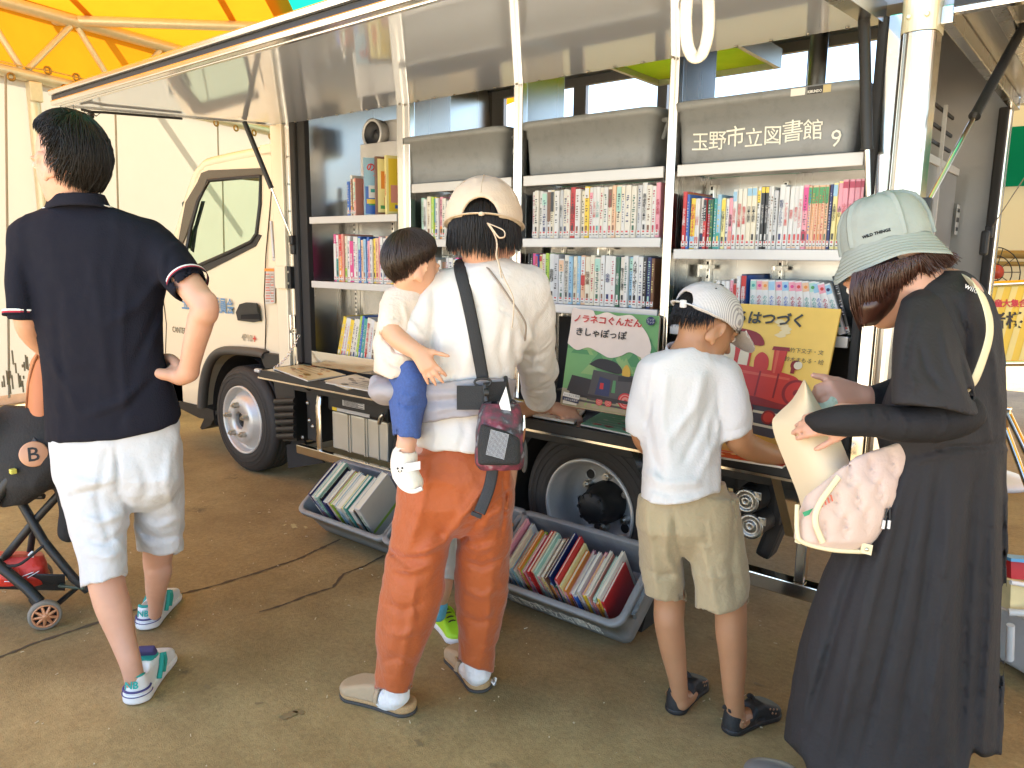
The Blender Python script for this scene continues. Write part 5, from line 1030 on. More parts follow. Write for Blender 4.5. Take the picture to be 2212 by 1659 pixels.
def art2(mi, poly, blob, disc, line, text):
    yl = mi('art_yellow', (.80, .52, .10)); red = mi('art_engine_red', (.52, .035, .018)); dr = mi('art_engine_shade', (.24, .015, .012)); hr = mi('art_engine_light', (.6, .10, .05)); blk = mi('art_ink', (.03, .035, .03)); cr = mi('art_smoke', (.75, .60, .32)); br = mi('art_earth', (.22, .11, .03)); gd = mi('art_sand', (.6, .33, .06)); wn = mi('art_window', (.70, .62, .45)); bl = mi('art_night', (.06, .05, .06))
    poly([(0, 0), (1, 0), (1, 1), (0, 1)], yl)
    poly([(0, 0), (1, 0), (1, .10), (.7, .16), (.4, .12), (0, .2)], gd); poly([(0, .2), (.75, .14), (.9, .22), (.8, .34), (0, .36)], bl)
    r = random.Random(8)
    for i in range(14): u, v = r.uniform(.05, .75), r.uniform(.03, .2); blob([(u, v), (u+.05, v+.012), (u+.09, v), (u+.05, v-.012)], br if i % 2 else gd, 3)
    line([(.02, .24), (.85, .20)], .004, wn); line([(.02, .31), (.85, .285)], .004, wn)
    for i in range(5): blob([(.62+.03*math.sin(i), .80+i*.022), (.66+.03*math.sin(i), .82+i*.022), (.70+.03*math.sin(i), .80+i*.022), (.66+.03*math.sin(i), .785+i*.022)], cr, 3)
    # a plain red steam engine
    poly([(.02, .36), (.86, .32), (.88, .38), (.02, .44)], dr); poly([(.16, .42), (.50, .40), (.50, .72), (.16, .74)], red); blob([(.10, .78), (.3, .83), (.5, .81), (.57, .74), (.52, .72), (.3, .76), (.14, .73)], dr, 4)
    blob([(.28, .56), (.28, .70), (.33, .735), (.38, .70), (.38, .55)], wn, 3); blob([(.42, .55), (.42, .69), (.455, .71), (.48, .69), (.48, .545)], wn, 3)
    blob([(.34, .42), (.34, .57), (.42, .585), (.6, .57), (.76, .555), (.84, .52), (.86, .42), (.80, .36), (.6, .385), (.42, .40)], red, 5); poly([(.36, .535), (.78, .515), (.78, .53), (.36, .555)], hr)
    for u in (.44, .58, .70): line([(u, .39), (u+.005, .565)], .003, dr)
    disc(.835, .44, .085, dr); disc(.84, .44, .07, red); disc(.84, .44, .022, dr)
    blob([(.535, .56), (.53, .64), (.57, .68), (.62, .64), (.62, .56)], red, 4); poly([(.655, .55), (.72, .55), (.73, .70), (.645, .70)], red); poly([(.63, .70), (.745, .70), (.74, .725), (.635, .725)], dr); poly([(.665, .55), (.68, .55), (.68, .70), (.66, .70)], hr)
    disc(.80, .615, .032, dr); disc(.815, .615, .026, wn); poly([(.775, .56), (.80, .56), (.80, .595), (.775, .595)], dr)
    for u in (.10, .30, .52): disc(u, .29, .07, dr); disc(u, .29, .055, red); disc(u, .29, .02, dr)
    for u in (.70, .80): disc(u, .265, .045, dr); disc(u, .265, .033, red)
    text('せんろはつづく', .46, .905, .094, blk, bold=.03); text('竹下文子・文', .85, .71, .034, blk); text('鈴木まもる・絵', .845, .65, .034, blk)
flat_book('big yellow picture book with a red steam engine on its cover', P2b, .012, M('art_edge_yellow', (.7, .45, .1), .4), art2, 'large picture books standing on the table')
def lying(label, px, cols, seed, z=.751, th=.006, group='picture books lying on the table'):
    c = [onZ(x, y, z+th) for x, y in px]; P = [c[0], c[1], c[3]]
    def art(mi, poly, blob, disc, line, text):
        r = random.Random(seed); ms = [mi('table_art_%d_%d' % (seed, i), cc) for i, cc in enumerate(cols)]
        poly([(.0, .0), (1, 0), (1, 1), (0, 1)], ms[0])
        for i in range(16): u, v, s = r.uniform(.1, .9), r.uniform(.1, .9), r.uniform(.03, .10); blob([(max(.01, u-s), v), (u, min(.99, v+s*.6)), (min(.99, u+s), v), (u, max(.01, v-s*.7))], ms[1+i % (len(ms)-1)], 3)
        for i in range(5): line([(r.uniform(.1, .4), .2+.14*i), (r.uniform(.5, .9), .2+.14*i)], .002, ms[-1])
    return flat_book(label, P, th, M('lying_edge', (.72, .68, .6), .5), art, group)
lying('open cream picture book at the front end of the table', [(590, 795), (665, 822), (743, 806), (668, 785)], ['#e8d8a0', '#d89a40', '#b8642a', '#a08030'], 1)
lying('pale pamphlet lying beside the open cream picture book', [(700, 822), (750, 842), (815, 826), (768, 808)], ['#f0e2b8', '#f4ecd0', '#e0c890'], 2, th=.003)
lying('black and white patterned booklet on the table left of the toddler', [(703, 826), (808, 846), (838, 822), (760, 812)], ['#e6dcc0', '#4a4038', '#8a7a60', '#c8b890', '#302820'], 3, z=.755, th=.005)
lying('mint green picture book with a red bus on the table', [(1254, 916), (1368, 940), (1428, 905), (1300, 890)], ['#8fd0a8', '#e05030', '#e87050', '#c03a20', '#f0f0e0'], 4)
lying('white picture book with red title under the woman\'s hand', [(1150, 896), (1240, 912), (1268, 885), (1180, 872)], ['#f4ead0', '#d84030', '#f0c060', '#b02020'], 5, th=.009)
lying('red picture book under the boy\'s arm', [(1480, 975), (1690, 1008), (1700, 960), (1560, 940)], ['#c8402a', '#e87a50', '#f0d0b0', '#8a2a1a', '#e8e0e8'], 6)
lying('blue and yellow picture book behind the shoulder bag', [(1090, 860), (1150, 872), (1180, 850), (1120, 835)], ['#e0c060', '#4a6a98', '#c89030', '#30508a'], 7)
# ------------------------------------------------------------------ people: shared pieces
def wd(v): v = np.asarray(v, float); return np.array([v@RT, v@UP, v@FW])      # world direction -> camera axes
def heading(a): a = math.radians(a); return np.array([-math.sin(a), math.cos(a), 0.])
def rotv(v, ax, a):
    ax = nrm(ax); a = math.radians(a); v = np.asarray(v, float); return v*math.cos(a)+np.cross(ax, v)*math.sin(a)+ax*(ax@v)*(1-math.cos(a))
MSK = M('skin', (.54, .30, .205), .5, var=.13, vscale=22, bump=.05, bscale=160, sss=.25)
MSK2 = M('tanned_skin', (.40, .20, .10), .48, var=.12, vscale=22, bump=.04, bscale=160, sss=.25)
MSK3 = M('child_skin', (.58, .32, .20), .46, var=.05, vscale=14, bump=.02, bscale=160, sss=.3)
MHB = M('black_hair', (.010, .008, .007), .42, var=.5, vscale=60, spec=.3)
MHD = M('dark_brown_hair', (.028, .014, .008), .4, var=.5, vscale=60, spec=.6)
MHR = M('reddish_brown_hair', (.042, .014, .008), .38, var=.5, vscale=60, spec=.6)
class Head:
    def __init__(s, c, head, pitch=0., roll=0., h=.22):
        """c = px centre at ear level; head = compass heading; pitch down in degrees"""
        s.F = heading(head); s.U = np.array([0, 0, 1.]); s.R = np.cross(s.F, s.U)
        s.F, s.U = rotv(s.F, s.R, -pitch), rotv(s.U, s.R, -pitch); s.R, s.U = rotv(s.R, s.F, roll), rotv(s.U, s.F, roll)
        s.h = h/.22; s.c = cs(c); s.f, s.r, s.u = wd(s.F), wd(s.R), wd(s.U)
    def p(s, f, r, u): return s.c+(s.f*f+s.r*r+s.u*u)*s.h
    def w(s, f, r, u): return c2w(s.p(f, r, u))
    def skull(s, S, neck=None, rn=.052):
        A = (s.f, s.r, s.u); h = s.h; q = lambda *v: np.array(v)*h
        S.ell(s.p(-.012, 0, .035), q(.093, .075, .085), A, .01); S.ell(s.p(.032, 0, -.025), q(.062, .060, .082), A, .02); S.ell(s.p(.048, 0, -.085), q(.035, .038, .028), A, .02)
        S.cap(s.p(.088, 0, .004), s.p(.108, 0, -.032), .007*h, .012*h, .010); S.ell(s.p(.084, .026, .02), q(.012, .024, .008), A, .008); S.ell(s.p(.084, -.026, .02), q(.012, .024, .008), A, .008)
        for sg in (1, -1):
            S.ell(s.p(.094, sg*.030, .002), q(.012, .017, .009), A, .006, True); S.ell(s.p(.083, sg*.030, .002), q(.012, .013, .011), A, .003)
            S.ell(s.p(-.008, sg*.078, -.012), q(.020, .010, .037), (s.f*.95-s.u*.3, s.r+s.f*-.35*sg, s.u), .006); S.ell(s.p(-.004, sg*.087, -.006), q(.011, .006, .021), A, .005, True); S.ell(s.p(-.002, sg*.078, -.045), q(.008, .007, .010), A, .006)
        S.ell(s.p(.088, 0, -.058), q(.010, .022, .006), A, .006); S.ell(s.p(.086, 0, -.070), q(.010, .018, .007), A, .006); S.ell(s.p(.097, 0, -.064), q(.010, .020, .0022), A, .003, True)
        if neck is not None: S.cap(s.p(-.018, 0, -.05), neck, rn*h, rn*1.05*h, .03)
    def eyes(s, parent):
        for sg in (1, -1):
            b = MB(); c = s.w(.085, sg*.030, .002); b.lathe(c, s.F, [(.011*math.sin(a)*s.h, .011*math.cos(a)*s.h) for a in np.linspace(PI, 0, 9)], 0, 16); b.lathe(c, s.F, [(.0052*s.h, .0100*s.h), (.004*s.h, .0112*s.h), (0, .0114*s.h)], 1, 12); b.build('eye', [M('eye_white', (.7, .67, .63), .2), M('iris', (.02, .01, .006), .1)], parent)
    def hair(s, parent, mat, n, hang, end, shell=(.100, .086, .098), up=.034, crown=(-.35, 0, 1.), w=.0016, seed=1, lift=.006, flare=.0, top=0., base=True, segs=8, jit=.25, part_=0., tuck=0.):
        """strands combed from the crown over the skull, then hanging"""
        r = random.Random(seed); K = nrm(np.array(crown)); A = nrm(np.array([1., 0, 0])-K*K[0]); B = np.cross(K, A); sh = np.array(shell); m = MB()
        if base:
            rows = []
            for i in range(15):
                row = []
                for j in range(36):
                    ph = 2*PI*j/36; te = end(ph); th = te*i/14*.97+.001; d = math.cos(th)*K+math.sin(th)*(math.cos(ph)*A+math.sin(ph)*B); q = d*sh*(.985); row.append(s.w(q[0]-.012, q[1], q[2]+up))
                rows.append(row)
            m.grid(rows, 0, True, True)
        for k in range(n):
            ph = r.uniform(0, 2*PI); te = end(ph); t0 = min(top, te*.9)+(te-min(top, te*.9))*r.uniform(0, .85)**1.2; pts = []; q = None; lf = r.uniform(.0, lift); dph = r.uniform(-jit, jit); hl = hang(ph)*r.uniform(.7, 1.15) if callable(hang) else hang*r.uniform(.6, 1.2)
            ns = max(3, int(segs*(te-t0)/te)+2); vv = None
            for i in range(ns):
                th = t0+(te-t0)*i/(ns-1); p2 = ph+dph*(i/(ns-1))+part_*math.sin(ph)*(1-i/(ns-1)); d = math.cos(th)*K+math.sin(th)*(math.cos(p2)*A+math.sin(p2)*B); e = 1.+(lf+flare*th)*(.4+.6*i/(ns-1))/.09; q = d*sh*e; pts.append(s.w(q[0]-.012, q[1], q[2]+up))
            if hl > 0:
                vv = nrm(pts[-1]-pts[-2]); nh = max(2, int(hl/.018)); sd = np.array([r.uniform(-1, 1), r.uniform(-1, 1), 0])*.15
                for i in range(nh): inw = s.w(-.012, 0, -.05)-pts[-1]; inw[2] = 0; vv = nrm(vv*.75+np.array([0, 0, -1.])*.25+sd*.1+nrm(inw)*tuck); pts.append(pts[-1]+vv*hl*s.h/nh)
            L_ = len(pts); rs = [w*s.h*min(1, .5+2*(i+.5)/L_)*(1-((i/(L_-1))**3)*.85) for i in range(L_)]; m.tube(pts, rs, 0, 3, caps=False)
        return m.build('hair', mat, parent)
def hand(S, W, D, N, T, L, curls, thumb=(45, .1, 15), spread=4., fr=1.):
    """W wrist (world), D palm to fingers, N palm normal, T towards the thumb; one curl triple per finger, index first"""
    D, N, T = nrm(D), nrm(N), nrm(T); C = lambda p: w2c(p); kn = []
    for i, off in enumerate((.155, .055, -.045, -.14)):
        K = W+D*L*(.53-.02*abs(i-1))+T*off*L; S.cap(C(W+T*off*.45*L-N*0), C(K), .085*L, .075*L, .012); kn.append(K)
    S.cap(C(W+T*.08*L+D*.1*L+N*.03*L), C(W+T*.15*L+D*.33*L+N*.03*L), .085*L, .07*L, .015)
    for i, (K, ln) in enumerate(zip(kn, (.42, .47, .43, .34))):
        d = nrm(D+T*math.tan(math.radians(spread*(1.5-i)))); p = K; a = 0; rr = (.056, .058, .055, .048)[i]*L*fr
        for j, (sg, c_) in enumerate(zip((.46, .30, .24), curls[i])):
            a += c_; dd = d*math.cos(math.radians(a))+N*math.sin(math.radians(a)); q = p+dd*ln*L*sg; S.cap(C(p), C(q), rr*(1-.10*j), rr*(1-.10*(j+1)), .0035); p = q
    sp, nn, cu = thumb; p = W+D*.12*L+T*.16*L+N*.02*L; a = math.radians(sp); d = D*math.cos(a)+T*math.sin(a)+N*nn; d = nrm(d)
    for j, (sg, rr) in enumerate(((.24, .078), (.20, .062), (.16, .054))):
        q = p+d*sg*L; S.cap(C(p), C(q), rr*L, rr*.85*L, .010 if j == 0 else .004); p = q; d = nrm(d*math.cos(math.radians(cu))+D*math.sin(math.radians(cu))*.8+N*math.sin(math.radians(cu))*.3)
def ring_tube(b, c, ax, rx, ry, ref, r, mi=0, n=28, flat=None):
    ax = nrm(ax); u = nrm(np.array(ref)-ax*(np.array(ref)@ax)); v = np.cross(ax, u); b.tube([np.array(c)+u*rx*math.cos(a)+v*ry*math.sin(a) for a in np.linspace(0, 2*PI, n+1)[:-1]], r, mi, 8, True, flat=flat, up=ax)
def local(heel, head):
    F = heading(head); R = np.cross(F, [0, 0, 1.]); o = np.array(heel, float)
    return lambda V: o+np.asarray(V)[..., 0:1]*F+np.asarray(V)[..., 1:2]*R*-1+np.asarray(V)[..., 2:3]*np.array([0, 0, 1.])
def foot2d(L, rh, rb, yb=.0, toe=.8):
    a, b_ = np.array([rh, 0.]), np.array([L-rb, yb])
    def f(X):
        ab = b_-a; t = np.clip(((X[:, :2]-a)@ab)/(ab@ab), 0, 1); return np.linalg.norm(X[:, :2]-a-t[:, None]*ab, axis=1)-(rh+(rb-rh)*(t**.8))-.006*np.sin(t*PI)*-1
    return f
def slab(S, f2, z0, z1, L, rnd=.004, k=.004, grow=0., wmax=.06, zf=None):
    zf = zf or (lambda X: (0*X[:, 0]+z0, 0*X[:, 0]+z1))
    def f(X):
        a, b_ = zf(X); d2 = f2(X)-grow+rnd; dz = np.maximum(a-X[:, 2], X[:, 2]-b_)+rnd; return np.hypot(np.maximum(d2, 0), np.maximum(dz, 0))+np.minimum(np.maximum(d2, dz), 0)-rnd
    S.ops.append((f, np.array([-.02, -wmax, min(z0, 0)-.01]), np.array([L+.02, wmax, z1+.05]), k, False))
def upper(S, f2, H, L, k=.004, shrink=.002, lean=.10, z0=.01, zm=.16):
    def f(X):
        z = X[:, 2]; h = H(X[:, 0]); d2 = f2(X)+shrink+lean*np.clip(z-.03, 0, 1); dz = z-h; q = np.hypot(np.maximum(d2+.012, 0), np.maximum(dz+.012, 0))+np.minimum(np.maximum(d2, dz)+.012, 0)-.012; return np.maximum(q, z0-z)
    S.ops.append((f, np.array([-.02, -.06, 0.]), np.array([L+.02, .06, zm]), k, False))
MWT = M('white_cotton', (.74, .71, .67), .9, var=.04, vscale=9, bump=.25, bscale=70, sheen=.2, weave=.15)

# ------------------------------------------------------------------ the man
man = empty('person', onZ(290, 1470), 'tall person in a navy polo shirt and white knee shorts, hand on hip', 'person')
hm = Head((150, 354, 2.20), 108, 4, 0, .235)
S = SDF(.005); hm.skull(S, cs((165, 455, 2.275)), .049)
S.chain([(170, 475, 2.29, 45), (205, 640, 2.30, 62), (230, 800, 2.34, 62), (245, 950, 2.36, 72)], .03)
S.chain([(330, 520, 2.26, 36), (436, 652, 2.15, 28.5), (434, 690, 2.16, 28), (420, 745, 2.19, 24), (407, 803, 2.235, 20.5)], .02)
S.cap((452, 648, 2.135), (448, 664, 2.135), 15, 14, .02)
S.chain([(70, 520, 2.28, 34), (58, 660, 2.25, 27), (66, 715, 2.30, 25), (110, 760, 2.42, 20), (140, 770, 2.47, 16)], .02); S.ell((150, 775, 2.50), (20, 14, .03), None, .02)
S.chain([(190, 1000, 2.35, 60), (218, 1180, 2.33, 42), (231, 1262, 2.315, 36), (245, 1312, 2.312, 35), (263, 1372, 2.305, 27), (281, 1428, 2.295, 22), (290, 1465, 2.305, 20)], .02)
S.cap((293, 1488, 2.31), (322, 1466, 2.40), 20, 16, .015)
S.chain([(320, 1000, 2.40, 58), (345, 1130, 2.50, 38), (340, 1208, 2.57, 29), (342, 1235, 2.58, 27.5), (337, 1275, 2.62, 21), (337, 1302, 2.67, 16), (335, 1325, 2.71, 14)], .02)
# hand propped on the hip: thumb to the back, fingers round the front
S.chain([(407, 803, 2.235, 20), (392, 812, 2.25, 21), (378, 806, 2.265, 20)], .015); S.chain([(380, 812, 2.25, 15), (350, 808, 2.235, 12.5), (322, 801, 2.235, 10.5), (303, 798, 2.24, 8.5)], .008)
for (x0, y0), (x1, y1), (x2, y2), r in (((385, 790), (371, 774), (352, 772), 10), ((390, 797), (379, 783), (360, 782), 10), ((395, 806), (385, 793), (366, 793), 10), ((398, 814), (390, 803), (372, 803), 9)): S.chain([(x0, y0, 2.255, r), (x1, y1, 2.285, r*.95), (x2, y2, 2.34, r*.85)], .004)
S.build('body', MSK, man); hm.eyes(man)
hm.hair(man, MHB, 2600, lambda p: .012+.012*abs(math.sin(p*3))+.012*(.5-.5*math.cos(p)), lambda p: 1.12-.12*math.exp(-((math.acos(math.cos(p))-1.5)/.4)**2)+.82*min(1, max(0, (math.acos(math.cos(p))-1.75)/.7)), (.099, .080, .108), .026, (-.45, .0, 1.), .0016, 5, .016, 0, 0, True, 8, .5, tuck=.25)
cow = MB(); r_ = random.Random(8)
for i in range(60):
    a = hm.w(-.03+r_.uniform(-.05, .04), r_.uniform(-.045, .045), .122); d = np.array([r_.uniform(-1, 1), r_.uniform(-1, 1), r_.uniform(.2, .8)]); cow.tube([a, a+nrm(d)*.014, a+nrm(d)*.026+[0, 0, -.003]], [.0014, .001, .0003], 0, 3, caps=False)
cow.build('cowlick', MHB, man)
MNV = M('navy_pique', (.0085, .009, .016), .88, var=.12, vscale=30, bump=.3, bscale=220, weave=.2, spec=.15)
S = SDF(.006)
S.loft([(167, 443, 2.262, 58, .062), (168, 455, 2.264, 84, .076), (172, 470, 2.268, 122, .088), (178, 492, 2.273, 152, .102), (188, 530, 2.28, 165, .115), (203, 580, 2.285, 160, .122), (209, 640, 2.29, 148, .126), (212, 700, 2.295, 138, .127), (220, 770, 2.31, 134, .128), (232, 830, 2.325, 142, .132), (243, 890, 2.34, 150, .138), (247, 980, 2.355, 150, .142)], .03, pw=2.3)
S.chain([(320, 514, 2.262, 43), (368, 562, 2.225, 42), (408, 616, 2.175, 41)], .035); S.cap((408, 616, 2.176), (432, 655, 2.14), 33, 33, .004, True)
S.chain([(64, 515, 2.28, 42), (56, 600, 2.262, 39), (53, 684, 2.25, 33)], .035); S.cap((50, 664, 2.255), (49, 720, 2.25), 27, 29, .004, True)
S.below([(0, 690), (72, 690), (73, 958), (100, 957), (187, 955), (240, 951), (290, 942), (345, 928), (383, 913), (392, 895), (396, 640), (460, 640)])
S.crease([(345, 600), (300, 660), (230, 700)], 14, .006); S.crease([(350, 650), (320, 720), (290, 790)], 12, -.007); S.crease([(200, 560), (215, 700), (240, 860)], 16, .004); S.crease([(120, 620), (130, 760), (150, 930)], 14, -.005); S.crease([(270, 600), (262, 760), (275, 920)], 12, .005); S.crease([(310, 830), (260, 870), (180, 900)], 12, .006)
S.crease([(340, 815), (300, 850), (250, 920)], 11, -.005); S.crease([(95, 760), (140, 830), (170, 900)], 12, .005); S.crease([(368, 530), (360, 590), (385, 620)], 9, -.005); S.crease([(45, 560), (62, 620), (70, 680)], 9, -.005); S.wr(.004, 9, (1, .35, 1), .06); S.wr(.0026, 20, (1, .5, 1), .04)
polo = S.build('polo_shirt', MNV, man, 2)
S = SDF(.0035); S.loft([(164, 414, 2.232, 58, .084), (166, 430, 2.238, 64, .089), (168, 460, 2.250, 77, .098)], .004); S.loft([(164, 408, 2.232, 52, .076), (166, 430, 2.238, 58, .081), (168, 466, 2.250, 71, .090)], .003, True); S.above([(90, 424), (110, 418), (165, 415), (215, 418), (235, 424)]); S.below([(90, 456), (105, 455), (165, 452), (225, 453), (240, 455)]); S.build('collar', MNV, polo, 2)
for y_, mi in ((444.5, 0), (449, 1)):
    S = SDF(.0028); S.loft([(168, 430, 2.238, 68, .097), (168, 456, 2.249, 79.5, .104)], .002); S.loft([(168, 425, 2.238, 59, .084), (168, 460, 2.249, 71, .092)], .002, True); yy = [(90, 9), (105, 7), (165, 0), (225, 3), (240, 6)]; S.below([(x, y_-1.0+d) for x, d in yy]); S.above([(x, y_-5.0+d) for x, d in yy]); S.build('collar_stripe', M(('white_trim', 'red_trim')[mi], ((.72, .70, .68), (.35, .02, .04))[mi], .9), polo, 1)
def cuff(parent, p, q, r0, cols, w_=.0034, names='cuff_stripe'):
    a, c = c2w(cs(p)), c2w(cs(q)); ax = nrm(c-a); rr = r0*p[2]/F_
    for i, m_ in enumerate(cols): b = MB(); ring_tube(b, a+ax*i*w_*1.6, ax, rr, rr, UP, w_, 0, 30, (.35, 1)); b.build(names, m_, parent)
CT = [_mats['white_trim'], _mats['red_trim'], MNV]
cuff(polo, (404, 606, 2.184), (432, 655, 2.14), 43.5, CT); cuff(polo, (49.5, 673, 2.251), (49, 720, 2.25), 37.5, CT)
MSHT = M('white_shorts_cotton', (.48, .50, .53), .88, var=.05, vscale=8, bump=.35, bscale=55, sheen=.2)
S = SDF(.006)
S.loft([(243, 880, 2.35, 138, .13), (247, 955, 2.36, 144, .138), (254, 1030, 2.37, 141, .142), (256, 1060, 2.375, 128, .125), (256, 1085, 2.375, 100, .09), (256, 1105, 2.38, 70, .05)], .025, pw=2.4)
S.loft([(182, 960, 2.355, 60, .10), (193, 1040, 2.35, 74, .115), (206, 1095, 2.345, 74, .108), (216, 1160, 2.335, 62, .095), (221, 1215, 2.325, 53, .088), (228, 1290, 2.315, 50, .082)], .018)
S.loft([(322, 960, 2.38, 66, .10), (332, 1040, 2.41, 64, .11), (340, 1090, 2.44, 57, .10), (346, 1150, 2.49, 52, .095), (349, 1240, 2.55, 50, .09)], .018)
S.below([(100, 1268), (178, 1268), (230, 1258), (281, 1238), (282.5, 1188), (300, 1190), (345, 1206), (398, 1190), (420, 1180)])
S.loft([(223, 1232, 2.323, 41, .064), (228, 1300, 2.315, 42, .068)], .004, True); S.loft([(347, 1178, 2.51, 40, .070), (348, 1240, 2.55, 41, .074)], .004, True)
S.crease([(251, 960), (256, 1060), (283, 1110)], 7, -.008)
for pts, w_, a_ in (([(120, 1015), (180, 1045), (245, 1050)], 12, .008), ([(150, 1075), (200, 1060), (262, 1040)], 9, -.008), ([(165, 1110), (215, 1130), (270, 1110)], 10, .007), ([(172, 1160), (225, 1175), (268, 1150)], 9, -.007), ([(185, 1195), (230, 1205), (262, 1195)], 8, .006), ([(300, 1120), (340, 1140), (390, 1120)], 9, .007), ([(302, 1150), (345, 1165), (392, 1155)], 8, -.007), ([(300, 990), (320, 1060), (300, 1100)], 12, -.006), ([(370, 960), (360, 1050), (378, 1110)], 12, .006), ([(130, 1000), (150, 1120), (180, 1230)], 10, .005), ([(230, 980), (210, 1080), (240, 1180)], 9, -.006), ([(285, 1130), (310, 1170), (330, 1185)], 8, .006)): S.crease(pts, w_, a_)
S.wr(.005, 12, (1, .7, 1), .08); S.wr(.003, 24, (1, 1, 1), .05); S.build('shorts', MSHT, man, 2)
MSW = M('shoe_white', (.72, .72, .72), .5, var=.04, bump=.1, bscale=90); MSO = M('sole_white', (.74, .72, .70), .6, var=.05, dirt=.2); MTE = M('teal_suede', (.02, .30, .26), .8, bump=.2); MPU = M('indigo_trim', (.06, .05, .17), .7)
def sneaker(parent, heel, head, lift=0., toe_dn=0.):
    L = .285; X = local(heel, head); f2 = foot2d(L, .038, .047); sh = empty('sneaker', heel, None, None); sh.parent = parent; sh.location = Vector(heel)-parent.location
    def mk(fn, name, mat, vox=.004):
        S = SDF(vox, 'raw'); fn(S); me = S.mesh(name, 3, X); return link(name, me, mat, sh)
    def sole(S): slab(S, f2, 0, .035, L, .008, zf=lambda Q: (.012*np.clip((Q[:, 0]-.2)/.08, 0, 1)**2+.004*np.clip((.04-Q[:, 0])/.04, 0, 1), .036-.012*np.clip(Q[:, 0]/.2, 0, 1)), grow=.004)
    mk(sole, 'sole', MSO)
    Hh = lambda x: np.interp(x, [-.01, .0, .05, .10, .14, .20, .25, .29], [.095, .098, .085, .082, .098, .068, .052, .035])
    def up_(S): upper(S, f2, Hh, L, z0=.022, lean=.12); S.ell(np.array([.062, 0, .10]), (.048, .028, .045), None, .006, True)
    mk(up_, 'upper', MSW)
    def acc(S):
        upper(S, f2, lambda x: np.interp(x, [-.01, .0, .05, .10, .15], [.0985, .1015, .0885, .086, .101]), L, z0=.086, lean=.12, shrink=-.0005); S.ell(np.array([.062, 0, .10]), (.046, .026, .06), None, .004, True); S.box(np.array([.30, 0, .1]), np.array([.15, .2, .2]), None, .002, .002, True)
    mk(acc, 'collar_lining', MTE)
    b = MB(); z = .046
    def outl(z, g): return [X(np.array([.038-(.038+g)*math.cos(a), (.038+g)*math.sin(a), z])) for a in np.linspace(-1.9, 1.9, 25)]
    b.tube(outl(.044, .0005), .0032, 0, 6); b.tube(outl(.030, .005), .0015, 0, 6); b.build('stripe', MPU, sh)
    b = MB(); b.text('NB', X(np.array([-.0015+.004, 0, .068])), nrm(X(np.array([0, -1., 0]))-X(np.array([0, 0., 0]))), nrm(X(np.array([.28, 0, 1.]))-X(np.array([0, 0, 0.]))), .030, 0, bold=.03, lift=.002); b.build('heel_letters', MTE, sh)
    for sg in (-1, 1):
        b = MB(); b.tube([X(np.array([x, sg*(.040+g), z])) for x, g, z in ((.10, .003, .03), (.13, .002, .06), (.16, -.006, .085))], .008, 0, 6, flat=(1, .3)); b.tube([X(np.array([x, sg*(.041+g), z])) for x, g, z in ((.14, .003, .03), (.17, .0, .055), (.19, -.01, .07))], .006, 0, 6, flat=(1, .3)); b.build('side_patch', MTE, sh)
    def tg(S): S.box(np.array([.135, 0, .105]), np.array([.012, .026, .022]), (np.array([.8, 0, .6]), np.array([0, 1., 0]), np.array([-.6, 0, .8])), .006)
    mk(tg, 'tongue', MPU)
    return sh
def hd(a, b_): d = np.array(b_)-np.array(a); return math.degrees(math.atan2(-d[0], d[1]))
sneaker(man, onZ(288, 1526), hd(onZ(288, 1526), onZ(345, 1440)))
sneaker(man, onZ(312, 1364), hd(onZ(312, 1364), onZ(362, 1302)))
# ------------------------------------------------------------------ the woman with a toddler on her hip
wom = empty('person', onZ(940, 1480), 'person in a white blouse, rust trousers and backward-tied cream cap carrying a toddler', 'person')
hw = Head((1046, 508, 2.09), 36, 13, 0, .232)
S = SDF(.005); hw.skull(S, cs((1055, 585, 2.11)), .054)
S.chain([(1052, 590, 2.115, 46), (1030, 700, 2.14, 58), (1010, 850, 2.17, 60), (1000, 960, 2.19, 62)], .03)
S.chain([(1135, 630, 2.13, 40), (1150, 760, 2.30, 30), (1160, 840, 2.60, 27), (1172, 872, 2.78, 22)], .02)
S.chain([(945, 640, 2.11, 38), (880, 740, 2.10, 30), (870, 800, 2.16, 26), (930, 830, 2.24, 20), (945, 832, 2.26, 18)], .02)
S.chain([(940, 1000, 2.18, 70), (905, 1230, 2.22, 45), (855, 1440, 2.25, 27), (853, 1500, 2.265, 22)], .02); S.cap((850, 1504, 2.275), (800, 1500, 2.36), 18, 15, .02)
S.chain([(1050, 1000, 2.18, 70), (1045, 1200, 2.28, 45), (1030, 1400, 2.36, 26), (1030, 1448, 2.385, 21)], .02); S.cap((1028, 1452, 2.40), (1000, 1430, 2.52), 17, 14, .02)
Dh = nrm(onZ(1228, 905, .78)-onZ(1180, 872, .80)); Th = nrm(np.cross(Dh, [0, 0, 1.]))*-1
hand(S, c2w(cs((1174, 874, 2.80))), onZ(1222, 896, .775)-c2w(cs((1174, 874, 2.80)))+np.array([0, 0, .012]), np.array([0, 0, -1.]), Th, .185, [(38, 50, 25), (42, 52, 28), (46, 52, 28), (48, 48, 26)], (28, -.3, 12), 5, 1.1)
S.build('body', MSK, wom); hw.eyes(wom)
hw.hair(wom, MHB, 1500, lambda p: .050+.03*(.5-.5*math.cos(p)), lambda p: 1.25+.50*(.5-.5*math.cos(p)), (.102, .088, .092), .026, (-.1, 0, 1.), .0019, 6, .004, .0, .75, True, 8, .1)
MCAP = M('cream_cotton', (.62, .50, .37), .92, var=.06, vscale=14, bump=.3, bscale=120, weave=.2)
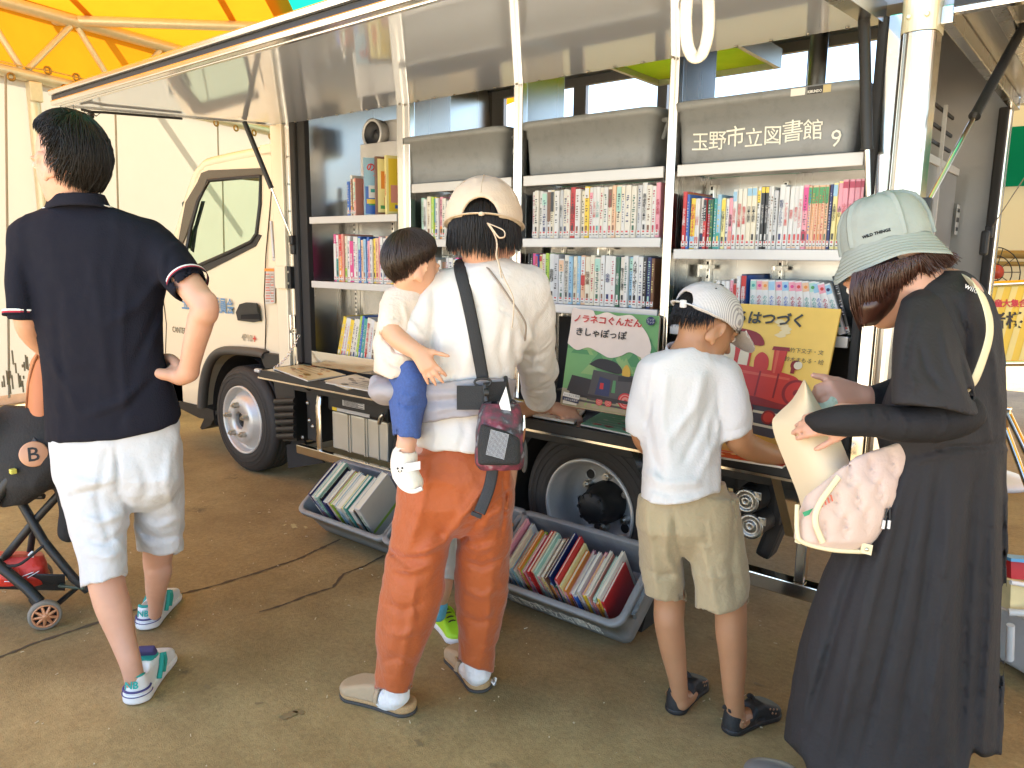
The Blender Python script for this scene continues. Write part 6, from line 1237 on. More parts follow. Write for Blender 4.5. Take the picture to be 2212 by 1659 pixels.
def capframe(S, H, sh, up, z0, k=.004, thick=.010, crown_=1.0):
    A = (H.f, H.r, H.u); S.ell(H.p(-.010, 0, up), np.array(sh)*H.h, A, .005)
    S.box(H.p(-.01, 0, z0-.3), np.array([.4, .4, .3])*H.h, A, .002, .006, True)
    S.ell(H.p(-.010, 0, up), (np.array(sh)-thick)*H.h, A, .003, True)
S = SDF(.004); capframe(S, hw, (.118, .101, .114), .036, .018)
arch = [hw.p(-.13, .0, -.01), hw.p(-.13, 0, .035)]; S.ell(hw.p(-.125, 0, .016), np.array([.055, .047, .048])*hw.h, (hw.f, hw.r, hw.u), .004, True)
S.wr(.0015, 30, (1, 1, 1), .02)
cap_ = S.build('cap', MCAP, wom, 3)
b = MB(); b.sheet([[hw.w(.085+.07*math.cos(a)*t, .088*math.sin(a), .02-.035*t*math.cos(a)) for a in np.linspace(-1.3, 1.3, 17)] for t in np.linspace(0, 1, 6)], .004); b.build('cap_brim', MCAP, cap_)
b = MB()
for a0 in np.linspace(0, PI, 4)[:-1]: b.tube([hw.w(-.010+.1188*math.cos(t)*math.cos(a0), .1018*math.cos(t)*math.sin(a0), .036+.1148*math.sin(t)) for t in np.linspace(.35, PI-.35, 22)], .0014, 0, 5)
b.tube([hw.w(-.010-.117*math.cos(a), .101*math.sin(a), .022) for a in np.linspace(-2.2, 2.2, 30)], .0035, 0, 6, flat=(1.8, .5)); b.build('cap_seam', MCAP, cap_)
b = MB(); kn = hw.w(-.128, .004, .020); b.lathe(kn, UP, [(0, -.006), (.008, -.003), (.008, .003), (0, .006)], 0, 10)
P_ = lambda pts, d: smooth([c2w(cs((x, y, d))) for x, y in pts], 5)
b.tube(P_([(1052, 482), (1068, 488), (1088, 498), (1090, 511), (1078, 513), (1066, 498), (1056, 484)], 1.948), .0034, 0, 6, flat=(1, .5)); b.tube(P_([(1054, 484), (1068, 506), (1074, 528), (1072, 553), (1078, 570), (1083, 600)], 1.952), .0034, 0, 6, flat=(1, .5)); b.tube(P_([(1056, 484), (1072, 518), (1074, 556), (1088, 598), (1108, 642), (1109, 676), (1106, 708)], 1.958), .0030, 0, 6, flat=(1, .5)); b.build('cap_tie', MCAP, cap_)
MBL = M('white_linen', (.64, .61, .57), .88, var=.05, vscale=10, bump=.3, bscale=60, sheen=.2, weave=.1)
S = SDF(.006)
S.loft([(1056, 562, 2.105, 52, .062), (1058, 572, 2.105, 64, .075), (1052, 590, 2.11, 96, .09), (1040, 620, 2.115, 116, .108), (1033, 670, 2.12, 122, .12), (1022, 740, 2.13, 120, .125), (1010, 800, 2.15, 110, .125), (1000, 850, 2.165, 98, .122), (1003, 905, 2.175, 103, .14), (1008, 990, 2.18, 108, .155)], .03, pw=2.2)
S.chain([(1130, 625, 2.13, 52), (1146, 690, 2.20, 50), (1150, 760, 2.32, 48), (1160, 815, 2.52, 42), (1165, 855, 2.68, 34)], .03); S.cap((1164, 850, 2.66), (1174, 878, 2.82), 28, 27, .004, True)
S.chain([(960, 625, 2.11, 46), (905, 700, 2.07, 45), (872, 750, 2.07, 44), (868, 790, 2.13, 36), (905, 815, 2.2, 30)], .03)
S.below([(800, 862), (895, 862), (898, 958), (918, 966), (940, 974), (985, 979), (1030, 978), (1070, 966), (1108, 944), (1110, 905), (1250, 905)])
for pts, w_, a_ in (([(940, 610), (935, 700), (925, 790)], 8, -.009), ([(962, 690), (950, 760), (960, 815)], 10, .007), ([(1010, 660), (1012, 760), (1000, 815)], 12, .005), ([(1090, 690), (1080, 760), (1090, 815)], 10, -.006), ([(1110, 700), (1112, 770), (1122, 850)], 9, -.008), ([(985, 668), (1060, 660), (1130, 690)], 3, -.0035), ([(1140, 700), (1160, 760), (1150, 800)], 9, .007), ([(1125, 760), (1150, 770), (1180, 760)], 8, -.006), ([(1135, 810), (1160, 800), (1185, 810)], 7, .006), ([(880, 690), (905, 720), (925, 740)], 9, .007), ([(862, 735), (890, 760), (915, 770)], 8, -.007), ([(1045, 760), (1050, 800), (1035, 825)], 9, .006), ([(975, 760), (985, 800), (970, 828)], 8, -.006), ([(935, 910), (945, 940), (935, 970)], 8, .005), ([(1000, 905), (1005, 940), (990, 975)], 9, -.005), ([(1150, 840), (1165, 845), (1188, 838)], 3, -.004)): S.crease(pts, w_, a_)
S.wr(.006, 11, (1, .5, 1), .08); S.wr(.0036, 22, (1, .7, 1), .05); S.build('blouse', MBL, wom, 2)
MTR = M('rust_cotton', (.38, .078, .010), .62, var=.07, vscale=12, bump=.3, bscale=70, sheen=.25)
S = SDF(.006)
S.loft([(1000, 880, 2.18, 85, .105), (1002, 960, 2.185, 98, .125), (996, 1020, 2.19, 112, .138), (990, 1090, 2.20, 116, .14), (985, 1125, 2.205, 104, .11), (985, 1160, 2.21, 70, .06)], .025, pw=2.3)
S.loft([(938, 980, 2.185, 66, .115), (930, 1050, 2.19, 72, .118), (918, 1120, 2.20, 72, .11), (906, 1190, 2.205, 68, .105), (888, 1290, 2.215, 67, .10), (867, 1390, 2.235, 52, .088), (856, 1450, 2.25, 45, .08), (851, 1530, 2.265, 42, .075)], .018)
S.loft([(1045, 980, 2.195, 62, .115), (1048, 1050, 2.21, 60, .115), (1050, 1120, 2.24, 58, .105), (1042, 1200, 2.275, 58, .10), (1038, 1300, 2.32, 52, .092), (1030, 1390, 2.355, 40, .08), (1025, 1480, 2.39, 37, .075)], .018)
S.below([(780, 1483), (812, 1485), (850, 1497), (893, 1501), (940, 1480), (955, 1420), (985, 1424), (1025, 1444), (1064, 1449), (1100, 1445)])
S.loft([(855, 1465, 2.253, 38, .066), (851, 1540, 2.265, 38, .066)], .004, True); S.loft([(1027, 1412, 2.365, 33, .064), (1024, 1480, 2.39, 33, .064)], .004, True)
for pts, w_, a_ in (([(1085, 1000), (1020, 1090), (960, 1170), (870, 1215)], 10, .012), ([(1100, 1060), (1030, 1130), (985, 1185)], 8, -.010), ([(840, 1190), (870, 1210), (920, 1200)], 9, -.012), ([(845, 1225), (885, 1235), (930, 1220)], 8, .009), ([(985, 1150), (975, 1200), (962, 1260)], 9, -.010), ([(990, 1170), (1030, 1190), (1080, 1175)], 9, .009), ([(1000, 1210), (1040, 1225), (1090, 1205)], 8, -.008), ([(930, 1000), (910, 1100), (880, 1190)], 12, .007), ([(1050, 1000), (1060, 1080), (1040, 1160)], 12, .006), ([(830, 1300), (870, 1320), (915, 1300)], 10, -.006), ([(825, 1360), (865, 1375), (905, 1360)], 9, .006), ([(822, 1430), (860, 1420), (895, 1440)], 8, -.005), ([(1000, 1270), (1040, 1290), (1085, 1270)], 8, .005), ([(1000, 1330), (1035, 1345), (1075, 1335)], 8, -.005), ([(1085, 1010), (1092, 1080), (1080, 1170)], 4, -.006), ([(900, 1240), (888, 1340), (862, 1460)], 10, .006), ([(1062, 1230), (1055, 1330), (1040, 1430)], 9, .006)): S.crease(pts, w_, a_)
S.wr(.006, 10, (1, .6, 1), .09); S.wr(.0036, 22, (1, 1, 1), .05); S.build('trousers', MTR, wom, 2)
# socks and clogs
MSK_W = M('white_sock', (.76, .74, .71), .95, var=.03, bump=.3, bscale=150)
for (x, y, d), (x2, y2, d2), (x3, y3, d3) in (((855, 1470, 2.252), (852, 1515, 2.268), (795, 1508, 2.36)), ((1030, 1430, 2.375), (1031, 1462, 2.39), (1000, 1435, 2.52))):
    S = SDF(.005); S.chain([(x, y-25, d, 31), (x, y-5, d, 30), (x2, y2-9, d2, 28), (x3, y3-6, d3, 22)], .015); S.wr(.002, 40); S.build('sock', MSK_W, wom)
MSU = M('beige_suede', (.42, .30, .18), .95, var=.12, vscale=25, bump=.25, bscale=180); MCK = M('cork', (.45, .28, .13), .9, var=.35, vscale=240, bump=.3, bscale=240); MSOLE = M('clog_sole', (.05, .045, .04), .8)
def clog(parent, heel, head, side):
    L = .262; X = local(heel, head); f2 = foot2d(L, .038, .051, .006*side); sh = empty('clog', heel, None, None); sh.parent = parent; sh.location = Vector(heel)-parent.location
    def mk(fn, name, mat, vox=.004): S = SDF(vox, 'raw'); fn(S); return link(name, S.mesh(name, 3, X), mat, sh)
    mk(lambda S: slab(S, f2, 0, .010, L, .003, grow=.005), 'sole', MSOLE)
    def ck(S): slab(S, f2, .008, .034, L, .006, zf=lambda Q: (0*Q[:, 0]+.009, .034-.010*np.clip(Q[:, 0]/.2, 0, 1)), grow=.003); S.ell(np.array([.055, 0, .045]), (.05, .026, .022), None, .004, True)
    mk(ck, 'footbed', MCK)
    Hh = lambda x: np.interp(x, [.05, .09, .12, .16, .20, .25], [.02, .045, .075, .068, .056, .04])
    def up_(S): upper(S, f2, Hh, L, z0=.022, lean=.16, shrink=-.004); S.ell(np.array([.04, 0, .08]), (.085, .039, .052), None, .008, True); S.box(np.array([-.05, 0, .05]), np.array([.10, .1, .1]), None, .002, .004, True)
    u = mk(up_, 'upper', MSU)
    b = MB(); b.tube([X(np.array([.105+.02*math.cos(t)*0, .052*math.cos(t), .03+.052*math.sin(t)])) for t in np.linspace(0, PI, 14)], .009, 0, 6, flat=(1, .3)); b.build('strap', MSU, u)
    q = X(np.array([.105, side*-.042, .068])); b = MB(); b.box(q, (.022, .022, .008), 0, .003, (0, .6, math.radians(head))); b.build('buckle', M('dull_brass', (.30, .22, .14), .4, .9), u)
    return sh
clog(wom, onZ(893, 1542), hd(onZ(893, 1542), onZ(775, 1498)), 1); clog(wom, onZ(1044, 1496), hd(onZ(1044, 1496), onZ(985, 1420)), -1)
b = MB(); b.tube([onZ(1062, 1470, .02), onZ(1068, 1478, .03), onZ(1070, 1466, .035)], .006, 0, 6); b.build('trailing_lace', MSK_W, wom)

# ------------------------------------------------------------------ hip carrier and shoulder bag
MGY = M('grey_mesh_cloth', (.33, .31, .33), .85, var=.06, vscale=14, bump=.3, bscale=140, weave=.25); MBW = M('black_webbing', (.014, .014, .015), .7, var=.2, bump=.3, bscale=300)
car = empty('hip_carrier', c2w(cs((980, 850, 2.05))), 'grey padded hip carrier belt buckled round the white blouse', 'baby carrier')
S = SDF(.006); S.loft([(1005, 818, 2.16, 113, .150), (998, 838, 2.165, 114, .154), (996, 870, 2.17, 112, .160), (1000, 912, 2.175, 112, .166)], .01, pw=2.2); S.below([(780, 912), (905, 914), (960, 906), (1010, 898), (1065, 890), (1120, 872)]); S.above([(880, 835), (910, 830), (960, 826), (1040, 815), (1085, 812), (1120, 816)])
for pts, w_, a_ in (([(910, 850), (980, 850), (1040, 840)], 6, .005), ([(910, 870), (980, 862), (1045, 862)], 6, -.005), ([(915, 890), (990, 880), (1060, 872)], 6, .005)): S.crease(pts, w_, a_)
S.wr(.003, 18, (1, 2, 1), .05); S.build('belt', MGY, car, 3)
S = SDF(.006); S.ell((857, 845, 2.14), (60, 30, .12), None, .02); S.cap((860, 840, 2.12), (905, 866, 2.09), 24, 24, .03); S.cap((812, 822, 2.13), (830, 850, 2.13), 13, 20, .02); S.wr(.002, 25); S.build('seat_pad', MGY, car, 3)
fr_ = lambda x, y, d: c2w(cs((x, y, d)))
b = MB(); b.sheet([[fr_(x, y, 2.000) for x in np.linspace(987, 1046, 8)] for y in (833, 858, 885)], -.006); b.sheet([[fr_(x, y+(x-1046)*-.05, 2.002+(x-1046)*.0006) for x in np.linspace(1044, 1092, 6)] for y in (826, 850, 868)], -.006); b.build('velcro_tab', MBW, car)
b = MB(); b.tube(smooth([fr_(1060, 868, 2.03), fr_(1068, 950, 2.02), fr_(1060, 1040, 2.03), fr_(1036, 1108, 2.03)], 6), .016, 0, 8, flat=(1, .12), up=-FW); b.box(fr_(1029, 1112, 2.03), (.03, .01, .012), 0, .003, (0, .4, .7)); b.build('hanging_strap', M('strap_grey_black', (.03, .032, .036), .75, bump=.3, bscale=300), car)
bag = empty('shoulder_bag', c2w(cs((1080, 1015, 2.0))), 'small black floral shoulder bag with mesh pocket hanging at the hip', 'bag')
MFB = M('floral_nylon', (.055, .045, .055), .6, var=.3, vscale=30, bump=.2, bscale=120)
nt = MFB.node_tree; N = nt.nodes; L = nt.links; vo = N.new('ShaderNodeTexNoise'); vo.inputs['Scale'].default_value = 26; vo.inputs['Detail'].default_value = 3; tc = N.new('ShaderNodeTexCoord'); L.new(tc.outputs['Object'], vo.inputs['Vector']); rp = N.new('ShaderNodeValToRGB'); e = rp.color_ramp.elements; e[0].position = .42; e[0].color = (.035, .033, .038, 1); e[1].position = .60; e[1].color = (.20, .035, .06, 1); q = e.new(.52); q.color = (.10, .02, .035, 1); q = e.new(.68); q.color = (.30, .20, .22, 1); q = e.new(.36); q.color = (.16, .16, .18, 1); L.new(vo.outputs[0], rp.inputs[0]); L.new(rp.outputs[0], N['Principled BSDF'].inputs['Base Color'])
S = SDF(.005); S.loft([(1082, 872, 1.985, 40, .035), (1080, 890, 1.98, 46, .045), (1080, 930, 1.975, 50, .055), (1080, 975, 1.97, 54, .06), (1080, 1000, 1.97, 52, .058), (1080, 1012, 1.97, 44, .05)], .01, pw=3.); S.crease([(1038, 905), (1085, 915), (1130, 935)], 4, -.005); S.wr(.003, 25); S.build('bag_body', MFB, bag, 3)
S = SDF(.005); S.loft([(1078, 912, 1.93, 40, .012), (1078, 960, 1.914, 47, .02), (1078, 1004, 1.914, 46, .02)], .006, pw=3.); S.above([(1030, 912), (1090, 930), (1130, 950)]); S.build('mesh_pocket', M('black_mesh', (.012, .012, .013), .6, bump=.5, bscale=400), bag, 2)
def gridlines(x0, x1, y0, y1, nx, ny, d, sk=0.): 
    b = MB(); P = lambda x, y: fr_(x+(y-y0)*sk, y+(x-x0)*.28, d); cx_ = np.linspace(x0, x1, nx+1); cy_ = np.linspace(y0, y1, ny+1)
    for i in range(nx):
        for j in range(ny): a, c_, e_, f_ = P(cx_[i]+.5, cy_[j]+.5), P(cx_[i+1]-.5, cy_[j]+.5), P(cx_[i+1]-.5, cy_[j+1]-.5), P(cx_[i]+.5, cy_[j+1]-.5); b.add([a, c_, e_, f_], [(0, 1, 2, 3)])
    return b
gridlines(1060, 1100, 927, 982, 16, 24, 1.887, -.2).build('checked_cloth', M('pale_check', (.55, .56, .60), .8), bag)
S = SDF(.005); S.ell((1132, 985, 1.98), (8, 38, .04), None, .01); S.build('side_pouch', M('charcoal_canvas', (.06, .058, .06), .9, bump=.3), bag)
b = MB(); b.tube(smooth([fr_(992, 570, 2.06), fr_(995, 590, 2.015), fr_(1008, 640, 2.0), fr_(1025, 720, 1.998), fr_(1040, 800, 2.01), fr_(1043, 818, 2.01)], 6), .0165, 0, 8, flat=(1, .14), up=-FW); b.tube(smooth([fr_(992, 570, 2.06), fr_(1000, 560, 2.12), fr_(1010, 570, 2.2)], 4), .0165, 0, 8, flat=(1, .14), up=UP); b.build('shoulder_strap', MBW, bag)
b = MB(); b.tube([fr_(1043+18*math.cos(a), 826+9*math.sin(a), 2.0) for a in np.linspace(0, 2*PI, 17)[:-1]], .0035, 0, 6, True); b.tube([fr_(1046, 832, 2.0), fr_(1050, 868, 1.99)], .009, 0, 8, flat=(1, .6)); b.tube([fr_(1046, 848, 1.99), fr_(1056, 848, 1.99)], .011, 0, 8); b.tube(smooth([fr_(1092, 815, 2.06), fr_(1098, 850, 2.02), fr_(1106, 880, 2.0)], 4), .006, 0, 8); b.tube([fr_(1105+9*math.cos(a), 873+9*math.sin(a), 1.99) for a in np.linspace(0, 2*PI, 13)[:-1]], .003, 0, 6, True); b.build('swivel_clip', MBK, bag)
b = MB(); b.tube([fr_(1132, 897, 1.95), fr_(1133, 925, 1.95)], .003, 0, 6); b.tube([fr_(1131, 912, 1.948), fr_(1130, 930, 1.948)], .002, 0, 6); b.build('zip_hook', MCH, bag); b = MB(); b.tube([fr_(1105, 900, 1.945), fr_(1115, 918, 1.94)], .006, 0, 6, flat=(1, .4)); b.tube([fr_(1133, 925, 1.95), fr_(1129, 955, 1.955)], .004, 0, 6); b.build('leather_tag', M('tan_leather', (.22, .08, .03), .6), bag)
b = MB(); b.prism([fr_(x, y, 1.94) for x, y in ((1093, 835), (1099, 862), (1104, 888), (1082, 884), (1078, 872))], FW*.003); b.build('tissue', MSK_W, bag)
cord = MB(); cord.tube(smooth([fr_(1030, 562, 2.06), fr_(1042, 566, 2.03), fr_(1070, 600, 2.005), (fr_(1105, 650, 2.003)), fr_(1128, 685, 2.015), fr_(1136, 705, 2.03), fr_(1134, 735, 2.08)], 6), .0045, 0, 6, flat=(1, .5)); tag(cord.build('bag_cord', M('taupe_cord', (.27, .22, .18), .9), None, fr_(1105, 650, 2.0)), 'thin taupe cord slung over the back of the white blouse', 'cord')

# ------------------------------------------------------------------ the toddler
tod = empty('person', c2w(cs((880, 1060, 2.1))), 'toddler in a cream shirt and blue shorts riding on the woman\'s hip', 'person')
ht = Head((891, 578, 2.06), -14, 8, 0, .163)
S = SDF(.004); ht.skull(S, cs((880, 640, 2.09)), .046)
S.chain([(878, 645, 2.10, 32), (868, 740, 2.12, 40), (872, 800, 2.12, 40)], .02)
S.chain([(852, 662, 2.05, 22), (845, 690, 2.03, 22), (846, 718, 2.015, 21), (868, 738, 2.005, 22), (893, 755, 1.995, 18)], .015); S.ell((847, 712, 2.015), (24, 20, .03), None, .01); S.ell((888, 752, 1.997), (17, 16, .02), None, .01)
hand(S, c2w(cs((897, 756, 1.985))), RT*.55-UP*.75+FW*-.1, FW*.8-UP*.2, RT*.8+UP*.6, .112, [(14, 14, 8), (8, 10, 6), (8, 10, 6), (12, 12, 8)], (42, .0, 4), 9, 1.12)
S.chain([(875, 800, 2.11, 36), (882, 880, 2.055, 25), (880, 945, 2.025, 22), (876, 965, 2.02, 21), (878, 1000, 2.02, 20)], .015); S.cap((878, 1010, 2.02), (890, 1035, 2.0), 20, 18, .015)
S.chain([(905, 800, 2.18, 34), (930, 830, 2.30, 28), (935, 870, 2.36, 24), (935, 930, 2.36, 20)], .015)
S.build('body', MSK3, tod); ht.eyes(tod)
ht.hair(tod, MHD, 1900, lambda p: .030+.055*(.5-.5*math.cos(p))**.7, lambda p: 1.12+.42*(.5-.5*math.cos(p)), (.104, .090, .104), .034, (-.38, .0, 1.), .0017, 14, .010, .0, 0, True, 8, .35, tuck=.32)
MTS = M('cream_jersey', (.62, .54, .45), .92, var=.05, vscale=12, bump=.25, bscale=120)
S = SDF(.005); S.loft([(880, 618, 2.09, 30, .04), (876, 632, 2.09, 42, .055), (868, 655, 2.09, 50, .07), (862, 700, 2.095, 50, .075), (858, 750, 2.10, 50, .08), (858, 790, 2.10, 52, .085), (860, 830, 2.10, 54, .085)], .02)
S.chain([(862, 650, 2.07, 32), (850, 680, 2.04, 34), (846, 706, 2.025, 32)], .02); S.cap((846, 706, 2.025), (845, 735, 2.012), 22.5, 23, .004, True); S.cap((830, 745, 2.06), (850, 790, 2.05), 24, 30, .03)
S.below([(780, 800), (812, 805), (845, 819), (870, 812), (905, 790), (950, 770)])
for pts, w_, a_ in (([(835, 740), (850, 765), (890, 775)], 6, .006), ([(822, 765), (850, 790), (890, 795)], 6, -.006), ([(850, 700), (860, 740), (850, 770)], 7, -.005), ([(836, 690), (850, 698), (866, 694)], 3, .003), ([(870, 650), (880, 690), (876, 740)], 7, .004)): S.crease(pts, w_, a_)
S.wr(.003, 16, (1, .7, 1), .05); S.build('shirt', MTS, tod, 3)
MBS = M('blue_melange', (.045, .085, .25), .9, var=.35, vscale=160, bump=.2, bscale=200)
S = SDF(.005); S.loft([(880, 780, 2.10, 42, .085), (884, 820, 2.085, 44, .085), (882, 870, 2.06, 40, .07), (880, 910, 2.04, 33, .055), (881, 985, 2.025, 28, .05)], .02); S.cap((905, 805, 2.16), (930, 835, 2.28), 42, 34, .03); S.below([(800, 938), (852, 940), (906, 947), (960, 940)]); S.loft([(880, 922, 2.035, 26, .046), (881, 990, 2.025, 26, .046)], .004, True)
S.crease([(858, 868), (880, 878), (914, 872)], 5, -.005); S.crease([(862, 830), (866, 890), (858, 936)], 2, -.003); S.crease([(860, 850), (885, 858), (915, 850)], 6, .004); S.wr(.003, 22, (1, 1, 1), .04); S.build('shorts', MBS, tod, 3)
S = SDF(.004); S.chain([(872, 1000, 2.015, 27), (876, 1022, 2.01, 29), (888, 1040, 1.99, 25)], .015); S.ell((893, 1045, 1.985), (20, 17, .035), None, .01); S.cap((874, 985, 2.02), (873, 1005, 2.02), 28, 27, .01); S.ell((876, 975, 2.02), (22, 12, .03), None, .004, True)
sh = S.build('shoe', M('white_canvas', (.72, .65, .55), .85, var=.05, bump=.2, bscale=120), tod, 3)
b = MB(); b.tube(smooth([fr_(852, 1030, 1.995), fr_(868, 1052, 1.975), fr_(890, 1062, 1.955), fr_(912, 1055, 1.95)], 5), .006, 0, 8); b.build('shoe_sole', MSO, sh); b = MB(); b.sheet([[fr_(852+i*8, 1006+j*6-i*1.4, 1.972+abs(i-3.5)*.0035) for i in range(8)] for j in range(4)], .004); b.build('shoe_strap', MSK_W, sh)
b = MB(); 
for dx, dy, r_x in ((-5, -6, 2.6), (5, -7, 2.6), (-3, 0, 1.8), (3, -.5, 1.8), (0, 3, 1.1)): b.lathe(fr_(864+dx, 1018+dy, 1.958), -FW, [(r_x*1.98/F_, 0), (0, .0015)], 0, 12)
b.build('panda_patch', MBK, sh)
S = SDF(.005); S.cap((935, 935, 2.36), (940, 965, 2.33), 24, 20, .01); S.build('shoe', M('white_canvas'), tod, 2)
# ------------------------------------------------------------------ the boy
boy = empty('person', onZ(1545, 1545), 'boy in a white shirt, khaki shorts and striped cap leaning over the table', 'person')
hb_ = Head((1523, 706, 2.13), -32, 26, 0, .205)
S = SDF(.005); hb_.skull(S, cs((1490, 785, 2.13)), .047)
S.chain([(1490, 790, 2.13, 55), (1480, 900, 2.15, 62), (1480, 1050, 2.15, 64)], .03)
S.chain([(1410, 810, 2.15, 26), (1388, 900, 2.165, 26), (1400, 960, 2.22, 24), (1470, 985, 2.34, 19), (1500, 985, 2.37, 17)], .02)
S.chain([(1565, 840, 2.13, 28), (1592, 920, 2.105, 30), (1600, 952, 2.12, 30), (1640, 975, 2.19, 26), (1690, 985, 2.26, 20), (1705, 985, 2.28, 18)], .02)
hand(S, c2w(cs((1702, 984, 2.275))), onZ(1760, 985, .77)-onZ(1702, 990, .775), np.array([0, 0, -1.]), onZ(1702, 960, .77)-onZ(1702, 990, .77), .14, [(10, 15, 10)]*4, (40, -.1, 8), 6, 1.05)
hand(S, c2w(cs((1500, 985, 2.37))), onZ(1560, 970, .77)-onZ(1500, 985, .775), np.array([0, 0, -1.]), onZ(1500, 1000, .77)-onZ(1500, 980, .77), .14, [(10, 15, 10)]*4, (40, -.1, 8), 6, 1.05)
S.chain([(1438, 1100, 2.16, 36), (1443, 1230, 2.21, 30), (1446, 1300, 2.235, 33), (1445, 1340, 2.235, 32), (1453, 1400, 2.25, 28), (1463, 1460, 2.26, 21), (1467, 1495, 2.275, 19)], .02); S.cap((1470, 1516, 2.285), (1498, 1496, 2.38), 19, 15, .015)
S.chain([(1540, 1100, 2.145, 40), (1566, 1230, 2.135, 40), (1578, 1320, 2.135, 34), (1579, 1365, 2.138, 33), (1583, 1420, 2.15, 29), (1584, 1490, 2.165, 23), (1588, 1530, 2.185, 20)], .02); S.cap((1592, 1556, 2.195), (1648, 1535, 2.28), 21, 17, .015)
S.build('body', MSK2, boy); hb_.eyes(boy)
hb_.hair(boy, MHB, 1300, lambda p: (.034+.018*(.5-.5*math.cos(p))+.01*abs(math.sin(p*2)))*(1-.85*math.exp(-((math.acos(math.cos(p))-1.5)/.4)**2)), lambda p: 1.18+.40*(.5-.5*math.cos(p))-.30*math.exp(-((math.acos(math.cos(p))-1.5)/.4)**2), (.100, .086, .092), .024, (-.1, 0, 1.), .0017, 16, .004, .0, .75, True, 8, .1)
b = MB(); r_ = random.Random(5)
for i in range(70):                                     # tuft through the cap's back opening
    a = hb_.w(-.085+r_.uniform(-.01, .02), r_.uniform(-.035, .03), .012+r_.uniform(-.02, .03)); d = -hb_.F*.9+np.array([r_.uniform(-.5, .5), r_.uniform(-.5, .5), r_.uniform(-.4, .1)]); b.tube([a, a+nrm(d)*.02, a+nrm(d)*.036+[0, 0, -.008]], [.0016, .0014, .0004], 0, 3, caps=False)
b.build('hair_tuft', MHB, boy)
MST_ = M('striped_cotton', (.62, .60, .58), .9, var=.05, bump=.25, bscale=150)
nt = MST_.node_tree; N = nt.nodes; L = nt.links; wv = N.new('ShaderNodeTexWave'); wv.inputs['Scale'].default_value = 95; wv.bands_direction = 'X'; tc = N.new('ShaderNodeTexCoord'); L.new(tc.outputs['Object'], wv.inputs['Vector']); rp = N.new('ShaderNodeValToRGB'); e = rp.color_ramp.elements; e[0].position = .25; e[0].color = (.36, .34, .345, 1); e[1].position = .45; e[1].color = (.66, .63, .60, 1); L.new(wv.outputs[0], rp.inputs[0]); L.new(rp.outputs[0], N['Principled BSDF'].inputs['Base Color'])
S = SDF(.004); A = (hb_.f, hb_.r, hb_.u); capframe(S, hb_, (.112, .096, .098), .034, .022); S.ell(hb_.p(-.125, 0, .022), np.array([.065, .05, .045])*hb_.h, A, .004, True); S.wr(.002, 26, (1, 1, 1), .03)
capb = S.build('cap', MST_, boy, 3)
b = MB(); b.sheet([[hb_.w(.07+(.028+.085*t)*math.cos(a)*1.0, .088*math.sin(a)*(1-.08*t), .030-.034*t*math.cos(a)) for a in np.linspace(-1.35, 1.35, 19)] for t in np.linspace(0, 1, 7)], .004); b.build('cap_brim', MST_, capb)
b = MB(); b.tube([hb_.w(-.010-.113*math.cos(a), .097*math.sin(a), .026) for a in np.linspace(-1.5, 1.5, 24)], .0075, 0, 6, flat=(1.2, .3)); b.box(hb_.w(-.120, .03, .022), (.02, .012, .022), 0, .004, (0, 0, math.radians(-30))); b.build('cap_strap', M('strap_white', (.66, .64, .62), .9, bump=.2), capb)
b = MB(); b.lathe(hb_.w(-.010, 0, .1335), hb_.U, [(.008, -.003), (.007, .002), (0, .004)], 0, 12)
for a in (.4, .9, 2.2, 2.7): q = np.array([.112*math.cos(a)*.72, .096*math.sin(a)*.72, .098*.70]); b.lathe(hb_.w(q[0]-.01, q[1], q[2]+.034), nrm(hb_.F*q[0]+hb_.R*q[1]+hb_.U*q[2]), [(.004, 0), (.003, .001), (0, .0012)], 0, 8)
b.build('cap_button', MNV, capb)
MTE2 = M('white_jersey', (.58, .56, .545), .9, var=.04, vscale=10, bump=.2, bscale=160, sheen=.2)
S = SDF(.006)
S.loft([(1487, 752, 2.125, 46, .055), (1484, 764, 2.13, 66, .07), (1482, 785, 2.135, 92, .085), (1482, 815, 2.14, 99, .098), (1480, 870, 2.15, 97, .105), (1476, 940, 2.15, 88, .105), (1478, 1000, 2.15, 90, .108), (1480, 1060, 2.15, 98, .128), (1482, 1110, 2.15, 104, .136)], .03, pw=2.3)
S.chain([(1418, 802, 2.14, 42), (1394, 870, 2.15, 36), (1384, 935, 2.165, 30)], .03); S.cap((1385, 932, 2.162), (1381, 968, 2.18), 21, 23, .004, True)
S.chain([(1558, 815, 2.12, 46), (1580, 880, 2.105, 43), (1592, 945, 2.105, 39)], .03); S.cap((1591, 930, 2.106), (1600, 985, 2.11), 34, 35, .004, True)
S.below([(1320, 930), (1357, 932), (1382, 954), (1384, 1076), (1415, 1087), (1440, 1091), (1500, 1082), (1560, 1062), (1557.5, 956), (1600, 944), (1632, 925), (1660, 920)])
for pts, w_, a_ in (([(1440, 800), (1430, 900), (1450, 1000)], 12, .005), ([(1525, 800), (1500, 880), (1440, 960)], 12, .007), ([(1540, 850), (1510, 930), (1470, 1010)], 10, -.007), ([(1560, 880), (1545, 960), (1500, 1050)], 10, .006), ([(1400, 900), (1412, 980), (1440, 1060)], 10, -.005), ([(1548, 820), (1552, 880), (1565, 940)], 6, -.006), ([(1412, 830), (1405, 880), (1392, 930)], 6, -.005), ([(1390, 1020), (1440, 1045), (1520, 1040)], 10, .006), ([(1400, 1055), (1450, 1070), (1540, 1050)], 8, -.004), ([(1560, 935), (1590, 930), (1622, 913)], 3, -.003), ([(1386, 1068), (1440, 1083), (1560, 1054)], 3, -.003)): S.crease(pts, w_, a_)
S.wr(.005, 11, (1, .6, 1), .07); S.wr(.003, 20, (1, .6, 1), .05); tee = S.build('tee_shirt', MTE2, boy, 2)
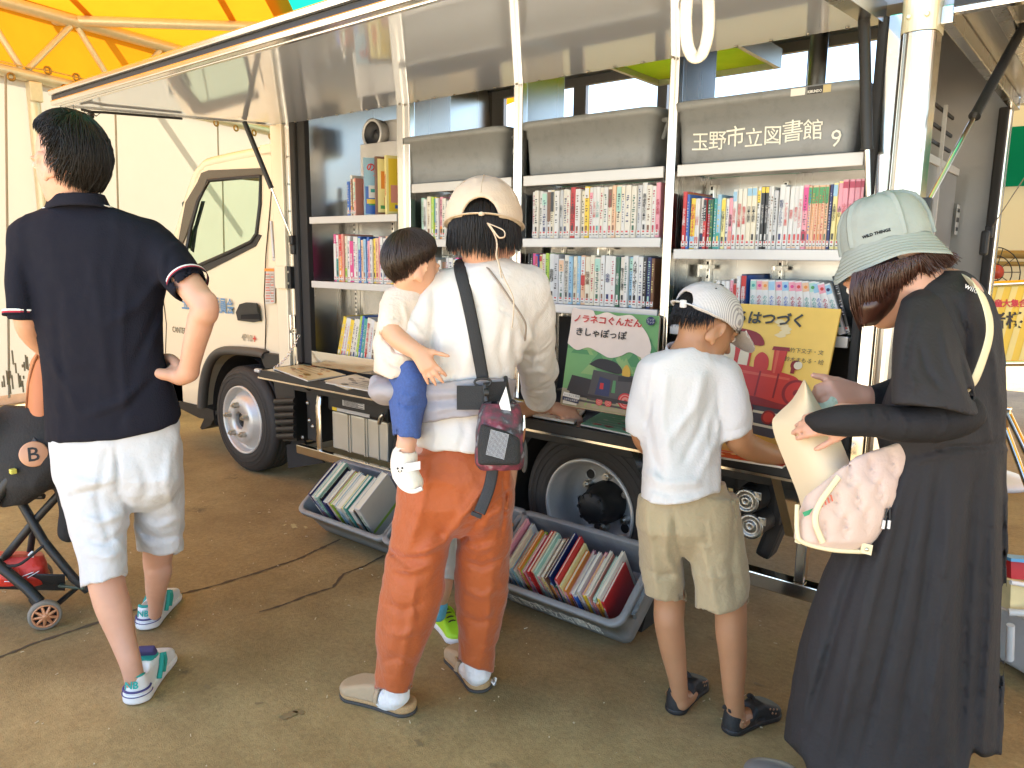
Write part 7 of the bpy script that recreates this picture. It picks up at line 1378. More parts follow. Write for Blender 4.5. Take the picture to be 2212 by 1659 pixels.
b = MB(); cN = c2w(cs((1488, 756, 2.125))); ring_tube(b, cN, nrm(UP*.9-FW*.35), .062, .066, RT, .0075, 0, 32, (.5, 1)); b.build('neckband', MTE2, tee)
MKH = M('khaki_cotton', (.36, .285, .165), .85, var=.06, vscale=12, bump=.3, bscale=90, sheen=.2)
S = SDF(.006)
S.loft([(1480, 1040, 2.15, 88, .10), (1484, 1090, 2.15, 98, .112), (1488, 1140, 2.155, 103, .118), (1490, 1165, 2.158, 90, .095), (1490, 1200, 2.16, 60, .05)], .025, pw=2.3)
S.loft([(1432, 1070, 2.155, 54, .10), (1430, 1130, 2.165, 56, .105), (1432, 1200, 2.185, 50, .092), (1438, 1270, 2.205, 46, .085), (1442, 1330, 2.22, 45, .08)], .018)
S.loft([(1542, 1070, 2.15, 54, .10), (1548, 1130, 2.147, 57, .108), (1556, 1210, 2.14, 60, .095), (1560, 1280, 2.137, 61, .092), (1562, 1360, 2.135, 60, .09)], .018)
S.below([(1360, 1286), (1394, 1284), (1440, 1300), (1484, 1299), (1490, 1308), (1520, 1320), (1555, 1326), (1600, 1315), (1622, 1298), (1650, 1280)])
S.loft([(1441, 1272, 2.207, 39, .07), (1443, 1335, 2.22, 39, .07)], .004, True); S.loft([(1561, 1290, 2.137, 53, .08), (1563, 1365, 2.135, 53, .08)], .004, True)
for pts, w_, a_ in (([(1455, 1095), (1462, 1160), (1482, 1230), (1490, 1300)], 6, -.009), ([(1395, 1100), (1410, 1200), (1420, 1290)], 10, .006), ([(1440, 1110), (1440, 1200), (1470, 1260)], 9, .008), ([(1510, 1150), (1530, 1230), (1545, 1310)], 11, .006), ([(1590, 1130), (1580, 1220), (1590, 1300)], 10, -.006), ([(1400, 1230), (1425, 1245), (1470, 1235)], 8, -.006), ([(1480, 1110), (1530, 1120), (1540, 1180), (1500, 1190)], 3, .0035), ([(1578, 1075), (1588, 1110), (1580, 1150)], 3, -.007), ([(1500, 1240), (1545, 1250), (1600, 1235)], 9, .004)): S.crease(pts, w_, a_)
S.wr(.004, 12, (1, .7, 1), .07); S.wr(.003, 24, (1, 1, 1), .05); S.build('shorts', MKH, boy, 2)
MSD = M('black_foam', (.016, .015, .015), .6, var=.2, bump=.15, bscale=150)
def sandal(parent, heel, head, side):
    L = .215; X = local(heel, head); f2 = foot2d(L, .031, .041, .004*side); sh = empty('sandal', heel, None, None); sh.parent = parent; sh.location = Vector(heel)-parent.location
    def mk(fn, name, mat, vox=.0035): S = SDF(vox, 'raw'); fn(S); return link(name, S.mesh(name, 3, X), mat, sh)
    mk(lambda S: slab(S, f2, 0, .018, L, .005, grow=.003), 'sole', MSD)
    Hh = lambda x: np.interp(x, [-.01, 0, .04, .08, .10, .13, .17, .215], [.072, .074, .058, .040, .062, .066, .048, .03])
    def up_(S):
        upper(S, f2, Hh, L, z0=.012, lean=.10, shrink=-.001); S.ell(np.array([.055, 0, .075]), (.045, .027, .062), None, .006, True)
        for sg in (1, -1): S.ell(np.array([.105, sg*.045, .024]), (.024, .018, .013), None, .004, True)
        S.ell(np.array([.215, side*.012, .03]), (.010, .010, .007), None, .003, True)
    u = mk(up_, 'upper', MSD)
    b = MB()
    for sg in (1, -1):
        for x, z in ((.03, .046), (.045, .046), (.038, .034), (.14, .052), (.155, .046), (.17, .041), (.15, .036), (.165, .030)): q = np.array([x, sg*(.0335+.0095*min(1, x/.13)-(z-.03)*.09), z]); b.lathe(X(q), X(q+[0, sg, 0])-X(q), [(.0035, .0), (.003, .0018), (0, .0018)], 0, 8)
    b.build('vent_hole', MSK2, u)
    b = MB(); q = np.array([.112, -side*.046, .052]); P = lambda x, z: X(np.array([x, -side*(.0445-(z-.03)*.10), z])); b.add([P(.098, .056), P(.104, .047), P(.118, .050), P(.136, .060), P(.117, .0545), P(.107, .053)], [(0, 1, 2, 3, 4, 5)] if side > 0 else [(5, 4, 3, 2, 1, 0)]); b.build('side_mark', MSO, u)
    for x, z, r in ((-.002, .072, .011), (.105, .072, .012)):
        b = MB(); b.tube([X(np.array([x-.0*math.cos(a), .010*math.cos(a), z+r*math.sin(a)+.002])) for a in np.linspace(0, PI, 10)], .006, 0, 6, flat=(1.2, .3)); b.build('pull_tab', MSD, u)
    return sh
sandal(boy, onZ(1452, 1544), hd(onZ(1452, 1544), onZ(1505, 1478)), -1); sandal(boy, onZ(1568, 1585), hd(onZ(1568, 1585), onZ(1675, 1532)), -1)

# ------------------------------------------------------------------ the child behind the woman
kid = empty('person', onZ(975, 1370), 'child mostly hidden behind the rust trousers wearing lime green running shoes', 'person')
hk = Head((985, 690, 2.66), 10, 20, 0, .205)
S = SDF(.006); hk.skull(S, cs((985, 760, 2.64)), .045)
S.chain([(985, 770, 2.64, 44), (985, 900, 2.66, 50), (985, 1020, 2.66, 52)], .03)
S.chain([(1035, 790, 2.66, 26), (1055, 850, 2.70, 22), (1085, 888, 2.78, 20), (1140, 884, 2.90, 17), (1170, 880, 2.95, 15)], .02); S.ell((1180, 880, 2.97), (16, 10, .03), None, .01)
S.chain([(935, 790, 2.66, 26), (930, 870, 2.7, 22), (960, 900, 2.82, 18)], .02)
S.chain([(965, 1040, 2.66, 40), (957, 1200, 2.66, 30), (956, 1225, 2.66, 26), (953, 1265, 2.665, 25), (949, 1300, 2.68, 17), (947, 1322, 2.69, 12)], .02)
S.chain([(1010, 1040, 2.66, 40), (1015, 1200, 2.68, 30), (1015, 1270, 2.69, 22), (1015, 1320, 2.70, 17)], .02)
S.build('body', MSK3, kid); hk.eyes(kid); hk.hair(kid, MHB, 500, .03, lambda p: 1.15+.5*(.5-.5*math.cos(p)), w=.003)
S = SDF(.008); S.loft([(985, 762, 2.64, 44, .06), (985, 790, 2.64, 66, .085), (985, 900, 2.66, 64, .09), (985, 1030, 2.66, 66, .1)], .02); S.cap((1035, 795, 2.66), (1050, 840, 2.69), 30, 28, .02); S.cap((935, 795, 2.66), (932, 840, 2.69), 30, 28, .02); S.build('tee_shirt', MBLUE, kid, 3)
S = SDF(.006); S.loft([(985, 1010, 2.66, 66, .1), (985, 1090, 2.66, 66, .1)], .02); S.loft([(962, 1080, 2.66, 42, .08), (956, 1180, 2.66, 32, .065), (955, 1250, 2.66, 27, .055)], .02); S.loft([(1012, 1080, 2.66, 40, .08), (1018, 1250, 2.68, 30, .06)], .02); S.below([(900, 1252), (1060, 1252)]); S.crease([(938, 1238), (956, 1244), (975, 1240)], 3, -.003); S.wr(.004, 16, (1, .6, 1), .05); S.build('trousers', M('pale_grey_jersey', (.48, .47, .44), .9, bump=.2), kid, 3)
MLM = M('lime_mesh', (.40, .68, .02), .55, var=.1, vscale=40, bump=.3, bscale=260)
def trainer(parent, heel, head, side):
    L = .215; X = local(heel, head); f2 = foot2d(L, .030, .040); sh = empty('running_shoe', heel, None, None); sh.parent = parent; sh.location = Vector(heel)-parent.location
    def mk(fn, name, mat, vox=.004): S = SDF(vox, 'raw'); fn(S); return link(name, S.mesh(name, 3, X), mat, sh)
    mk(lambda S: slab(S, f2, 0, .022, L, .006, grow=.003), 'sole', MSO)
    Hh = lambda x: np.interp(x, [-.01, 0, .04, .09, .12, .16, .215], [.09, .092, .075, .085, .075, .052, .03])
    def up_(S): upper(S, f2, Hh, L, z0=.016, lean=.10); S.ell(np.array([.045, 0, .095]), (.036, .022, .05), None, .005, True)
    u = mk(up_, 'upper', MLM)
    b = MB(); b.tube([X(np.array([.045-.042*math.cos(a), .024*math.sin(a), .088-.012*math.sin(a/2)])) for a in np.linspace(0, 2*PI, 25)[:-1]], .006, 0, 6, True); b.build('collar', MNV, u)
    b = MB()
    for i in range(4): x = .10+i*.016; b.tube([X(np.array([x, .020*math.cos(t), np.interp(x, [.09, .12, .16], [.087, .077, .055])-.010*(math.cos(t)**2)])) for t in np.linspace(0, PI, 8)], .0028, 0, 5)
    b.build('lace', MBK, u)
    b = MB(); b.tube([X(np.array([.092, .034*math.cos(t), .048+.044*math.sin(t)])) for t in np.linspace(0, PI, 10)], .011, 0, 6, flat=(1, .3)); b.build('strap', MLM, u)
trainer(kid, onZ(938, 1338), hd(onZ(938, 1338), onZ(995, 1392)), 1); trainer(kid, onZ(1010, 1335), hd(onZ(1010, 1335), onZ(1040, 1390)), 1)
S = SDF(.004); S.cap((949, 1308, 2.68), (947, 1326, 2.69), 18.5, 17, .01); S.build('sock', M('sky_blue_sock', (.10, .35, .48), .9, bump=.3), kid, 2)
# ------------------------------------------------------------------ the lady in black
lady = empty('person', onZ(1930, 1690), 'person in a long black dress and pale denim bucket hat reading a paper', 'person')
hl = Head((1925, 590, 1.68), 78, 30, 0, .215)
S = SDF(.005); hl.skull(S, cs((2035, 635, 1.68)), .052)
S.chain([(2050, 660, 1.68, 70), (2060, 900, 1.72, 85), (2010, 1200, 1.80, 80), (1960, 1500, 1.88, 60)], .03)
S.chain([(2018, 690, 1.65, 28), (2030, 790, 1.595, 30), (2060, 880, 1.545, 32), (1985, 915, 1.53, 32), (1880, 905, 1.56, 30), (1820, 895, 1.60, 25)], .02)
S.chain([(2010, 680, 1.76, 40), (1960, 850, 1.80, 34), (1890, 860, 1.78, 28), (1868, 858, 1.77, 24)], .02)
hand(S, c2w(cs((1850, 905, 1.582))), -RT*.80-UP*.12+FW*.55, -UP*.3+FW*.8, -UP*.8-FW*.2, .135, [(16, 26, 20), (18, 28, 20), (20, 30, 20), (22, 32, 20)], (30, .2, 10), 3, 1.08)
hand(S, c2w(cs((1872, 858, 1.77))), -RT*.93+UP*.1-FW*.2, FW*.55-UP*.8, UP*.7+FW*.2-RT*.3, .165, [(30, 50, 30)]*4, (26, .1, 14), 3, 1.05)
S.chain([(1960, 1500, 1.88, 40), (1930, 1660, 1.90, 34)], .02); S.chain([(2050, 1500, 1.86, 40), (2040, 1690, 1.88, 34)], .02)
S.build('body', MSK, lady); hl.eyes(lady)
hl.hair(lady, MHR, 0, lambda p: .05, lambda p: 1.32+.30*(.5-.5*math.cos(p)), (.094, .080, .090), .018, (-.1, 0, 1.), .0019, 23, .006, .004, .85, True, 8, .12)
S = SDF(.005); S.loft([(1938, 548, 1.68, 86, .072), (1930, 582, 1.675, 86, .074), (1908, 625, 1.665, 66, .066), (1888, 670, 1.66, 40, .062), (1874, 702, 1.66, 18, .035)], .02); S.chain([(1990, 560, 1.68, 48), (2030, 562, 1.69, 26), (2060, 556, 1.69, 12)], .03); S.wr(.003, 30, (1, .15, 1), .02); hm_ = S.build('hair_mass', MHR, lady, 2)
b = MB(); r_ = random.Random(6)
for i in range(1500):                                   # strands falling forward from under the hat
    s_ = r_.random(); u = (s_-.42)*2; x0, y0 = 1840+200*s_, 594-58*s_+r_.uniform(-4, 8); x1, y1 = 1862+r_.uniform(-8, 10)+(178*s_**1.3), 712-150*s_**.75+r_.uniform(-26, 12)
    if s_ > .72: x1 += r_.uniform(0, 34); y1 = max(y1, 548+r_.uniform(0, 26))
    dp = min(1.645-.075*math.sqrt(max(0, 1-min(1, ((s_-.5)*2)**2))), 1.66 if s_ < .5 else 1.612)-r_.uniform(0, .008); bow = r_.uniform(-7, 7)-9*(1-s_)
    P = [fr_(x0+(x1-x0)*t+bow*math.sin(PI*t), y0+(y1-y0)*t, dp+.035*t*t+.012*(1-t)) for t in np.linspace(0, 1, 7)]; b.tube(P, [.0016, .0017, .0017, .0016, .0014, .001, .0003], 0, 3, caps=False)
b.build('hair_strands', MHR, lady)
MDN = M('pale_denim', (.31, .345, .315), .92, var=.16, vscale=22, bump=.35, bscale=150, weave=.3)
hat = empty('bucket_hat', c2w(cs((1925, 500, 1.68))), None, None); hat.parent = lady; hat.location = hat.location-lady.location
hu = nrm(hl.U*.85+np.array([0, 0, .5])+RT*.05); hf = nrm(hl.F-hu*(hl.F@hu)); hr = np.cross(hf, hu); hc = c2w(cs((1914, 528, 1.69)))
def hp(a, r, z, asp=1.08): return hc+(hf*math.cos(a)*r*asp+hr*math.sin(a)*r+hu*z)*.965
na = 60; prof = [(.0905, -.002), (.090, .018), (.0875, .045), (.082, .070), (.071, .092), (.051, .106), (.026, .113), (.001, .115)]
rng = random.Random(2); wob = [sum(math.sin((k+2)*2*PI*i/na+ph)*am for k, ph, am in ((0, 1., .5), (1, 2., .6), (2, .5, .4), (4, 2.4, .25))) for i in range(na)]
b = MB(); b.grid([[hp(2*PI*i/na, r*(1+.006*wob[i]), z+.002*wob[(i*3) % na]) for i in range(na)] for r, z in prof][::-1], 0, True, True); b.grid([[hp(2*PI*i/na, r*.975, z-.004) for i in range(na)] for r, z in prof], 0, True, True); b.build('crown', MDN, hat)
br_p = [(.0885, .000), (.096, -.013), (.103, -.028), (.110, -.042), (.117, -.055)]
b = MB(); W = lambda i, t: .008*t*wob[i]+.006*t*math.sin(2*PI*i/na*3+1)
b.grid([[hp(2*PI*i/na, r*(1+.008*j*.25*wob[(i+7) % na]), z+W(i, j/4)) for i in range(na)] for j, (r, z) in enumerate(br_p)][::1], 0, True, True); b.grid([[hp(2*PI*i/na, r*(1+.008*j*.25*wob[(i+7) % na]), z+W(i, j/4)-.004) for i in range(na)] for j, (r, z) in enumerate(br_p)][::-1], 0, True, True)
b.grid([[hp(2*PI*i/na, br_p[-1][0]*(1+.008*wob[(i+7) % na]), br_p[-1][1]+W(i, 1)-q) for i in range(na)] for q in (0, .004)], 0, True, True)
brm = b.build('brim', MDN, hat); MDS = M('denim_stitch', (.24, .27, .23), .9)
for k in range(1, 7):
    b = MB(); t = (k+.6)/7*.96; r = .0885+(.117-.0885)*t; z = -.055*t; b.tube([hp(2*PI*i/na, r*(1+.008*t*wob[(i+7) % na]), z+W(i, t)+.0006) for i in range(na)], .0011, 0, 4, True); b.build('brim_stitching', MDS, brm)
va = math.atan2((EYE-hc)@hr, ((EYE-hc)@hf)/1.08); s0_ = (-1 if (np.cross(hu, hp(va, .11, 0)-hc)@RT) > 0 else 1)
for a0 in [va+s0_*q for q in (-.78, .42, 1.5, 2.6, 3.6, 4.6)]:
    b = MB(); b.tube([hp(a0, r*1.004, z+.001) for r, z in prof], .0075, 0, 6, flat=(1, .16)); 
    b.build('crown_seam', MDS if False else MDN, hat)
# stitched words on the crown, on the side towards the viewer
va = math.atan2((EYE-hc)@hr, ((EYE-hc)@hf)/1.08); b = MB(); sg_ = (-1 if (np.cross(hu, hp(va, .11, 0)-hc)@RT) > 0 else 1); a_c = va-sg_*.16
b.text('WILD THINGS', (0, 0, 0), (1, 0, 0), (0, 1, 0), .0095, 0, fmap=lambda x, y: hp(a_c+x/.098*sg_, .0915-.05*max(0, y), .014+y), bold=.04); b.build('hat_lettering', MNV, hat)
MDR = M('black_cotton', (.022, .0205, .0225), .75, var=.15, vscale=12, bump=.3, bscale=120, weave=.15, spec=.3)
S = SDF(.006)
S.loft([(2058, 590, 1.685, 32, .05), (2058, 600, 1.685, 50, .06), (2052, 620, 1.685, 72, .08), (2052, 650, 1.69, 92, .105), (2056, 700, 1.70, 106, .125), (2056, 780, 1.715, 116, .135), (2044, 860, 1.725, 132, .14), (2036, 930, 1.735, 142, .14), (2042, 985, 1.74, 136, .14), (2024, 1060, 1.76, 154, .155), (1992, 1180, 1.785, 186, .18), (1966, 1300, 1.81, 208, .2), (1948, 1395, 1.83, 220, .215), (1932, 1540, 1.865, 230, .235), (1926, 1640, 1.88, 232, .245), (1920, 1730, 1.89, 236, .25)], .03, pw=2.2)
S.chain([(2015, 665, 1.64, 48), (2020, 720, 1.61, 50)], .04)
S.below([(1600, 1588), (1690, 1590), (1735, 1634), (1745, 1662), (1800, 1682), (2085, 1690), (2100, 1622), (2130, 1632), (2168, 1630), (2200, 1625)])
for k, (x0, y0, x1, y1, w_, a_) in enumerate(((2000, 1000, 1855, 1660, 9, -.007), (1960, 1000, 1800, 1640, 16, .014), (2060, 1000, 2000, 1660, 18, .012), (2110, 1000, 2070, 1660, 14, -.014), (2150, 990, 2120, 1640, 12, .014), (1920, 1010, 1740, 1590, 14, -.010), (2030, 1010, 1930, 1660, 12, -.008), (2090, 1020, 2040, 1660, 12, .009), (2165, 1000, 2150, 1640, 8, -.010))): S.crease([(x0, y0), ((x0+x1)/2+(-1)**k*8, (y0+y1)/2), (x1, y1)], w_, a_)
for pts, w_, a_ in (([(1965, 985), (2040, 968), (2120, 962), (2190, 955)], 4, -.007), ([(1965, 1000), (2040, 985), (2120, 978), (2190, 970)], 4, .004), ([(2060, 640), (2090, 720), (2090, 800)], 8, -.008), ([(2120, 680), (2150, 780), (2160, 900)], 9, .007), ([(1990, 660), (1965, 730), (1950, 800)], 7, -.007), ([(2020, 700), (2050, 780), (2085, 850)], 9, .008), ([(1980, 750), (2000, 800), (2040, 830)], 8, -.006), ([(1930, 862), (2000, 858), (2090, 872)], 5, .004), ([(2100, 860), (2130, 900), (2140, 960)], 8, .007), ([(2070, 800), (2090, 840), (2105, 900)], 6, -.008)): S.crease(pts, w_, a_)
S.wr(.007, 8, (1, .3, 1), .1); S.wr(.002, 32, (1, .6, 1), .03); dress = S.build('dress', MDR, lady, 2)
S = SDF(.0055); S.loft([(2000, 628, 1.655, 30, .05), (1996, 650, 1.635, 52, .07), (1998, 700, 1.60, 64, .08), (2006, 760, 1.57, 76, .085), (2016, 830, 1.54, 90, .088), (2021, 905, 1.52, 97, .088)], .03, pw=2.3); S.loft([(2018, 845, 1.535, 80, .075), (2021, 920, 1.52, 89, .078)], .004, True); S.below([(1900, 868), (1930, 872), (2020, 876), (2080, 885), (2118, 897), (2160, 905)])
for pts, w_, a_ in (([(1990, 660), (1965, 740), (1950, 830)], 7, -.006), ([(2030, 690), (2050, 780), (2085, 870)], 9, .008), ([(1985, 730), (2000, 800), (2040, 850)], 8, -.006), ([(2070, 760), (2085, 820), (2105, 880)], 7, -.007), ([(1955, 790), (1975, 830), (1965, 865)], 7, .006)): S.crease(pts, w_, a_)
S.wr(.005, 9, (1, .4, 1), .08); S.build('sleeve', MDR, dress, 2)
b = MB(); b.tube(smooth([fr_(1916, 1098, 1.60), fr_(1912, 1120, 1.60), fr_(1910, 1136, 1.60)], 4), .002, 0, 5); b.tube(smooth([fr_(1922, 1098, 1.60), fr_(1922, 1120, 1.60), fr_(1922, 1136, 1.60)], 4), .002, 0, 5); b.tube([fr_(1910, 1124, 1.598), fr_(1907, 1142, 1.598)], .0035, 1, 6); b.tube([fr_(1921, 1124, 1.598), fr_(1919, 1142, 1.598)], .0035, 1, 6); b.build('drawstring', [MBK, MSO], dress)
b = MB(); b.text('wild', fr_(2098, 622, 1.565), nrm(RT*.9-UP*.45), nrm(UP*.9+RT*.45), .018, 0); b.build('collar_lettering', MSO, dress)
MAR = M('black_arm_cover', (.012, .011, .012), .75, var=.15, bump=.2, bscale=200, spec=.3)
S = SDF(.005); S.chain([(2085, 893, 1.528, 40), (2040, 912, 1.515, 42), (1960, 917, 1.52, 40), (1890, 911, 1.55, 37), (1845, 909, 1.57, 35), (1802, 911, 1.588, 32), (1772, 909, 1.605, 25), (1750, 906, 1.618, 14)], .02)
for pts in ([(1900, 880), (1915, 910), (1905, 940)], [(1870, 880), (1880, 905), (1868, 935)], [(1940, 885), (1960, 915), (1950, 948)], [(2040, 885), (2050, 915), (2030, 945)]): S.crease(pts, 5, .004)
S.wr(.003, 20, (1, 1, 1), .05); S.build('arm_cover', MAR, lady, 3)
S = SDF(.005); S.chain([(1965, 845, 1.80, 40), (1900, 862, 1.785, 33), (1880, 860, 1.775, 27)], .02); S.build('arm_cover', MAR, lady, 3)
S = SDF(.006, 'cam'); S.ell(np.array(w2c(onZ(1645, 1668, .05))), np.array([.045, .03, .05]), None, .01); S.ell(np.array(w2c(onZ(1700, 1690, .05))), np.array([.05, .035, .09]), None, .03); S.build('shoe', M('grey_leather', (.16, .15, .14), .4), lady, 2)
# things she holds and carries
MPP = M('cream_paper', (.62, .50, .33), .8, var=.04, vscale=4, bump=.05)
edgeL = [(1736, 820), (1712, 862), (1680, 893), (1668, 912), (1676, 950), (1700, 1010), (1720, 1060), (1732, 1100)]
edgeR = [(1740, 822), (1762, 862), (1790, 905), (1806, 930), (1822, 965), (1836, 1000), (1838, 1012), (1800, 1052)]
rows = []
for i, (l, r) in enumerate(zip(smooth([np.array((*p, 0.)) for p in edgeL], 3), smooth([np.array((*p, 0.)) for p in edgeR], 3))):
    t = i/(3*7); rows.append([fr_(l[0]+(r[0]-l[0])*u, l[1]+(r[1]-l[1])*u, 1.70-.05*math.sin(PI*u)+.07*(1-u)*(1-t)+.02*math.sin(t*4)-.10*t*(u-.2)) for u in np.linspace(0, 1, 10)])
b = MB(); b.sheet(rows, .0008); tag(b.build('paper_sheet', MPP, None, fr_(1750, 950, 1.7)), 'curling cream sheet of paper held out below the black arm cover', 'paper')
S = SDF(.004); S.chain([(1775, 893, 1.76, 20), (1800, 862, 1.765, 23), (1813, 838, 1.77, 18)], .01); S.wr(.003, 24, (1, 1, 1), .03); tag(link('rolled_towel', S.mesh('rolled_towel', 2), M('mint_towel', (.42, .55, .44), .95, var=.08, bump=.5, bscale=180), None, fr_(1800, 862, 1.76)), 'small rolled mint green towel in the hand of the lady in black', 'towel')
b = MB(); b.sheet([[fr_(1770+x*6+y*2, 900-x*3+y*5, 1.735+.002*math.sin(x)) for x in range(6)] for y in range(5)], .002); b.box(fr_(1868, 893, 1.72), (.02, .03, .012), 0, .004); tag(b.build('booklet', M('pale_yellow_card', (.72, .62, .28), .7), None, fr_(1785, 905, 1.735)), 'pale yellow booklet under the rolled mint towel', 'booklet')
qb = empty('quilted_bag', fr_(1800, 1195, 1.66), 'pale pink quilted crossbody bag with a cream strap', 'bag')
MQ = M('pink_quilt', (.60, .45, .37), .85, var=.04, vscale=8, bump=.2, bscale=90, sheen=.3); MQT = M('cream_trim', (.74, .65, .42), .85, bump=.2)
S = SDF(.0055); S.loft([(1900, 935, 1.66, 96, .035), (1880, 985, 1.655, 100, .05), (1852, 1050, 1.65, 104, .06), (1822, 1120, 1.645, 102, .062), (1805, 1160, 1.645, 90, .058), (1800, 1186, 1.65, 70, .04)], .02, pw=2.6); S.below([(1700, 1160), (1730, 1172), (1800, 1190), (1880, 1196), (1950, 1080)]); S.above([(1700, 1085), (1735, 1075), (1850, 985), (1960, 950), (2010, 945)])
for k in range(4):
    for j in range(3): x0, y0 = 1985-k*46-j*28, 985+k*12+j*62; S.crease([(x0, y0-26), (x0-16, y0-6), (x0-2, y0+12), (x0-16, y0+32)], 5, -.0048); S.crease([(x0-22, y0-26), (x0-6, y0-6), (x0-20, y0+12), (x0-6, y0+32)], 5, -.0048)
bd = S.build('bag_body', MQ, qb, 3)
b = MB(); b.tube(smooth([fr_(1812, 1030, 1.592), fr_(1770, 1090, 1.580), fr_(1762, 1130, 1.578), fr_(1778, 1172, 1.586)], 6), .007, 0, 6, flat=(1, .3), up=-FW); b.tube(smooth([fr_(1722, 1090, 1.61), fr_(1722, 1150, 1.60), fr_(1736, 1172, 1.60), fr_(1800, 1188, 1.60), fr_(1876, 1192, 1.61)], 6), .005, 0, 8); b.build('trim', MQT, qb)
b = MB(); b.prism([fr_(x, y, 1.60) for x, y in ((1862, 1172), (1886, 1178), (1882, 1200), (1860, 1194))], FW*.004, 0); b.lathe(fr_(1873, 1187, 1.598), -FW, [(.004, 0), (.003, .002), (0, .002)], 1, 10); b.prism([fr_(x, y, 1.605) for x, y in ((1719, 1160), (1731, 1163), (1729, 1176), (1718, 1172))], FW*.004, 0); b.build('tab', [MQT, MZN], qb)
b = MB(); b.tube(smooth([fr_(2068, 598, 1.66), fr_(2108, 618, 1.575), fr_(2132, 668, 1.548), fr_(2138, 720, 1.545), fr_(2122, 780, 1.548), fr_(2098, 834, 1.552), fr_(2060, 880, 1.60), fr_(1985, 950, 1.645)], 8), .013, 0, 8, flat=(1, .13), up=-nrm(FW-RT*.5)); b.build('strap', MQT, qb)
wl_ = MB(); wl_.sheet([[fr_(1752+u*52-v*4, 1112+v*16-u*34, 1.60+.01*math.sin(u*3)) for u in np.linspace(0, 1, 6)] for v in np.linspace(-1, 1, 4)], .002, 0)
wl_.add([fr_(x, y, 1.588) for x, y in ((1733, 1107), (1757, 1098), (1748, 1112), (1738, 1116))], [(3, 2, 1, 0)], 1)
for i in range(4): wl_.add([fr_(x, y, 1.588) for x, y in ((1772+i*7, 1082-i*4), (1775+i*7, 1080-i*4), (1779+i*7, 1094-i*4), (1776+i*7, 1096-i*4))], [(3, 2, 1, 0)], 2)
tag(wl_.build('leaflet', [MSO, M('leaf_green', (.03, .28, .12), .5), M('print_red', (.6, .12, .06), .5)], None, fr_(1770, 1105, 1.6)), 'white leaflet with green and red print tucked in the quilted bag', 'leaflet')
# ------------------------------------------------------------------ stroller at the left edge
so_ = onZ(60, 1330); stro = empty('stroller', so_, 'black folding stroller with an orange hood band and one copper spoked wheel showing', 'stroller')
MCP = M('copper_plastic', (.60, .27, .13), .35, .3); MSF = M('black_stroller_cloth', (.016, .015, .015), .9, var=.2, bump=.3, bscale=120); MTN = M('tan_leatherette', (.48, .16, .05), .55, var=.08, bump=.1)
def bar(name, pts, r, mat, n=10, par=stro, **k): b = MB(); b.tube([fr_(*p) for p in pts], r, 0, n, **k); return b.build(name, mat, par)
wc = fr_(97, 1328, 2.74); wax = nrm(-FW*.80+RT*.55); wax = nrm(wax*[1, 1, 0])
def swheel(c, full=True):
    w_ = empty('wheel', c, None, None); w_.parent = stro; w_.location = Vector(c)-stro.location; r = c[2]
    b = MB(); b.lathe(c, wax, [(r*.78, -.014), (r*.90, -.016), (r, -.010), (r, .010), (r*.90, .016), (r*.78, .014)], 0, 48); b.build('tyre', M('grey_rubber', (.22, .19, .15), .8, bump=.1), w_)
    b = MB(); b.lathe(c, wax, [(r*.80, -.012), (r*.80, .016), (r*.70, .018), (r*.68, .0)], 0, 40); u = np.array([0, 0, 1.]); v = np.cross(wax, u)
    for i in range(9): a = i*2*PI/9+.2; d = u*math.cos(a)+v*math.sin(a); b.tube([c+d*r*.15+wax*.016, c+d*r*.72+wax*.013], [.0075, .0045], 0, 6)
    b.lathe(c, wax, [(r*.24, -.01), (r*.24, .018), (r*.18, .024), (0, .024)], 0, 12); b.build('rim', MCP, w_)
    b = MB(); b.lathe(c, wax, [(0, -.004), (r*.7, -.004)], 0, 24); b.build('backplate', MBK, w_)
swheel(wc); swheel(wc-wax*.42+np.array([0, 0, 0])); swheel(wc+nrm(-RT)*.45+[0, 0, 0])
bar('rear_leg', [(20, 1040, 2.80), (95, 1170, 2.78), (160, 1250, 2.80), (190, 1275, 2.83)], .016, MBK); bar('front_leg', [(180, 1010, 2.80), (75, 1125, 2.80), (-60, 1290, 2.82)], .015, MBK)
bar('lower_tube', [(-40, 1190, 2.76), (60, 1272, 2.745), (86, 1300, 2.742)], .019, MBK); bar('fork', [(70, 1290, 2.742), (97, 1328, 2.745)], .016, MBK)
bar('axle', [(97, 1328, 2.76), (165, 1270, 2.9), (190, 1255, 2.95)], .010, MBK); bar('handle_tube', [(-20, 1095, 2.70), (40, 1010, 2.70), (85, 950, 2.705)], .020, MBK); bar('cross_tube', [(-30, 1073, 3.0), (95, 1072, 3.0)], .012, MBK); bar('strut', [(75, 1120, 2.86), (64, 1200, 2.9)], .012, MBK)
b = MB(); b.box(fr_(165, 1262, 2.84), (.11, .06, .012), 0, .005, (0, 0, .5)); b.build('brake_pedal', M('pedal_green', (.06, .075, .05), .5), stro)
S = SDF(.007); S.loft([(75, 880, 2.86, 62, .10), (68, 930, 2.86, 96, .16), (60, 990, 2.85, 108, .18), (45, 1040, 2.84, 84, .16), (20, 1085, 2.84, 42, .12)], .02, pw=2.4); S.ell((-10, 930, 2.82), (90, 45, .14), None, .04); S.chain([(130, 1000, 2.78, 26), (148, 1090, 2.80, 20), (152, 1150, 2.82, 20)], .02); S.wr(.006, 9, (1, 1, 1), .05); S.build('seat', MSF, stro, 3)
S = SDF(.006); S.loft([(95, 745, 2.90, 6, .04), (90, 780, 2.88, 24, .08), (86, 830, 2.86, 29, .10), (83, 880, 2.84, 28, .10), (80, 935, 2.82, 29, .09), (76, 952, 2.82, 22, .06)], .01, pw=2.6); S.build('hood_band', MTN, stro, 3)
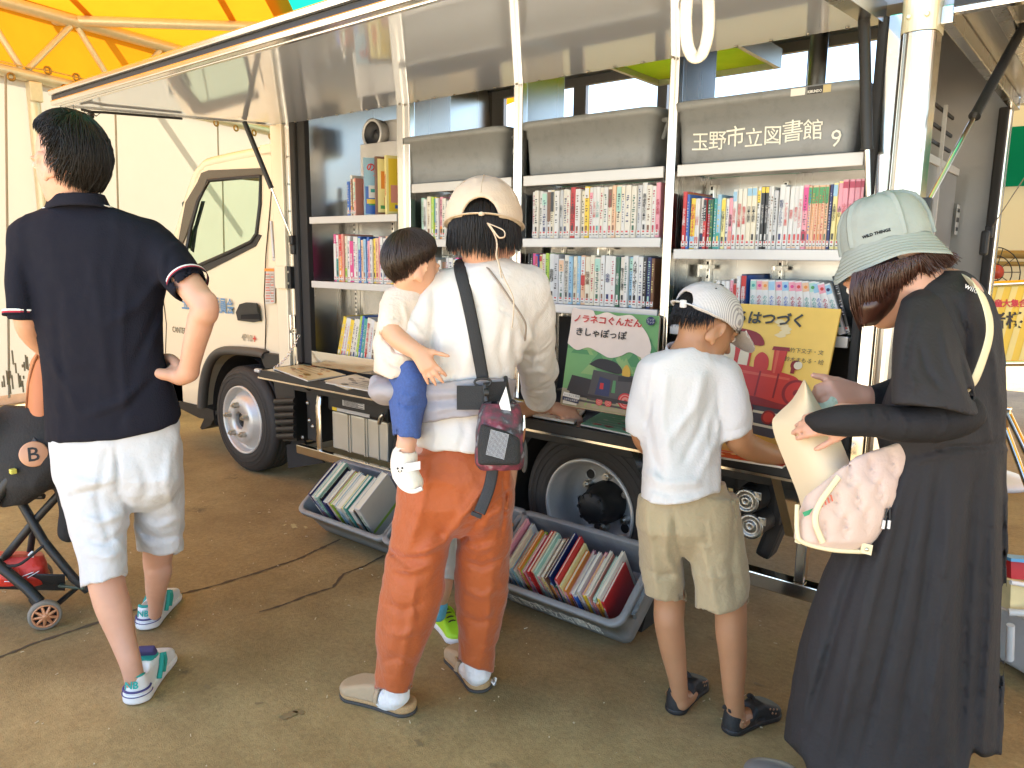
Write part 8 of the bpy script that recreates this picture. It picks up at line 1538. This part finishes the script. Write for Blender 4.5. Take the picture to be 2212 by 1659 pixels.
b = MB(); b.tube(smooth([fr_(94, 742, 2.82), fr_(72, 790, 2.80), fr_(60, 850, 2.78), (fr_(54, 920, 2.76)), fr_(56, 945, 2.75)], 5), .004, 0, 6); b.build('hood_piping', M('dark_orange', (.25, .08, .02), .7), stro)
c = fr_(73, 981, 2.665); ax = nrm(EYE-c); b = MB(); b.lathe(c, ax, [(.045, -.008), (.045, .002), (.041, .005), (0, .005)], 0, 32); dsc = b.build('badge', M('copper_disc', (.58, .30, .18), .45), stro); b = MB(); bx_u = nrm(np.cross([0, 0, 1.], ax)); b.text('B', c+ax*.006, bx_u, np.cross(ax, bx_u), .07, 0, lift=.001, bold=.01); b.build('badge_letter', MBK, dsc)
b = MB(); b.box(fr_(28, 1018, 2.66), (.022, .02, .018), 0, .004); b.build('strap_clip', M('clip_yellow', (.6, .55, .1), .3), stro)
bk = MB(); bk.sheet([[fr_(-40+u*180, 1240+v*32+u*4-30*u*(1-u)*0, 2.78+.14*v+.03*math.sin(u*6)) for u in np.linspace(0, 1, 10)] for v in np.linspace(0, 1, 6)], .006); bk.tube(smooth([fr_(0, 1222, 2.76), fr_(40, 1220, 2.75), fr_(80, 1190, 2.76), fr_(105, 1168, 2.78)], 5), .006, 0, 6); bk.build('basket', MSF, stro)
S = SDF(.005); S.loft([(40, 1196, 2.86, 54, .05), (35, 1215, 2.86, 66, .08), (30, 1240, 2.86, 72, .08), (25, 1258, 2.86, 68, .06)], .01, pw=3); S.wr(.005, 18, (1, 1, 1), .04); rb = empty('tote_bag', fr_(30, 1260, 2.86), 'folded red tote bag lying in the stroller basket', 'bag'); link('bag_body', S.mesh('bag_body', 2), M('red_nylon', (.60, .035, .02), .5, var=.15, vscale=20, bump=.3, bscale=90), rb)
b = MB(); b.tube(smooth([fr_(62, 1200, 2.79), fr_(70, 1192, 2.79), fr_(71, 1204, 2.79)], 4), .004, 0, 6); b.build('loop', MSK_W, rb); b = MB()
for p, q in (((30, 1252), (72, 1236)), ((10, 1256), (40, 1256)), ((60, 1248), (84, 1234))): b.tube([fr_(*p, 2.765), fr_(*q, 2.765)], .004, 0, 6, flat=(1, .3))
b.build('print', MSO, rb)
# ------------------------------------------------------------------ things beyond the truck on the right
sg = empty('sign_board', onZ(2178, 838), 'yellow striped event sign board on a round footed stand', 'sign'); D_ = 4.6
q = lambda x, y, o=0.: fr_(x, y, D_-o)
b = MB(); b.prism([q(*p) for p in ((2080, 620), (2330, 606), (2330, 780), (2080, 782))], FW*.02, 0); b.build('panel', M('sign_yellow', (.80, .58, .06), .5), sg)
b = MB()
for i in range(9): x = 2080+i*30; b.add([q(*p, .002) for p in ((x, 779), (x+14, 779), (x+60, 622-(x-2080)*.05), (x+46, 622-(x-2080)*.05))], [(0, 1, 2, 3)])
b.build('stripes', M('sign_pale_stripe', (.80, .70, .28), .5), sg)
b = MB(); b.tube([q(2078, 618), q(2335, 604), q(2335, 784), q(2078, 786)], .022, 0, 8, True); b.build('frame', MAL, sg)
b = MB(); b.text('学童大集合！', q(2178, 655, .004), RT, UP, .05, 0, bold=.03); b.build('lettering', M('sign_red', (.55, .03, .06), .5), sg); b = MB(); b.text('来場者様', q(2136, 692, .004), RT, UP, .105, 0, bold=.03); b.build('lettering', MBK, sg)
b = MB(); p0 = q(2158, 786); b.tube([p0, (p0[0], p0[1], .05)], .03, 0, 12); b.build('post', MAL, sg); b = MB(); b.lathe((p0[0], p0[1], 0), (0, 0, 1), [(0, 0), (.24, 0), (.24, .03), (.20, .05), (.05, .08), (0, .08)], 0, 32); b.build('foot', M('white_plastic', (.62, .63, .65), .4), sg)
fan = empty('stand_fan', onZ(2182, 812), 'standing fan behind the yellow sign board', 'fan'); c = fr_(2150, 588, 5.4); b = MB()
for rr in (.18, .12, .06): b.tube([c+RT*rr*math.cos(a)+UP*rr*math.sin(a) for a in np.linspace(0, 2*PI, 25)[:-1]], .004, 0, 5, True)
for i in range(10): a = i*PI/5; b.tube([c, c+RT*.18*math.cos(a)+UP*.18*math.sin(a)], .003, 0, 4)
b.build('cage', MBK, fan); b = MB(); b.lathe(c+FW*.02, -FW, [(.05, 0), (.05, .04), (0, .05)], 0, 16); b.build('hub', M('fan_red', (.4, .05, .03), .4), fan); b = MB(); b.tube([c+FW*.05, (*(c+FW*.05)[:2], .04)], .02, 0, 8); b.build('post', MBK, fan)
tp = MB(); tp.tube([fr_(2176, 890, 3.1), fr_(2290, 1130, 2.9)], .014, 0, 8); tp.tube([fr_(2172, 925, 3.15), fr_(2260, 1160, 3.0)], .012, 0, 8); tp.tube([fr_(2176, 890, 3.1), fr_(2160, 1010, 3.3)], .012, 0, 8); tp.box(fr_(2176, 890, 3.1), (.03, .03, .04), 0, .006); tag(tp.build('tripod', MCH, None, onZ(2230, 1180)), 'chrome tripod legs beside the black dress', 'tripod')
bo = onZ(2215, 1440); bx_ = empty('storage_box', bo, 'light grey plastic box on the ground at the right edge', 'box'); S = SDF(.008); S.box((2250, 1378, 2.55), (75, 62, .18), None, .02); S.box((2250, 1370, 2.53), (60, 70, .13), None, .01, .004, True); link('tub', S.mesh('tub', 2), M('box_grey', (.55, .56, .55), .5, dirt=.2), bx_); b = MB(); b.tube([fr_(2178, 1322, 2.40), fr_(2320, 1330, 2.35)], .012, 0, 8); b.tube([fr_(2183, 1350, 2.38), fr_(2181, 1425, 2.42)], .012, 0, 6); b.build('rim', M('box_grey'), bx_)
b = MB(); b.prism([fr_(x, y, 2.42) for x, y in ((2184, 1255), (2300, 1275), (2300, 1330), (2182, 1318))], FW*.05, 0); b.tube([fr_(2183, 1258, 2.40), fr_(2300, 1278, 2.40)], .008, 1, 6); tag(b.build('cream_panel', [M('cream_print', (.70, .58, .30), .6, var=.4, vscale=12), MSO], None, fr_(2200, 1300, 2.42)), 'cream printed board standing in the light grey box', 'board')
b = MB(); b.prism([fr_(x, y, 2.62) for x, y in ((2184, 1212), (2320, 1225), (2320, 1262), (2184, 1250))], FW*.08, 0); b.prism([fr_(x, y, 2.60) for x, y in ((2184, 1206), (2320, 1218), (2320, 1225), (2184, 1213))], FW*.08, 1); tag(b.build('red_folder', [M('folder_red', (.60, .02, .03), .5), M('folder_blue', (.1, .35, .6), .5)], None, fr_(2200, 1230, 2.62)), 'red folder with a blue top edge behind the cream board', 'folder')
